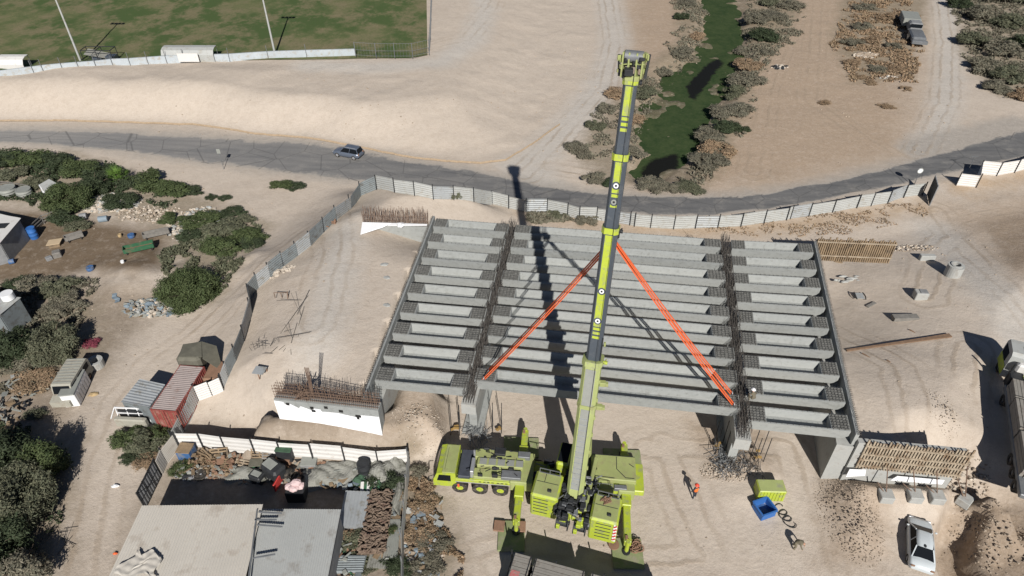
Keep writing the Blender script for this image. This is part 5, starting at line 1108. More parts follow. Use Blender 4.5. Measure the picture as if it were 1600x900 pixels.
# ================================================================ VEHICLES
def car(name, label, loc, rz, L, W_, H_, paint, suv=False):
    root = thing(name, label, 'car', loc, rz); h = L / 2; b = .45 if suv else .36
    st = [(-h, .78, b + .05, .62 if not suv else .75), (-h + .12, .92, b - .1, .85 if not suv else .98), (-h + .6, .99, .28, .93 if not suv else 1.02), (-h * .4, 1, .25, .92 if not suv else 1.02), (h * .2, 1, .25, .9 if not suv else 1.0), (h * .48, .99, .25, .86 if not suv else .98), (h - .35, .93, .28, .74 if not suv else .88), (h - .06, .88, b - .05, .62 if not suv else .75), (h, .76, b + .02, .5 if not suv else .6)]
    rings = []
    for y, wf, z0, z1 in st:
        w = W_ / 2 * wf; zm = z0 + (z1 - z0) * .55
        rings.append([(-w * .9, y, z0), (-w, y, z0 + .1), (-w, y, zm), (-w * .95, y, z1 - .06), (-w * .82, y, z1), (-w * .3, y, z1 + .035), (w * .3, y, z1 + .035), (w * .82, y, z1), (w * .95, y, z1 - .06), (w, y, zm), (w, y, z0 + .1), (w * .9, y, z0)])
    m = MB(); m.loft(rings, True, True, True); m.build('body', paint, root)
    z1 = st[4][3]; w = W_ / 2 * .86; wr = W_ / 2 * (.7 if suv else .62)
    if suv: yb0, yb1, yr0, yr1 = -h + .12, h * .42, -h + .35, h * .12
    else: yb0, yb1, yr0, yr1 = -h + .72, h * .58, -h + 1.5, h * .26
    q = lambda s, y, z, ww: (s * ww, y, z)
    gz = z1 - .02; rz_ = H_
    m = MB(); rr = [[(-wr * k, y, z), (-wr * .5 * k, y, z + .04), (wr * .5 * k, y, z + .04), (wr * k, y, z), (wr * k, y, z - .06), (-wr * k, y, z - .06)] for y, z, k in ((yr0 - .02, rz_ - .07, .95), (yr0 + .3, rz_ - .01, 1.0), ((yr0 + yr1) / 2, rz_, 1.02), (yr1 - .2, rz_ - .02, 1.0), (yr1, rz_ - .07, .95))]; m.loft(rr, True, True, True); m.build('roof', paint, root)
    m = MB(); m.slab((w * .93, yb1, gz), (-w * .93, yb1, gz), (-wr * .93, yr1, rz_ - .08), (wr * .93, yr1, rz_ - .08), -.03); m.build('windscreen', 'glass', root)
    m = MB(); m.slab((-w * .93, yb0, gz), (w * .93, yb0, gz), (wr * .93, yr0, rz_ - .08), (-wr * .93, yr0, rz_ - .08), -.03); m.build('rear_window', 'glass', root)
    for s in (-1, 1):
        ym = (yb0 + yb1) / 2 - .05; ymr = (yr0 + yr1) / 2
        for (y0, y1, t0, t1) in ((yb0 + .1, ym - .05, yr0 + .08, ymr - .05), (ym + .05, yb1 - .12, ymr + .05, yr1 - .08)):
            m = MB(); m.slab(q(s, y0, gz, w), q(s, y1, gz, w), q(s, t1, rz_ - .09, wr), q(s, t0, rz_ - .09, wr), -.03 * s); m.build('side_window', 'glass', root)
        m = MB()
        for (y0, t0) in ((yb0, yr0), (ym, ymr), (yb1, yr1)): m.bar(q(s, y0, gz, w * .985), q(s, t0, rz_ - .06, wr * .985), .075)
        m.build('pillar', paint, root)
        MB().blob((s * (W_ / 2 + .07), yb1 - .25, gz + .08), (.11, .08, .07), 2, 8, 5, 0).build('mirror', paint, root)
        m = MB(); m.bevbox((s * W_ * .33, h - .1, .6 if not suv else .72), (.36, .16, .14), 0, .03); m.build('headlight', 'silver', root)
        m = MB(); m.bevbox((s * W_ * .36, -h + .06, .76 if not suv else .9), (.28, .1, .14 if not suv else .3), 0, .03); m.build('tail_light', 'rust', root)
        if suv: MB().bar((s * wr * .85, yr0 + .2, rz_ + .05), (s * wr * .85, yr1 - .2, rz_ + .05), .05).build('roof_rail', 'silver', root)
        for y in (-h + .85, h - .85):
            r_ = .35 if suv else .32; w_ = MB().ring((0, 0, 0), (1, 0, 0), r_, r_ * .6, .22, 22).build('wheel', 'rubber', root); w_.location = (s * (W_ / 2 - .10), y, r_); MB().tube((s * .0, 0, 0), (s * .1, 0, 0), r_ * .62, n=18).build('rim', 'silver', w_)
    return root
a = onz(P(527, 247)); b = onz(P(553, 252)); dv = b - a
car('parked_suv', 'blue grey estate SUV driving on the asphalt road', onz(P(545, 244), .03), math.atan2(dv.y, dv.x) + R(90), 4.45, 1.82, 1.68, 'suv', True)
f_, r_ = P(1427, 818, 1.2), P(1446, 886, 1.2); dv = f_ - r_; c_ = G(1434, 856)
car('parked_car', 'white pearl saloon car parked on rubble below the formwork wall', onz(c_, .02), math.atan2(dv.y, dv.x) - R(90) - .2, 4.7, 1.83, 1.43, 'pearl')
MB().blob((0, 0, 0), (.1, .16, .05), 1, 8, 4, 0).build('roof_antenna', 'dark', bpy.data.objects['parked_car']).location = (.0, -.75, 1.45)
# abandoned lorry, top right
g = G(1424, 58); root = thing('abandoned_truck', 'abandoned grey military style truck hulk beside the top right dirt track', 'truck', G(1422, 52), 0)
dv = P(1414, 30) - P(1433, 78); root.rotation_euler.z = math.atan2(dv.y, dv.x) - R(90); root.scale = (1.35, 1.75, 1.25)
m = MB(); m.bevbox((0, 2.6, 1.3), (2.5, 3.2, 1.2)); m.build('load_box', 'greysheet', root); m = MB(); m.bevbox((.2, -.3, 1.5), (1.9, 1.7, 1.2), 0, .25); m.build('cab', 'grey', root)
m = MB(); m.bevbox((.25, -2.9, 1.0), (2.0, 3.2, .7), 0, .2); m.bevbox((.3, -4.8, .8), (2.2, .5, .5), 0, .1); m.build('bonnet', 'steel', root); m = MB(); m.box((.2, -1.2, 1.75), (1.6, .06, .5)); m.build('windscreen', 'glass', root)
for x in (-1, 1.2):
    for y in (2.5, -2.9): MB().ring((x, y, .5), (1, 0, 0), .55, .2, .35, 16).build('wheel', 'rubber', root)
# low loader on the right edge
tA = P(1580, 545, 3.2); tB = P(1625, 830, 3.2); dv = (tA - tB); tz = math.atan2(dv.y, dv.x) - math.pi / 2; gl = P(1571, 566, 3.0); gz = Zs(gl.x, gl.y)
root = thing('flatbed_truck', 'long flatbed truck with white and green cab loaded with grey boards, right edge', 'truck', (gl.x + .2, gl.y - 1.0, gz), tz)
m = MB(); pr = [(-1.3, .6), (-1.3, 3.1), (-1.0, 3.4), (.8, 3.4), (1.15, 2.9), (1.2, .6)]; m.loft([[(x, p, q) for p, q in pr] for x in (-1.25, 1.25)], True, True, False); cb = m.build('cab', 'fencew', root)
m = MB(); m.bevbox((.1, -.3, 3.43), (.8, .7, .05), 0, .02); m.build('roof_hatch', 'grey', cb)
for s in (-1, 1): m = MB(); m.box((s * 1.27, .2, 2.3), (.04, 1.4, 1.0)); m.build('side_window', 'glass', cb); m = MB(); m.box((s * 1.27, -.1, 1.2), (.04, 2.2, 1.0)); m.build('side_panel', 'lime', cb)
m = MB(); m.slab((1.15, 1.17, 2.0), (-1.15, 1.17, 2.0), (-1.1, .9, 3.3), (1.1, .9, 3.3), -.04); m.build('windscreen', 'glass', cb)
m = MB(); m.bevbox((.2, -1.9, 2.6), (1.9, .6, .8), 0, .15); m.build('wind_fairing', 'fencewb', root)
m = MB(); m.bevbox((-.6, -2.7, 1.6), (1.1, 1.0, 1.2)); m.tube((-1.1, -2.5, 1), (-1.1, -2.5, 3.2), .1, n=8); m.build('engine_unit', 'dark', root)
m = MB(); m.tube((.3, -2.8, 2.0), (.3, -2.8, 2.3), .5, n=14); [m.bar((.3, -2.8, 2.35), (.3 + .45 * math.cos(k), -2.8 + .45 * math.sin(k), 2.4), .12) for k in (0, 1.25, 2.5, 3.8, 5)]; m.build('hose_reel', 'limetop', root)
m = MB(); m.bevbox((0, -9.5, 1.15), (2.5, 12.5, .4)); m.bar((-.5, -10, .8), (-.5, 2 - 3, .8), .25); m.build('flatbed', 'steel', root)
for y in (.0, -4.5, -11.5, -12.9, -14.3):
    for s in (-1, 1): w_ = MB().ring((0, 0, 0), (1, 0, 0), .52, .25, .35, 18).build('wheel', 'rubber', root); w_.location = (s * 1.1, y, .52); MB().tube((-.1, 0, 0), (.1, 0, 0), .26, n=12).build('rim', 'steel', w_)
M['woodgrey'] = mat('grey_board', (.26, .245, .22), .85, var=.18, scale=1.5, dirt=(.18, .16, .14))
M['redmark'] = mat('faded_red_mark', (.46, .13, .13), .8, var=.15, scale=6, dirt=(.27, .25, .22), dirt_amt=.8, dscale=5)
Ltruck = Vector((gl.x + .2, gl.y - 1.0, gz)); Rm = Matrix.Rotation(tz, 3, 'Z')
def boardstack(loc, rz, L, w, h, label, n=9, red=True):
    rt_ = thing('board_stack', label, 'board stack', loc, rz, None); m = MB(); k = w / n
    for i in range(n):
        x = -w / 2 + k * (i + .5)
        for j in range(3): m.box((x + random.uniform(-.02, .02), random.uniform(-.05, .05), h * (j + .5) / 3), (k * .86, L, h / 3 * .92))
    m.build('board', 'woodgrey', rt_)['kind'] = 'stuff'
    if red:
        for (x, y) in ((w * .22, -L * .15),): m = MB(); m.box((x, y, h + .004), (w * .34, L * .5, .012)); m.build('red_paint_mark', 'redmark', rt_)
    m = MB()
    for y in (-L * .48, L * .48): m.box((0, y, h + .02), (w + .06, .06, .03)); 
    m.build('strap', 'dark', rt_); return rt_
for i, (y0, L, lab) in enumerate([(-4.9, 2.3, 'short grey board stack directly behind the truck cab at the right edge'), (-8.0, 3.6, 'second grey board stack on the flatbed truck, red mark on top'), (-12.0, 3.9, 'rearmost grey board stack on the flatbed truck')]):
    boardstack(Ltruck + Rm @ Vector((0, y0, 1.37)), tz, L, 2.45, 1.3, lab, 9, i == 1)
# ballast trailer at the bottom
q0, q1 = P(800, 862, 2.6), P(958, 905, 2.6); dv = q1 - q0; bz = math.atan2(dv.y, dv.x)
cc = q0 + dv.normalized() * 6.2 + Vector((math.sin(bz), -math.cos(bz), 0)) * 1.2; Rb = Matrix.Rotation(bz, 3, 'Z')
root = thing('load_trailer', 'dark trailer under the grey board stacks at the bottom of the picture', 'trailer', (cc.x, cc.y, 0), bz)
m = MB(); m.bevbox((0, 0, 1.15), (12.6, 2.4, .35)); m.build('flatbed', 'dark', root)
for x in (-4.5, -3.2, 3.5, 4.8):
    for s in (-1, 1): w_ = MB().ring((0, 0, 0), (0, 1, 0), .5, .25, .35, 18).build('wheel', 'rubber', root); w_.location = (x, s * 1.0, .5); MB().tube((0, -.1, 0), (0, .1, 0), .26, n=12).build('rim', 'steel', w_)
m = MB(); m.bar((-6.2, 1.22, 1.2), (-6.2, 1.22, 2.9), .08); m.bar((-2.9, 1.22, 1.2), (-2.9, 1.22, 2.95), .08); m.bar((.6, 1.22, 1.2), (.6, 1.22, 2.95), .08); m.build('stake', 'dark', root)
for x0, L, lab, ii in ((-5.35, 1.25, 'narrow grey board stack at the left end of the bottom trailer, red band across it', 0), (-2.6, 3.6, 'long middle grey board stack on the bottom trailer with a red painted patch', 1), (2.4, 5.4, 'right grey board stack on the bottom trailer running out of view', 2)):
    boardstack(Vector((cc.x, cc.y, 1.34)) + Rb @ Vector((x0, 0, 0)), bz - math.pi / 2, L, 2.4, 1.28, lab, 12)
# ================================================================ RIGHT SIDE ITEMS
g = G(1200, 775); root = thing('lime_ballast_box', 'small lime green steel box standing on the ground right of the worker', 'steel box', g, -.03); root.scale = (.93, .93, .85)
m = MB(); m.bevbox((0, .1, .75), (2.35, 1.3, 1.5), 0, .05); m.build('body', 'lime', root); m = MB(); m.bevbox((0, .1, 1.52), (2.2, 1.2, .05), 0, .02); m.build('lid', 'limepale', root); m = MB(); [m.bar((x, -.57, .1), (x, -.57, 1.4), .05) for x in np.arange(-1, 1.1, .28)]; m.build('rib', 'lime', root)
g = G(1192, 800); root = thing('blue_skip_tub', 'open bright blue steel tub lying beside the lime green box', 'skip', g, .35); root.scale = (.88, .88, .85)
for c_, d_ in (((-.72, 0, .45), (.08, 1.4, .9)), ((.72, 0, .45), (.08, 1.4, .9)), ((0, -.7, .45), (1.5, .08, .9)), ((0, .7, .45), (1.5, .08, .9))): m = MB(); m.box(c_, d_); m.build('side', 'blue', root)
m = MB(); m.box((0, 0, .08), (1.4, 1.3, .1)); m.build('floor', 'bluedk', root); m = MB(); m.ring((0, 0, .93), (0, 0, 1), 0.01, 0.005, .01, 4); [m.bar(a_, b_, .14) for a_, b_ in (((-.78, -.76, .92), (.78, -.76, .92)), ((-.78, .76, .92), (.78, .76, .92)), ((-.78, -.7, .92), (-.78, .7, .92)), ((.78, -.7, .92), (.78, .7, .92)))]; m.build('rim', 'blue', root)
m = MB(); prev = None; r = random.Random(9); c0 = G(1215, 792)
for i in range(40):
    a_ = i * .5; p = Vector((.4 * math.cos(a_) + i * .015, .35 * math.sin(a_) - i * .045, .06 + .03 * math.sin(i)))
    if prev is not None: m.bar(prev, p, .05)
    prev = p
o = m.build('hose', 'dark'); o.location = c0; tag(o, 'tangled black hose trailing beside the blue tub', 'hose')
# precast ring, boxes, plates
g = G(1487, 430); root = thing('precast_manhole', 'round pale concrete manhole section with a dark opening standing on the ground', 'manhole ring', g); m = MB(); m.ring((0, 0, .7), (0, 0, 1), .85, .45, 1.4, 24); m.build('ring', 'concrete2', root); m = MB(); m.ring((0, 0, 1.45), (0, 0, 1), .6, .42, .15, 20); m.build('collar', 'concrete2', root)
g = G(1436, 466); root = thing('pump_box', 'pale box with a grey lid on the sand above the dark plate', 'box', g, -.1); m = MB(); m.bevbox((0, 0, .45), (1.3, .9, .9)); m.build('body', 'concrete2', root); m = MB(); m.bevbox((.15, .0, .93), (.8, .7, .1), 0, .03); m.build('lid', 'grey', root)
g = G(1447, 406); root = thing('concrete_block', 'low pale concrete block near the top of the right approach', 'block', g, -.05); MB().bevbox((0, 0, .35), (1.7, .6, .7)).build('block', 'concrete2', root)
def plate(px, py, L, w, h, rz, mn, label, nm, cat='plate'):
    o = MB().bevbox((0, 0, h / 2), (L, w, h), 0, .02).build(nm, mn); o.location = G(px, py, .02); o.rotation_euler.z = rz; tag(o, label, cat)
plate(1413, 499, 2.6, .75, .4, .03, 'greyplank', 'dark grey flat form lying on the sand below the pump box', 'form_panel', 'form'); plate(1361, 477, 1.3, .35, .15, .55, 'greyplank', 'short brown board beside the small pale frame', 'board', 'board'); plate(1310, 408, .9, .8, .12, -.4, 'timber', 'small brown board at the foot of the slatted formwork', 'board', 'board')
g = G(1342, 466); root = thing('black_hoop_frame', 'small pale panel held between two black curved hoops', 'frame', g, -.1); m = MB(); m.slab((-.4, -.45, .3), (.4, -.45, .3), (.4, .45, .35), (-.4, .45, .35), .06); m.build('panel', 'zinc', root)
for s in (-1, 1): m = MB(); pp = [Vector((s * (.45 + .12 * math.sin(t * math.pi)), -.6 + 1.2 * t, .3)) for t in np.linspace(0, 1, 8)]; [m.bar(a_, b_, .09) for a_, b_ in zip(pp[:-1], pp[1:])]; m.build('hoop', 'dark', root)
a = G(1322, 549, .1); b = G(1484, 526, .15); m = MB(); n = 18
for i in range(n): m.bar(lp(a, b, i / n) + Vector((0, 0, .0)) - a, lp(a, b, (i + 1) / n) - a + Vector((0, 0, .0)), .22 + .3 * (i / n) ** 2, .12)
o = m.build('long_plank', 'plank'); o.location = a; tag(o, 'long thin brown plank bundle lying from the bridge edge across the sand', 'plank')
for (px, py, L, rz, lab) in ((1353, 556, .8, -.9, 'short stick just below the long plank'), (1425, 518, .6, -.9, 'short stick above the long plank'), (1388, 565, .4, -1., 'tiny stick far below the long plank')): plate(px, py, L, .1, .08, rz, 'plank', lab, 'stick', 'stick')
m = MB(); [m.blob((random.uniform(-1.6, 1.6), random.uniform(-.7, .7), .15), (random.uniform(.2, .6), .18, .15), i, 6, 4) for i in range(14)]; o = m.build('pipe_scrap', 'concrete2'); o.location = G(1325, 437); tag(o, 'scatter of grey bags and pipe bits beside the back right bridge corner', 'scrap'); o['kind'] = 'stuff'
g = G(1352, 468); 
plate(1318, 700, .0 + .5, .5, .3, 0, 'dark', 'dark block beside the front right bridge corner', 'dark_block', 'block') if False else None
heap(1420, 388, 3.5, .9, 120, .06, .2, ['rock', 'rockdk'], 'line of stones at the end of the slatted formwork')
heap(1500, 750, 2.5, 1.8, 220, .06, .22, ['rock', 'rockdk'], 'broken stones and clods around the rightmost anchor block')
heap(1330, 805, 2.4, 4.0, 900, .03, .085, ['rockdk', 'rockdk'], 'band of brown clods and stones left of the white car')
heap(1140, 735, 2.6, 1.2, 420, .04, .12, ['rockdk', 'rock'], 'broken spoil around the right pier foot')
heap(655, 655, 2.6, 2.2, 420, .03, .09, ['rock', 'rockdk'], 'loose soil lumps beside the left abutment')
heap(1475, 640, 1.2, 2.4, 160, .03, .08, ['rockdk', 'rock'], 'patch of dark gravel left of the flatbed truck shadow')
# left fill items
g = G(408, 588); root = thing('survey_board', 'small pale plate on short legs on the sand left of the wing wall', 'board', g, -.1); m = MB(); m.slab((-.55, -.4, .75), (.5, -.45, .75), (.6, .4, .85), (-.45, .45, .85), .05); m.build('plate', 'zinc', root); m = MB(); m.bar((.0, -.35, 0), (0, -.35, .75), .07); m.bar((.45, .4, 0), (.5, .4, .8), .07); m.build('leg', 'rust', root)
rebarmat(462, 500, .6, 3.2, 9, 'bundle of long thin steel rods lying on the sand fill', 3.2); rebarmat(430, 545, 2.6, 1.0, 22, 'loose offcuts of steel rods near the left rebar wall', .8)
g = G(441, 466); root = thing('wire_frame', 'small dark wire frame standing on the sand fill beside the winding hoarding', 'frame', g); m = MB(); [m.bar((x, 0, 0), (x, 0, .7), .06) for x in (-.7, 0, .7)]; m.bar((-.7, 0, .7), (.7, 0, .7), .05); m.bar((.7, 0, .9), (.75, -.6, 0), .09); m.build('frame', 'rebar', root)
for (px, py, lab) in ((601, 414, 'upper pale cement stain bag on the sand fill'), (605, 435, 'lower pale cement bag on the sand fill'), (605, 478, 'small pale sheet at the fill edge of the bridge')):
    o = MB().blob((0, 0, .05), (.45, .3, .08), px, 8, 4, .3).build('cement_bag', 'concrete2'); o.location = G(px, py); tag(o, lab, 'bag')
g = G(519, 352); o = MB(); [o.bar((random.uniform(-.9, .9), random.uniform(-.7, .7), .1), (random.uniform(-.9, .9), random.uniform(-.7, .7), .45), .1) for _ in range(9)]; o = o.build('brush_pile', 'rust'); o.location = g; tag(o, 'small pile of orange brown branches inside the winding hoarding', 'branch pile')
# ================================================================ PEOPLE
def person(loc, rz, pts, edges, radii, cloth, label, helmet=None, vest=None, scale=1.):
    me = bpy.data.meshes.new('person'); me.from_pydata(pts, edges, []); ob = bpy.data.objects.new('person', me); C.objects.link(ob)
    sk = ob.modifiers.new('skin', 'SKIN'); ss = ob.modifiers.new('sub', 'SUBSURF'); ss.levels = ss.render_levels = 1
    for i, v in enumerate(me.skin_vertices[0].data): v.radius = (radii[i], radii[i]); v.use_root = (i == 0)
    bpy.context.view_layer.update(); dg = bpy.context.evaluated_depsgraph_get(); m2 = bpy.data.meshes.new_from_object(ob.evaluated_get(dg)); m2.name = 'person'
    ob.modifiers.clear(); ob.data = m2; m2.materials.clear(); m2.materials.append(M[cloth]); m2.materials.append(M['skin'])
    hd_, hl, hr2 = Vector(pts[3]), Vector(pts[6]), Vector(pts[9])
    for p in m2.polygons:
        c = p.center; p.use_smooth = True
        if (c - hd_).length < .17 or (c - hl).length < .1 or (c - hr2).length < .1: p.material_index = 1
    ob.location = loc; ob.rotation_euler.z = rz; ob.scale = (scale,) * 3; tag(ob, label, 'person')
    if helmet:
        m = MB(); m.loft([[(r_ * math.cos(t), r_ * 1.12 * math.sin(t), z_) for t in np.linspace(0, 2 * math.pi, 15)[:-1]] for z_, r_ in ((0, .185), (.015, .15), (.07, .14), (.12, .10), (.145, .04))], True, True, True); h_ = m.build('helmet', helmet, ob); h_.location = hd_ + Vector((0, 0, .06))
    if vest:
        n0, n1 = Vector(pts[0]), Vector(pts[1]); ax = (n1 - n0); m = MB(); rs = []
        for t_, a_, b_ in ((.1, .19, .15), (.5, .21, .155), (.95, .23, .15), (1.15, .16, .11)):
            c = n0 + ax * t_; rs.append([(c.x + a_ * math.cos(k), c.y + b_ * math.sin(k), c.z) for k in np.linspace(0, 2 * math.pi, 15)[:-1]])
        m.loft(rs, True, False, True); m.build('vest', vest, ob)
    return ob
ED = [(0, 1), (1, 2), (2, 3), (1, 4), (4, 5), (5, 6), (1, 7), (7, 8), (8, 9), (0, 10), (10, 11), (11, 12), (12, 13), (0, 14), (14, 15), (15, 16), (16, 17)]
RD = [.16, .17, .06, .105, .065, .05, .04, .065, .05, .04, .10, .075, .05, .05, .10, .075, .05, .05]
stand = [(0, 0, .95), (0, 0, 1.35), (0, .02, 1.52), (0, .03, 1.64), (.24, 0, 1.3), (.33, .05, 1.08), (.3, .2, .9), (-.24, 0, 1.3), (-.34, .02, 1.06), (-.34, .12, .84), (.1, 0, .85), (.13, .04, .5), (.14, 0, .09), (.14, .16, .05), (-.1, 0, .85), (-.13, -.04, .5), (-.16, -.1, .09), (-.16, .06, .05)]
person(G(1084, 778), .4, stand, ED, RD, 'navy', 'worker in a red helmet and orange vest standing on the sand right of the crane', 'helmet', 'hivis')
bend = [(0, 0, .88), (0, .38, 1.1), (0, .5, 1.08), (0, .62, 1.05), (.22, .36, 1.0), (.26, .5, .75), (.2, .62, .55), (-.22, .36, 1.0), (-.26, .5, .75), (-.18, .65, .55), (.1, 0, .8), (.16, .12, .45), (.16, 0, .09), (.16, .16, .05), (-.1, 0, .8), (-.14, .02, .45), (-.18, -.15, .09), (-.18, .02, .05)]
person(G(1240, 856), -2.2, bend, ED, [r * 1.25 for r in RD], 'khaki', 'person in khaki clothes bending forward alone below the lime green box')
crouch = [(0, 0, .5), (0, .2, .9), (0, .28, 1.04), (0, .32, 1.15), (.22, .2, .85), (.3, .4, .7), (.15, .55, .6), (-.22, .2, .85), (-.3, .4, .7), (-.15, .55, .6), (.12, .05, .45), (.2, .42, .5), (.18, .2, .09), (.18, .36, .05), (-.12, .05, .45), (-.2, .42, .5), (-.18, .2, .09), (-.18, .36, .05)]
pw = P(1174, 628, 6.1); person((pw.x + .1, pw.y, 6.06), .3, crouch, ED, RD, 'khaki', 'worker in a white helmet crouching on the right span beside the rebar joint', 'white')
# ================================================================ SCRAP YARD
def junk(px, py, rx, ry, n, mats, label, seed=1):
    g = G(px, py); r = random.Random(seed); root = thing('junk_pile', label, 'junk', g); root['kind'] = 'stuff'
    for mn in mats:
        m = MB()
        for i in range(n // len(mats)):
            c_ = Vector((r.uniform(-rx, rx), r.uniform(-ry, ry), r.uniform(.05, .5))); k = r.random(); a_ = r.uniform(0, 3.1)
            if k < .4: d_ = Vector((math.cos(a_), math.sin(a_), r.uniform(-.3, .3))) * r.uniform(.15, .55); m.bar(c_ - d_, c_ + d_, r.uniform(.04, .12))
            elif k < .75: u_ = Vector((math.cos(a_), math.sin(a_), r.uniform(-.2, .2))) * r.uniform(.1, .35); w_ = Vector((-math.sin(a_), math.cos(a_), r.uniform(-.3, .3))) * r.uniform(.1, .35); m.slab(c_ - u_ - w_, c_ + u_ - w_, c_ + u_ + w_, c_ - u_ + w_, .03)
            else: m.bevbox(c_, (r.uniform(.1, .4), r.uniform(.1, .35), r.uniform(.1, .35)), a_, .03)
        m.build('pieces', mn, root)
heap(1560, 850, 3.2, 3.0, 300, .04, .14, ['rockdk', 'rockdk'], 'brown clods and stones on the excavated bank beside the white car')
heap(1512, 800, .9, 2.6, 120, .05, .18, ['rockdk'], 'dark clods lying in the narrow trench')
junk(330, 728, 2.6, 1.0, 70, ['timber', 'greysheet', 'rust'], 'tangle of boards and rusty bits between crate and pallets', 1); junk(455, 738, 3.0, 1.3, 90, ['dark', 'greysheet', 'rust', 'tarp'], 'tangled dark machine scrap beside the stripped truck cab', 2); junk(535, 752, 2.6, .9, 70, ['greysheet', 'timber', 'bluepale'], 'mixed boards and sheets at the edge of the grey tarpaulin', 3); junk(540, 860, .9, 3.2, 90, ['timber', 'rust', 'greysheet', 'green'], 'narrow strip of timber junk beside the grey shed wall', 4); junk(612, 800, .8, 4.5, 110, ['timber', 'greysheet', 'zincdark'], 'long strip of boards along the right yard fence', 5); junk(20, 640, 1.8, 2.6, 70, ['greysheet', 'dark', 'timber'], 'shaded dark and grey junk at the left edge above the big trees', 6); junk(240, 485, 2.8, 1.2, 70, ['greysheet', 'fencew', 'bluepale', 'timber'], 'boards and sheets in the dump under the round shrub', 7); junk(660, 850, 1.4, 3.4, 60, ['timber', 'fencew', 'bluepale'], 'litter and sticks outside the lower right yard fence', 8); junk(50, 600, 2.2, 1.2, 50, ['fencew', 'timber', 'greysheet'], 'pale litter in the brambles left of the derelict van', 9)  # left edge junk: the dark pieces hold the tree shade in their colour
def pallet(px, py, rz, tilt, mn, label, s_=1.):
    g = G(px, py); root = thing('wooden_pallet', label, 'pallet', g, rz); root.rotation_euler.x = tilt; root.scale = (s_,) * 3
    for i in range(6): MB().box((0, -.5 + i * .2, .13), (1.25, .11, .025)).build('slat', mn, root)
    for x in (-.56, 0, .56): MB().box((x, 0, .06), (.09, 1.1, .11)).build('bearer', mn, root)
    return root
pallet(343, 712, .15, .9, 'timber', 'brown pallet leaning upright near the left end of the yard fence', 1.25); pallet(321, 716, -.7, .9, 'timber', 'tilted brown pallet beside the brown topped crate', 1.2); pallet(378, 731, -.2, .25, 'ply', 'pale orange pallet lying tilted in the yard', 1.2); pallet(362, 702, .05, .9, 'greyplank', 'grey pallet leaning on the yard fence', 1.3); pallet(384, 702, .05, .9, 'ply', 'pale brown pallet leaning on the yard fence', 1.3); pallet(406, 703, .05, .9, 'timber', 'dark brown pallet leaning on the fence left of the green crate', 1.2); pallet(424, 705, 0, .8, 'greyplank', 'weathered pallet behind the green crate', 1.2); pallet(352, 728, .1, .05, 'timber', 'flat brown pallet lying in the dry weeds', 1.1)
def crate(px, py, d_, rz, mn, top, label, nm='crate'):
    g = G(px, py); root = thing(nm, label, 'crate', g, rz); MB().bevbox((0, 0, d_[2] / 2), d_, 0, .04).build('body', mn, root); MB().bevbox((0, 0, d_[2] + .03), (d_[0] * 1.04, d_[1] * 1.04, .05), 0, .02).build('lid', top, root); return root
crate(294, 712, (1.2, 1.1, 1.0), -.08, 'bluedk', 'timber', 'blue crate with a brown board on top near the fence corner'); crate(449, 714, (1.35, 1.0, 1.3), -.1, 'dark', 'tarpgreen', 'dark green netted crate stacked behind the red box'); crate(445, 722, (1.3, .7, .6), -.15, 'rust', 'rust', 'faded red box in front of the dark green crate'); crate(484, 727, (1.3, .9, .5), 0, 'grey', 'greysheet', 'low grey cabinet left of the white planks'); crate(402, 729, (1.1, .8, .5), .1, 'green', 'olive', 'olive box behind the dark truck cab')
barrel(571, 741, 'dark', 'black plastic barrel standing against the white yard fence', False, .55, 1.5)
g = G(428, 748); root = thing('scrap_truck_cab', 'dark stripped truck cab with a red door in the middle of the scrap yard', 'truck cab', g, -.6)
m = MB(); m.bevbox((0, .3, 1.0), (1.9, 1.3, 1.1), 0, .2); m.build('cab', 'dark', root); m = MB(); m.bevbox((-.3, .25, 1.57), (1.1, .8, .06), 0, .02); m.build('roof', 'greysheet', root); m = MB(); m.bevbox((1.0, -.2, .7), (.15, 1.5, .9), .4); m.build('door', 'red', root); m = MB(); m.bevbox((-1.0, -.8, .5), (1.2, .9, .7), .2, .1); m.build('bonnet', 'dark', root); m = MB(); m.bevbox((-1.0, -.8, .88), (.8, .5, .06), .2, .02); m.build('grille', 'greysheet', root)
for x, y in ((-1.3, .2), (1.0, .9)): MB().ring((x, y, .45), (1, .2, 0), .45, .2, .3, 16).build('wheel', 'rubber', root)
m = MB(); [m.blob((x, y, z_), (.45, .35, .25), i, 8, 5, .15) for i, (x, y, z_) in enumerate([(-.4, 0, .2), (.35, .05, .2), (0, .35, .25), (0, -.25, .3), (.1, .1, .55)])]; o = m.build('sack_pile', 'pink'); o.location = G(466, 776, 1.2); tag(o, 'pile of pale pink sacks in the shed shadow', 'sacks')
MB().bevbox((0, 0, .6), (1.5, 1.2, 1.2), 0, .05).build('sack_stand', 'dark'); o = bpy.data.objects['sack_stand']; o.location = G(466, 776, 0); tag(o, 'dark stand holding up the pile of pink sacks', 'stand')
for (px, py, L, rz, lab) in ((501, 731, 1.7, -.02, 'upper white plank in the scrap yard'), (500, 738, 1.6, .03, 'middle white plank in the scrap yard'), (493, 745, .9, .1, 'short lower white board in the scrap yard')): plate(px, py, L, .3 if L > 1 else .5, .12, rz, 'fencewb', lab, 'white_plank', 'plank')
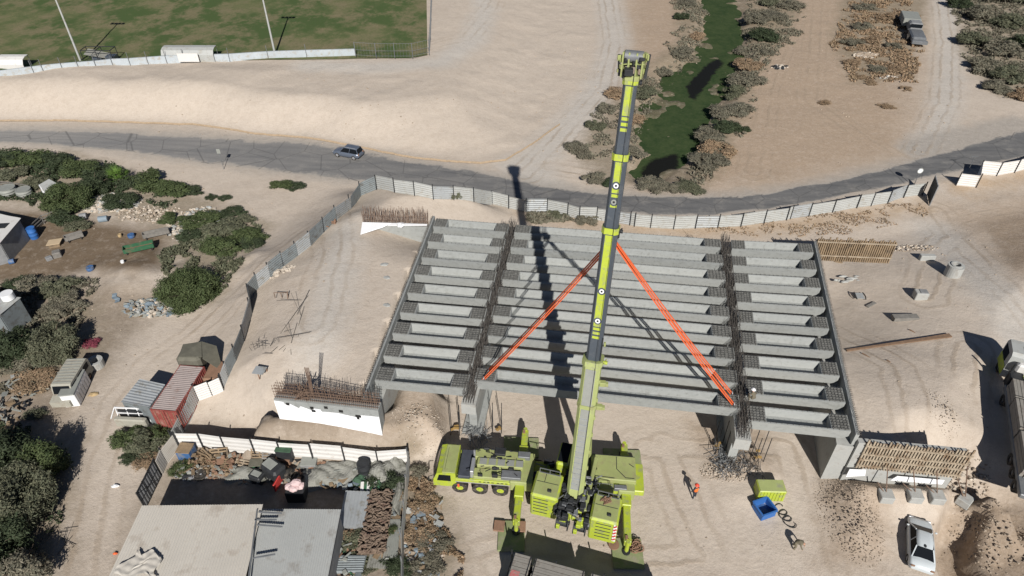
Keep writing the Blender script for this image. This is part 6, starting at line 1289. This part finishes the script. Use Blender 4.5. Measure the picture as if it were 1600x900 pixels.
def cloth(px, py, w, d_, mn, label, seed, hgt=.35, nm='tarpaulin', base=.2, rz=0.):
    g = G(px, py, base); r = random.Random(seed); n_, k_ = 20, 16; ph = [r.uniform(0, 6) for _ in range(6)]; vs = []
    for j in range(k_):
        for i in range(n_):
            u, v_ = i / (n_ - 1) * 2 - 1, j / (k_ - 1) * 2 - 1; e = 1 - max(abs(u), abs(v_)) ** 3
            z_ = hgt * e * (.6 + .5 * math.sin(u * 4 + ph[0]) * math.sin(v_ * 3 + ph[1]) + .35 * abs(math.sin(u * 7 + v_ * 4 + ph[2]))) - base * (1 - e)
            vs.append((u * w / 2 + .12 * math.sin(v_ * 5 + ph[3]), v_ * d_ / 2 + .12 * math.sin(u * 6 + ph[4]), z_))
    m = MB(); m.add(vs, [(j * n_ + i, j * n_ + i + 1, (j + 1) * n_ + i + 1, (j + 1) * n_ + i) for j in range(k_ - 1) for i in range(n_ - 1)], False); o = m.build(nm, mn); o.location = g; o.rotation_euler.z = rz; return tag(o, label, 'tarpaulin')
cloth(520, 742, 5.2, 2.6, 'tarp', 'large crumpled grey tarpaulin in the middle of the scrap yard', 1, .5, rz=.2); cloth(603, 738, 3.6, 3.0, 'tarp', 'grey brown tarpaulin draped right of the black barrel', 2, .9); cloth(578, 757, 3.2, 1.6, 'tarpgreen', 'dark green tarpaulin below the black barrel', 3, .5); cloth(622, 772, 1.2, 5.0, 'tarp', 'long grey tarpaulin along the right yard fence', 6, .5); cloth(392, 742, 4.2, 1.5, 'tarp', 'grey plastic sheet before the pallets', 7, .3); cloth(580, 790, 1.5, 1.0, 'bluepale', 'small torn pale sheet by the corrugated stack', 9, .3)
g = G(579, 768); root = thing('striped_awning', 'green and white striped sheet lying in the scrap yard', 'awning', g, .1)
for i in range(6): MB().slab((-.75 + i * .26, -.5, .55), (-.5 + i * .26, -.5, .55), (-.45 + i * .26, .45, .8), (-.72 + i * .26, .45, .8), .03).build('stripe', 'fencewb' if i % 2 == 0 else 'green', root)
def corrpile(px, py, w, L, rz, mn, label, k=3, dz=.12):
    g = G(px, py); root = thing('sheet_pile', label, 'sheet pile', g, rz)
    for i in range(k):
        m = MB(); a_ = random.uniform(-.12, .12); m.corr((-w / 2 + a_, -L / 2, .15 + i * dz), (w / 2 + a_, -L / 2, .12 + i * dz), (w / 2 - a_, L / 2, .2 + i * dz), (-w / 2 - a_, L / 2, .18 + i * dz), 7, .03); m.build('sheet', mn, root)
corrpile(556, 805, 2.0, 3.2, -.05, 'zinc', 'pile of pale corrugated sheets left of the firewood stack', 4, .25); corrpile(618, 800, .8, 2.4, -.1, 'greysheet', 'grey corrugated sheet strip beside the right yard fence', 2); corrpile(615, 845, .9, 3.2, .0, 'greysheet', 'lower grey corrugated strip by the right yard fence', 3); corrpile(592, 875, 1.4, 1.6, .0, 'tarp', 'short brown grey sheet stack near the bottom of the yard', 3); corrpile(565, 885, .5, 2.6, .0, 'zincdark', 'narrow grey sheet strip at the bottom of the yard', 2); corrpile(543, 885, 1.3, 2.6, 1.57, 'zincdark', 'dark ribbed sheets beside the grey shed', 3)
root = thing('firewood_stack', 'long reddish brown stack of firewood between the corrugated sheets and the yard fence', 'firewood', G(590, 822)); m = MB(); r = random.Random(3)
for i in range(900): c_ = Vector((r.uniform(-.95, .95), r.uniform(-2.7, 2.7), r.uniform(.3, 1.1))); a_ = r.gauss(.2, .5); d_ = Vector((math.cos(a_), math.sin(a_), r.uniform(-.3, .3))) * r.uniform(.12, .25); m.bar(c_ - d_, c_ + d_, r.uniform(.05, .1))
o = m.build('log', 'wood', root); o['kind'] = 'stuff'; m = MB(); m.bevbox((0, 0, .3), (1.9, 5.4, .6), 0, .1); m.build('log_core', 'bark', root)
heap(300, 742, 1.6, .7, 60, .1, .3, ['dark', 'silver', 'greysheet'], 'heap of grey and black scrap bags above the shed shadow', 'scrap_heap', 'scrap'); heap(400, 745, 3.4, .8, 150, .06, .22, ['tarp', 'rust', 'greysheet'], 'thin scatter of junk along the shed shadow', 'scrap_heap', 'scrap'); heap(530, 850, 1.1, 3.2, 160, .08, .28, ['rust', 'timber', 'green'], 'brown and green junk strip right of the grey shed', 'scrap_heap', 'scrap')
heap(342, 735, 2.2, .9, 90, .06, .25, ['rust', 'timber'], 'rusty debris among the pallets', 'scrap_heap', 'scrap')
barrel(314, 745, 'rubber', 'black tyre like drum at the edge of the shed shadow', False, .5, .3, 'tyre')
for (px, py, s_, mn, lab, cat) in ((181, 760, .3, 'white', 'small white paint splash lid on the left dirt track', 'lid'), (181, 866, .16, 'orange', 'tiny orange scrap on the left dirt track', 'scrap'), (145, 617, .45, 'straw', 'small cream yellow board below the white box', 'board'), (1218, 107, .9, 'fencewb', 'white and dark junk heap on the upper right dirt', 'junk'), (1062, 128, 1.0, 'fencewb', 'pale flat slab beside the stream', 'slab'), (1012, 320, .0, None, '', '')):
    if mn: o = MB().blob((0, 0, .06), (s_, s_ * .7, .12), px, 8, 4, .35).build('litter', mn); o.location = G(px, py); tag(o, lab, cat)
rebarmat(75, 570, 1.0, .8, 25, 'dead twigs beside the derelict van', .7); rebarmat(75, 850, 1.6, 1.6, 14, 'thin metal frame scraps beside the lower left trees', 1.)
# ================================================================ VEGETATION
def leafcloud(seed, n, rx, ry, rz, leaf, k=14, up=.35, flat=.45, spread=.33):
    """unit-ish crown: clumps of small quads. returns verts, faces"""
    r = np.random.default_rng(seed); a = r.uniform(0, 2 * np.pi, k); q = np.sqrt(r.uniform(0, 1, k)) * .72; zc = r.uniform(up, .95, k) * (1 - q * .5)
    cx, cy, cz = q * np.cos(a) * rx, q * np.sin(a) * ry, zc * rz; cr = r.uniform(.6, 1.25, k) * spread
    i = r.integers(0, k, n); d = r.normal(size=(n, 3)); d /= np.linalg.norm(d, axis=1)[:, None]; rad = np.abs(r.normal(.85, .25, n))[:, None]
    c = np.stack([cx[i], cy[i], cz[i]], 1) + d * rad * cr[i][:, None] * np.array([rx, ry, rz * .8])
    c[:, 2] = np.maximum(c[:, 2], r.uniform(0.02, .12, n) * rz)
    nrm = d * .7 + r.normal(size=(n, 3)) * .5 + np.array([0, 0, flat]); nrm /= np.linalg.norm(nrm, axis=1)[:, None]
    t = np.cross(nrm, r.normal(size=(n, 3))); t /= np.linalg.norm(t, axis=1)[:, None]; b = np.cross(nrm, t); s = (leaf * r.uniform(.5, 1.5, n))[:, None]
    v = np.stack([c - t * s - b * s * .12, c + b * s * .34, c + t * s, c - b * s * .34], 1).reshape(-1, 3); f = np.arange(4 * n).reshape(n, 4)
    return v, f
LM = {}
def lmesh(kind, matn, seed, n, rx, ry, rz, leaf, **kw):
    key = (kind, matn, seed)
    if key not in LM: v, f = leafcloud(seed, n, rx, ry, rz, leaf, **kw); LM[key] = npmesh(kind, v, f, LEAF[matn], False)
    return LM[key]
def bush(px, py, r_, h, matn, label, seed=0, ex=1.35, dens=1., dz=0., rz=None, group='shrubs and bushes', leafk=1.):
    g = G(px, py, dz); n = int(3600 * dens); seed = seed % 8
    me = lmesh('bush', matn, seed + int(dens * 10) * 10 + int(leafk * 10) * 1000, n, 1, 1, 1, .062 * leafk, k=22, spread=.24)
    o = bpy.data.objects.new('bush', me); C.objects.link(o); o.location = g; o.scale = (r_ * ex, r_, h); o.rotation_euler.z = rz if rz is not None else random.uniform(-.4, .4)
    return tag(o, label, 'bush', group)
def tree(px, py, r_, h, matn, label, n=9000, trunk=1.2, seed=0, leaf=.085, lean=(0, 0), k=26, name='tree'):
    g = G(px, py); root = thing(name, label, 'tree', g); rr = random.Random(seed)
    m = MB(); top = Vector((lean[0], lean[1], h * .45)); m.tube((0, 0, -.3), top, .16 * r_ / 2 + .05, .10, n=10)
    for i in range(9): a = rr.uniform(0, 6.28); e = top + Vector((math.cos(a) * r_ * rr.uniform(.4, .8), math.sin(a) * r_ * rr.uniform(.4, .8), h * rr.uniform(.1, .4))); m.tube(top * rr.uniform(.5, 1), e, .08, .02, n=6)
    m.build('trunk', 'bark', root); v, f = leafcloud(seed + 50, int(n * 1.7), r_, r_, h, leaf * 1.45, k=k + 10, up=.25, spread=.25)
    o = bpy.data.objects.new('crown', npmesh('crown', v, f, LEAF[matn], False)); C.objects.link(o); o.parent = root; return root
tree(298, 470, 3.7, 3.6, 'green', 'large round green tree overhanging the brown yard', 26000, seed=1, k=40)
tree(108, 325, 3.6, 3.4, 'green', 'large green tree behind the torn white trailer', 20000, seed=2, k=34)
tree(92, 552, 2.9, 3.6, 'olive', 'grey green olive tree above the derelict van', 16000, seed=3, k=30)
tree(20, 560, 2.8, 3.4, 'dark', 'dark green tree at the left edge below the tank hut', 14000, seed=4, k=28)
tree(-5, 525, 1.8, 2.6, 'dark', 'small dark tree hugging the left edge hut', 7000, seed=5)
tree(42, 800, 3.2, 4.6, 'olive', 'big grey green tree at the lower left beside the dirt track', 22000, seed=6, k=36)
tree(20, 735, 3.0, 4.4, 'dark', 'dark crowned tree behind the big lower left tree', 18000, seed=7, k=30)
tree(-10, 880, 3.4, 4.0, 'dark', 'dark tree in the lower left corner', 16000, seed=8, k=30)
tree(78, 742, 2.0, 3.9, 'green', 'smaller green tree reaching toward the dirt track at lower left', 9000, seed=9, k=20)
tree(45, 905, 2.4, 2.8, 'scrub', 'dry leafed tree at the bottom edge beside the dirt track', 9000, seed=10, k=20)
tree(150, 300, 2.6, 2.4, 'dark', 'dark green tree right of the large one behind the rubble heap', 9000, seed=11, k=22)
B = [  # px, py, r, h, mat, label
 (10, 258, 3.2, 1.9, 'dark', 'dark hedge bush at the left edge below the road'), (45, 256, 3.0, 1.8, 'green', 'green hedge bush second from the left edge below the road'), (85, 260, 3.0, 1.7, 'dark', 'dark hedge bush above the large green tree'), (128, 270, 2.8, 1.7, 'green', 'green hedge bush right above the large green tree'), (160, 275, 2.6, 1.6, 'dark', 'dark bush left of the palm shrub'), (215, 290, 2.3, 1.7, 'dark', 'dark bush right below the palm shrub'),
 (240, 290, 3.0, 1.9, 'green', 'rounded green shrub at the roadside right of the palm shrub'), (268, 302, 2.4, 1.5, 'green', 'green shrub tapering off above the stone row'), (298, 303, 1.6, .9, 'dark', 'small shrub at the right tip of the roadside hedge'), (330, 310, .9, .5, 'dark', 'tiny green tuft alone right of the roadside hedge'), (352, 311, .9, .5, 'dark', 'tiny outermost green tuft toward the hoarding'),
 (190, 320, 2.4, 1.4, 'dark', 'low dark shrub above the rubble heap'), (25, 275, 2.2, 1.3, 'olive', 'grey green shrub in the upper left pen'), (60, 290, 1.8, 1.2, 'olive', 'olive shrub above the torn trailer'), (105, 345, 2.0, 1.6, 'dark', 'dark shrub below the torn trailer'), (122, 358, 1.5, 1.0, 'olive', 'olive shrub near the grey drum'),
 (320, 352, 2.4, 1.4, 'green', 'green shrub among the white stones, upper left one'), (350, 365, 2.4, 1.5, 'olive', 'olive shrub among the white stones'), (385, 375, 2.2, 1.3, 'green', 'shrub among the stones nearest the hoarding bend'), (395, 385, 1.5, .9, 'dark', 'small dark shrub beside the dirt track bend'), (300, 372, 1.6, 1.1, 'dark', 'dark shrub at the right end of the wooden trough'), (372, 350, 2.0, .9, 'olive', 'low olive shrub behind the white stones'), (270, 345, 1.6, 1.0, 'green', 'little green shrub at the end of the stone row'), (345, 395, 2.3, 1.8, 'green', 'green shrub joined to the large round tree'), (365, 335, 1.6, .7, 'dark', 'low dark tuft row under the roadside sand'),
 (440, 292, 1.5, .8, 'green', 'left part of the lone green clump between road and hoarding'), (462, 294, 1.4, .7, 'dark', 'right part of the lone green clump between road and hoarding'), (713, 312, .6, 1.1, 'olive', 'small upright weed against the inside of the road hoarding'),
 (60, 450, 2.2, 1.4, 'scrub', 'dry shrub below the rail fence'), (95, 455, 2.0, 1.4, 'olive', 'olive shrub above the dark shadow of the olive tree'), (115, 475, 1.8, 1.2, 'scrub', 'brownish shrub by the dirt track above the olive tree'), (85, 490, 1.6, 1.0, 'scrub', 'yellow brown shrub left of the olive tree shadow'), (35, 450, 1.6, 1.1, 'dark', 'dark shrub left of the dry shrub below the rail fence'), (143, 540, .9, .7, 'red', 'dark red flowering bush beside the olive tree'), (35, 575, 1.8, 1.2, 'scrub', 'grey twiggy shrub left of the derelict van'), (58, 600, 2.0, .9, 'dry', 'dry bramble at the side of the derelict van'), (55, 650, 1.0, .6, 'olive', 'low grey green tuft below the derelict van'),
 (205, 690, 1.5, 1.3, 'green', 'green bush below the old caravan, left one'), (230, 695, 1.6, 1.4, 'olive', 'bush below the red container'), (250, 685, 1.2, 1.2, 'green', 'bush squeezed against the grey hoarding below the container'), (202, 720, .8, .6, 'dark', 'dark little bush at the edge of the dirt track'), (228, 722, 1.2, .6, 'dry', 'dry orange brown brush beside the green bushes'), (285, 735, 1.0, .7, 'green', 'small green bush inside the yard gate'), (603, 760, 1.4, 1.3, 'dark', 'dark bush beside the striped sheet'), (556, 848, 1.2, .9, 'olive', 'olive weed bush between shed and firewood'), (622, 890, 1.3, .8, 'dark', 'dark bush at the bottom of the yard'), (612, 832, .7, .8, 'green', 'thin green weed strip beside the firewood'), (540, 838, 1.0, .7, 'dry', 'dry brown weeds beside the grey shed'),
 (655, 740, .8, .9, 'scrub', 'grey weed outside the top of the right yard fence'), (662, 790, 1.3, .8, 'dry', 'dry brown weeds outside the middle of the right yard fence'), (655, 835, 1.3, .8, 'dry', 'dry brown weeds outside the lower right yard fence'), (680, 850, 1.3, .7, 'scrub', 'scrubby weeds near the bottom left of the crane area'), (665, 890, 1.6, .8, 'scrub', 'scrubby weeds at the bottom edge outside the yard'),
 (918, 345, 1.6, .8, 'scrub', 'grey green weeds at the foot of the hoarding behind the boom'), (870, 336, 1.5, .6, 'olive', 'low weeds inside the road hoarding left of the boom'), (315, 560, .6, .9, 'olive', 'small weed behind the old olive truck')]
for i, (px, py, r_, h, mn, lab) in enumerate(B): bush(px, py, r_, h, mn, lab, i, dens=1.4 if r_ > 1.4 else .8)
# palm shrub
g = G(190, 290); root = thing('palm_shrub', 'bright green fan palm shrub standing in the roadside hedge', 'palm', g); m = MB(); r = random.Random(2)
for i in range(46):
    a = r.uniform(0, 6.28); el = r.uniform(.25, 1.3); L = r.uniform(1.3, 2.2); d = Vector((math.cos(a) * math.cos(el), math.sin(a) * math.cos(el), math.sin(el))); b = Vector((0, 0, 1.0)); s_ = d.cross(Vector((0, 0, 1))).normalized()
    for k in range(-3, 4): e = b + d * L * .6 + (d + s_ * k * .22).normalized() * L * .5; c = b + d * L * .55; m.add([c - s_ * .03, c + s_ * .03, e], [(0, 1, 2)])
    m.bar(b, b + d * L * .56, .03)
m.build('frond', LEAF['bright'], root)['kind'] = 'stuff'; MB().tube((0, 0, -.2), (0, 0, 1.1), .2, n=10).build('trunk', 'bark', root)
# bigger bushes lining the stream and the right upper corner: individuals
SB = [(905, 238, 2.6, 1.3), (925, 200, 2.8, 1.5), (945, 175, 2.4, 1.3), (962, 150, 2.2, 1.3), (930, 285, 2.4, 1.2), (960, 290, 1.8, .9), (1022, 292, 2.6, 1.3), (1050, 295, 1.8, 1.), (1080, 296, 2.4, 1.1), (1100, 255, 2.8, 1.9), (1118, 240, 2.4, 1.6), (1110, 215, 3.0, 2.0), (1135, 205, 2.6, 1.7), (1128, 180, 3.0, 2.0), (1150, 175, 2.6, 1.6), (1145, 150, 2.9, 1.9), (1165, 130, 3.0, 1.9), (1170, 105, 3.2, 2.0), (1160, 85, 2.8, 1.8), (1190, 60, 3.4, 2.0), (1180, 35, 3.2, 1.9), (1215, 28, 3.4, 1.9), (1200, 8, 3.4, 1.9), (1235, 12, 3.0, 1.6), (1085, 60, 2.8, 1.5), (1070, 85, 2.6, 1.4), (1065, 30, 3.0, 1.6), (1075, 8, 3.0, 1.5), (1035, 118, 2.6, 1.4), (1010, 150, 2.6, 1.5), (1000, 130, 2.2, 1.2), (985, 190, 2.0, 1.4), (990, 240, 2.0, 1.3), (1160, 205, 1.8, 1.0), (1195, 85, 2.2, 1.2)]
def ord_(px, py):
    f = lambda a, b: (a < 1060, 3 if b > 270 else 2 if b > 170 else 1 if b > 80 else 0)
    l = sorted([(b, a) for a, b, _, _ in SB if f(a, b) == f(px, py)]); return ['farthest up', 'second down', 'third down', 'fourth down', 'fifth down', 'sixth down', 'seventh down', 'eighth down', 'ninth down', 'tenth down', 'eleventh down', 'twelfth down'][l.index((py, px))]
for i, (px, py, r_, h) in enumerate(SB):
    side = 'left' if px < 1060 else 'right'; where = 'at the road end of' if py > 270 else ('along the lower part of' if py > 170 else ('along the middle of' if py > 80 else 'along the top of'))
    o = bush(px + random.uniform(-6, 6), py, r_ * random.uniform(.7, 1.2), h * random.uniform(.6, 1.1), ('scrub', 'olive', 'scrub', 'dry', 'scrub', 'dark', 'scrub')[i % 7], '', i, ex=random.uniform(.85, 1.4), dens=1.8, rz=random.uniform(-1.5, 1.5)); o['label'] = f'scrub bush {where} the stream, {side} bank, ' + ord_(px, py); o['group'] = 'scrub bushes on the stream banks'
RB = [(1350, 15, 3.4, 1.3), (1385, 30, 3.2, 1.3), (1330, 70, 3.2, 1.3), (1365, 65, 3.0, 1.2), (1395, 75, 2.6, 1.0), (1330, 100, 2.4, .8), (1370, 110, 2.6, .8), (1400, 110, 2.2, .7), (1345, 45, 3.0, 1.3), (1288, 162, 1.5, .5), (1385, 168, 2.0, .5), (1360, 130, 1.8, .5), (1415, 140, 1.6, .5), (1345, 122, 1.5, .4)]
for i, (px, py, r_, h) in enumerate(RB):
    o = bush(px, py, r_ * .85, h, 'dry' if i % 2 or i > 8 else 'scrub', '', i + 3, ex=1.1, dens=.8); o['label'] = 'dry scrub clump ' + ['at the very top left of the hulk', 'just left of the truck hulk', 'at the left end of the scrub island', 'in the middle of the scrub island', 'below the truck hulk', 'at the lower left rim of the scrub island', 'beside the pale rubble of the island', 'at the lower right rim of the scrub island', 'behind the pale boulder', 'alone on the bare dirt', 'alone below the scrub island', 'just under the island', 'right under the island by the track', 'lowest at the island foot'][i]; o['group'] = 'scrub island clumps'
TB = [(1500, 12, 3.2, 2.4, 'dark'), (1530, 30, 4.2, 2.8, 'scrub'), (1575, 40, 4.2, 2.6, 'olive'), (1520, 70, 3.6, 2.4, 'olive'), (1560, 85, 4.2, 2.6, 'scrub'), (1600, 75, 4.2, 2.6, 'dark'), (1535, 110, 3.4, 2.0, 'scrub'), (1580, 125, 4.0, 2.2, 'olive'), (1610, 120, 3.6, 2.0, 'scrub'), (1555, 140, 3.0, 1.4, 'scrub'), (1600, 152, 3.0, 1.4, 'dry'), (1490, -10, 3.2, 2.0, 'scrub'), (1550, 0, 4.4, 2.6, 'scrub'), (1600, 5, 4.4, 2.6, 'olive')]
for i, (px, py, r_, h, mn) in enumerate(TB):
    o = bush(px, py, r_, h, mn, '', i + 1, ex=1.1, dens=2.); o['label'] = f'{ {"dark": "dark", "scrub": "grey green", "olive": "olive coloured", "dry": "brown"}[mn] } top right thicket bush ' + ['beside the dirt track top', 'second from the track', 'near the top edge gap', 'on the track side middle', 'in the thicket centre', 'at the right image edge', 'at the lower track side', 'above the road corner', 'at the lower right edge', 'at the thicket foot', 'lowest by the asphalt', 'cut by the top edge by the track', 'cut by the top edge', 'in the top right corner'][i]; o['group'] = 'top right thicket bushes'
# ground cover: weeds, one object per area
def weeds(poly, n, matn, label, smin=.12, smax=.35, h=.35, seed=0, hz=0):
    pw = PV(poly, hz); r = np.random.default_rng(seed + 77); x0, x1 = min(p.x for p in pw), max(p.x for p in pw); y0, y1 = min(p.y for p in pw), max(p.y for p in pw)
    x = r.uniform(x0, x1, n * 3); y = r.uniform(y0, y1, n * 3); k = (sdf(pw, x, y) + (vn(x, y, 3, seed) - .5) * 3 > 0) & (vn(x, y, 1.8, seed + 5) * .6 + vn(x, y, .7, seed + 6) * .4 > .47); x = x[k][:n]; y = y[k][:n]; z = Zf(x, y); n = len(x)
    d = r.normal(size=(n, 3)); d[:, 2] = np.abs(d[:, 2]); d /= np.linalg.norm(d, axis=1)[:, None]; s = r.uniform(smin, smax, n)[:, None]; c = np.stack([x, y, z + r.uniform(0, h, n)], 1); t = np.cross(d, r.normal(size=(n, 3))); t /= np.linalg.norm(t, axis=1)[:, None]; b = np.cross(d, t)
    v = np.stack([c - t * s, c + b * s * .4, c + t * s, c - b * s * .4], 1).reshape(-1, 3); o = bpy.data.objects.new('weeds', npmesh('weeds', v, np.arange(4 * n).reshape(n, 4), LEAF[matn])); C.objects.link(o); tag(o, label, 'weeds'); o['kind'] = 'stuff'
weeds([(1000, 130), (1060, 50), (1050, 0), (1110, 0), (1100, 60), (1050, 130), (1000, 185), (985, 250), (900, 250), (930, 180)], 22000, 'scrub', 'low scrub on the left bank of the stream', seed=1)
weeds([(1165, 0), (1260, 0), (1250, 50), (1190, 110), (1150, 230), (1100, 290), (1060, 280), (1110, 215), (1160, 110)], 34000, 'scrub', 'low scrub on the right bank of the stream', seed=2)
weeds([(1300, 60), (1330, 0), (1420, 0), (1440, 70), (1430, 130), (1330, 130)], 16000, 'dry', 'dry undergrowth on the scrub island', seed=3)
weeds([(1490, 0), (1640, 0), (1640, 160), (1570, 155), (1510, 100)], 24000, 'scrub', 'undergrowth of the top right thicket', seed=4)
weeds([(-40, 240), (120, 245), (300, 300), (260, 335), (150, 300), (60, 320), (-40, 300)], 8000, 'dark', 'green undergrowth of the roadside hedge', seed=5)
weeds([(290, 330), (410, 355), (400, 395), (360, 460), (270, 470), (260, 400)], 7000, 'olive', 'low green plants among the white stones', seed=6)
weeds([(820, 332), (940, 345), (935, 355), (820, 345)], 2500, 'scrub', 'short weeds along the inside of the hoarding left of the boom', seed=7)
weeds([(1100, 355), (1440, 318), (1450, 335), (1250, 372), (1120, 368)], 2500, 'dry', 'dry grass along the inside of the hoarding right of the boom', .08, .2, .12, seed=8)
weeds([(645, 720), (670, 760), (700, 850), (720, 950), (640, 950)], 9000, 'dry', 'dry brush outside the right yard fence', .08, .22, .3, seed=9)
weeds([(560, 730), (630, 735), (625, 900), (520, 900), (530, 800)], 5000, 'olive', 'weeds growing through the scrap yard', .06, .18, .3, seed=10)
weeds([(-30, 440), (140, 440), (130, 500), (60, 600), (-30, 620)], 7000, 'scrub', 'undergrowth between the left edge trees', .1, .28, .4, seed=11)
weeds([(-30, 660), (90, 680), (95, 800), (70, 920), (-30, 940)], 8000, 'dark', 'undergrowth below the lower left trees', .08, .22, .5, seed=12)
weeds([(195, 670), (270, 670), (245, 725), (195, 725)], 3000, 'olive', 'weeds round the bushes below the container', .06, .18, .4, seed=13)
weeds([(280, 690), (340, 710), (330, 745), (270, 740)], 1800, 'dry', 'dry weeds in the upper left of the scrap yard', .06, .18, .3, seed=14)
heap(1352, 88, 2.2, 1.2, 60, .2, .8, ['rock', 'rockdk'], 'pale boulders in the middle of the scrub island')
heap(1388, 122, 1.8, .5, 30, .15, .5, ['fencew', 'rock'], 'white debris at the lower rim of the scrub island')
heap(1218, 106, 1.6, 1.0, 30, .15, .5, ['dark', 'rock'], 'dark junk around the white junk heap on the upper right dirt')
# scattered loose stones over the whole site, one mass
r = np.random.default_rng(5); n = 3800
tx = r.uniform(-60, 75, n * 2); ty = 28 + 110 * r.uniform(0, 1, n * 2) ** 1.5; dn = fbm(tx, ty, 9, 60) + .25 * (r.uniform(0, 1, n * 2) - .5)
ok = (dn > .02) & (np.abs(tx) < ty * 1.0 + 8) & (sdf(ROADPOLY, tx, ty) < -.3); ok &= ~((tx > -13.5) & (tx < 34) & (ty > 35) & (ty < 66)); ok &= (sdf(polyBank, tx, ty) < 18)
tx, ty = tx[ok][:n], ty[ok][:n]; n = len(tx); s = (.02 + .07 * r.uniform(0, 1, n) ** 5)[:, None, None] * (1 + ty[:, None, None] / 120); base_ = np.array([(-1, -1, 0), (1, -1, 0), (1, 1, 0), (-1, 1, 0), (-.5, -.5, 1), (.6, -.4, .9), (.5, .6, 1), (-.6, .5, .8)])
an = r.uniform(0, 6.28, n); bb = base_[None] * r.uniform(.6, 1.1, (n, 8, 3)); xx = bb[..., 0] * np.cos(an)[:, None] - bb[..., 1] * np.sin(an)[:, None]; yy = bb[..., 0] * np.sin(an)[:, None] + bb[..., 1] * np.cos(an)[:, None]
v = np.stack([xx, yy, bb[..., 2]], 2) * s + np.stack([tx, ty, Zf(tx, ty) - .02], 1)[:, None]; qf = np.array([(4, 5, 6, 7), (0, 1, 5, 4), (1, 2, 6, 5), (2, 3, 7, 6), (3, 0, 4, 7)])
f = (np.arange(n)[:, None, None] * 8 + qf[None]).reshape(-1, 4); o = bpy.data.objects.new('loose_stones', npmesh('loose_stones', v.reshape(-1, 3), f, mat('pebble', (.34, .28, .22), .9, var=.4, scale=3))); C.objects.link(o); tag(o, 'small loose stones scattered over the sandy site', 'stones'); o['kind'] = 'stuff'
S.render.engine = 'CYCLES'
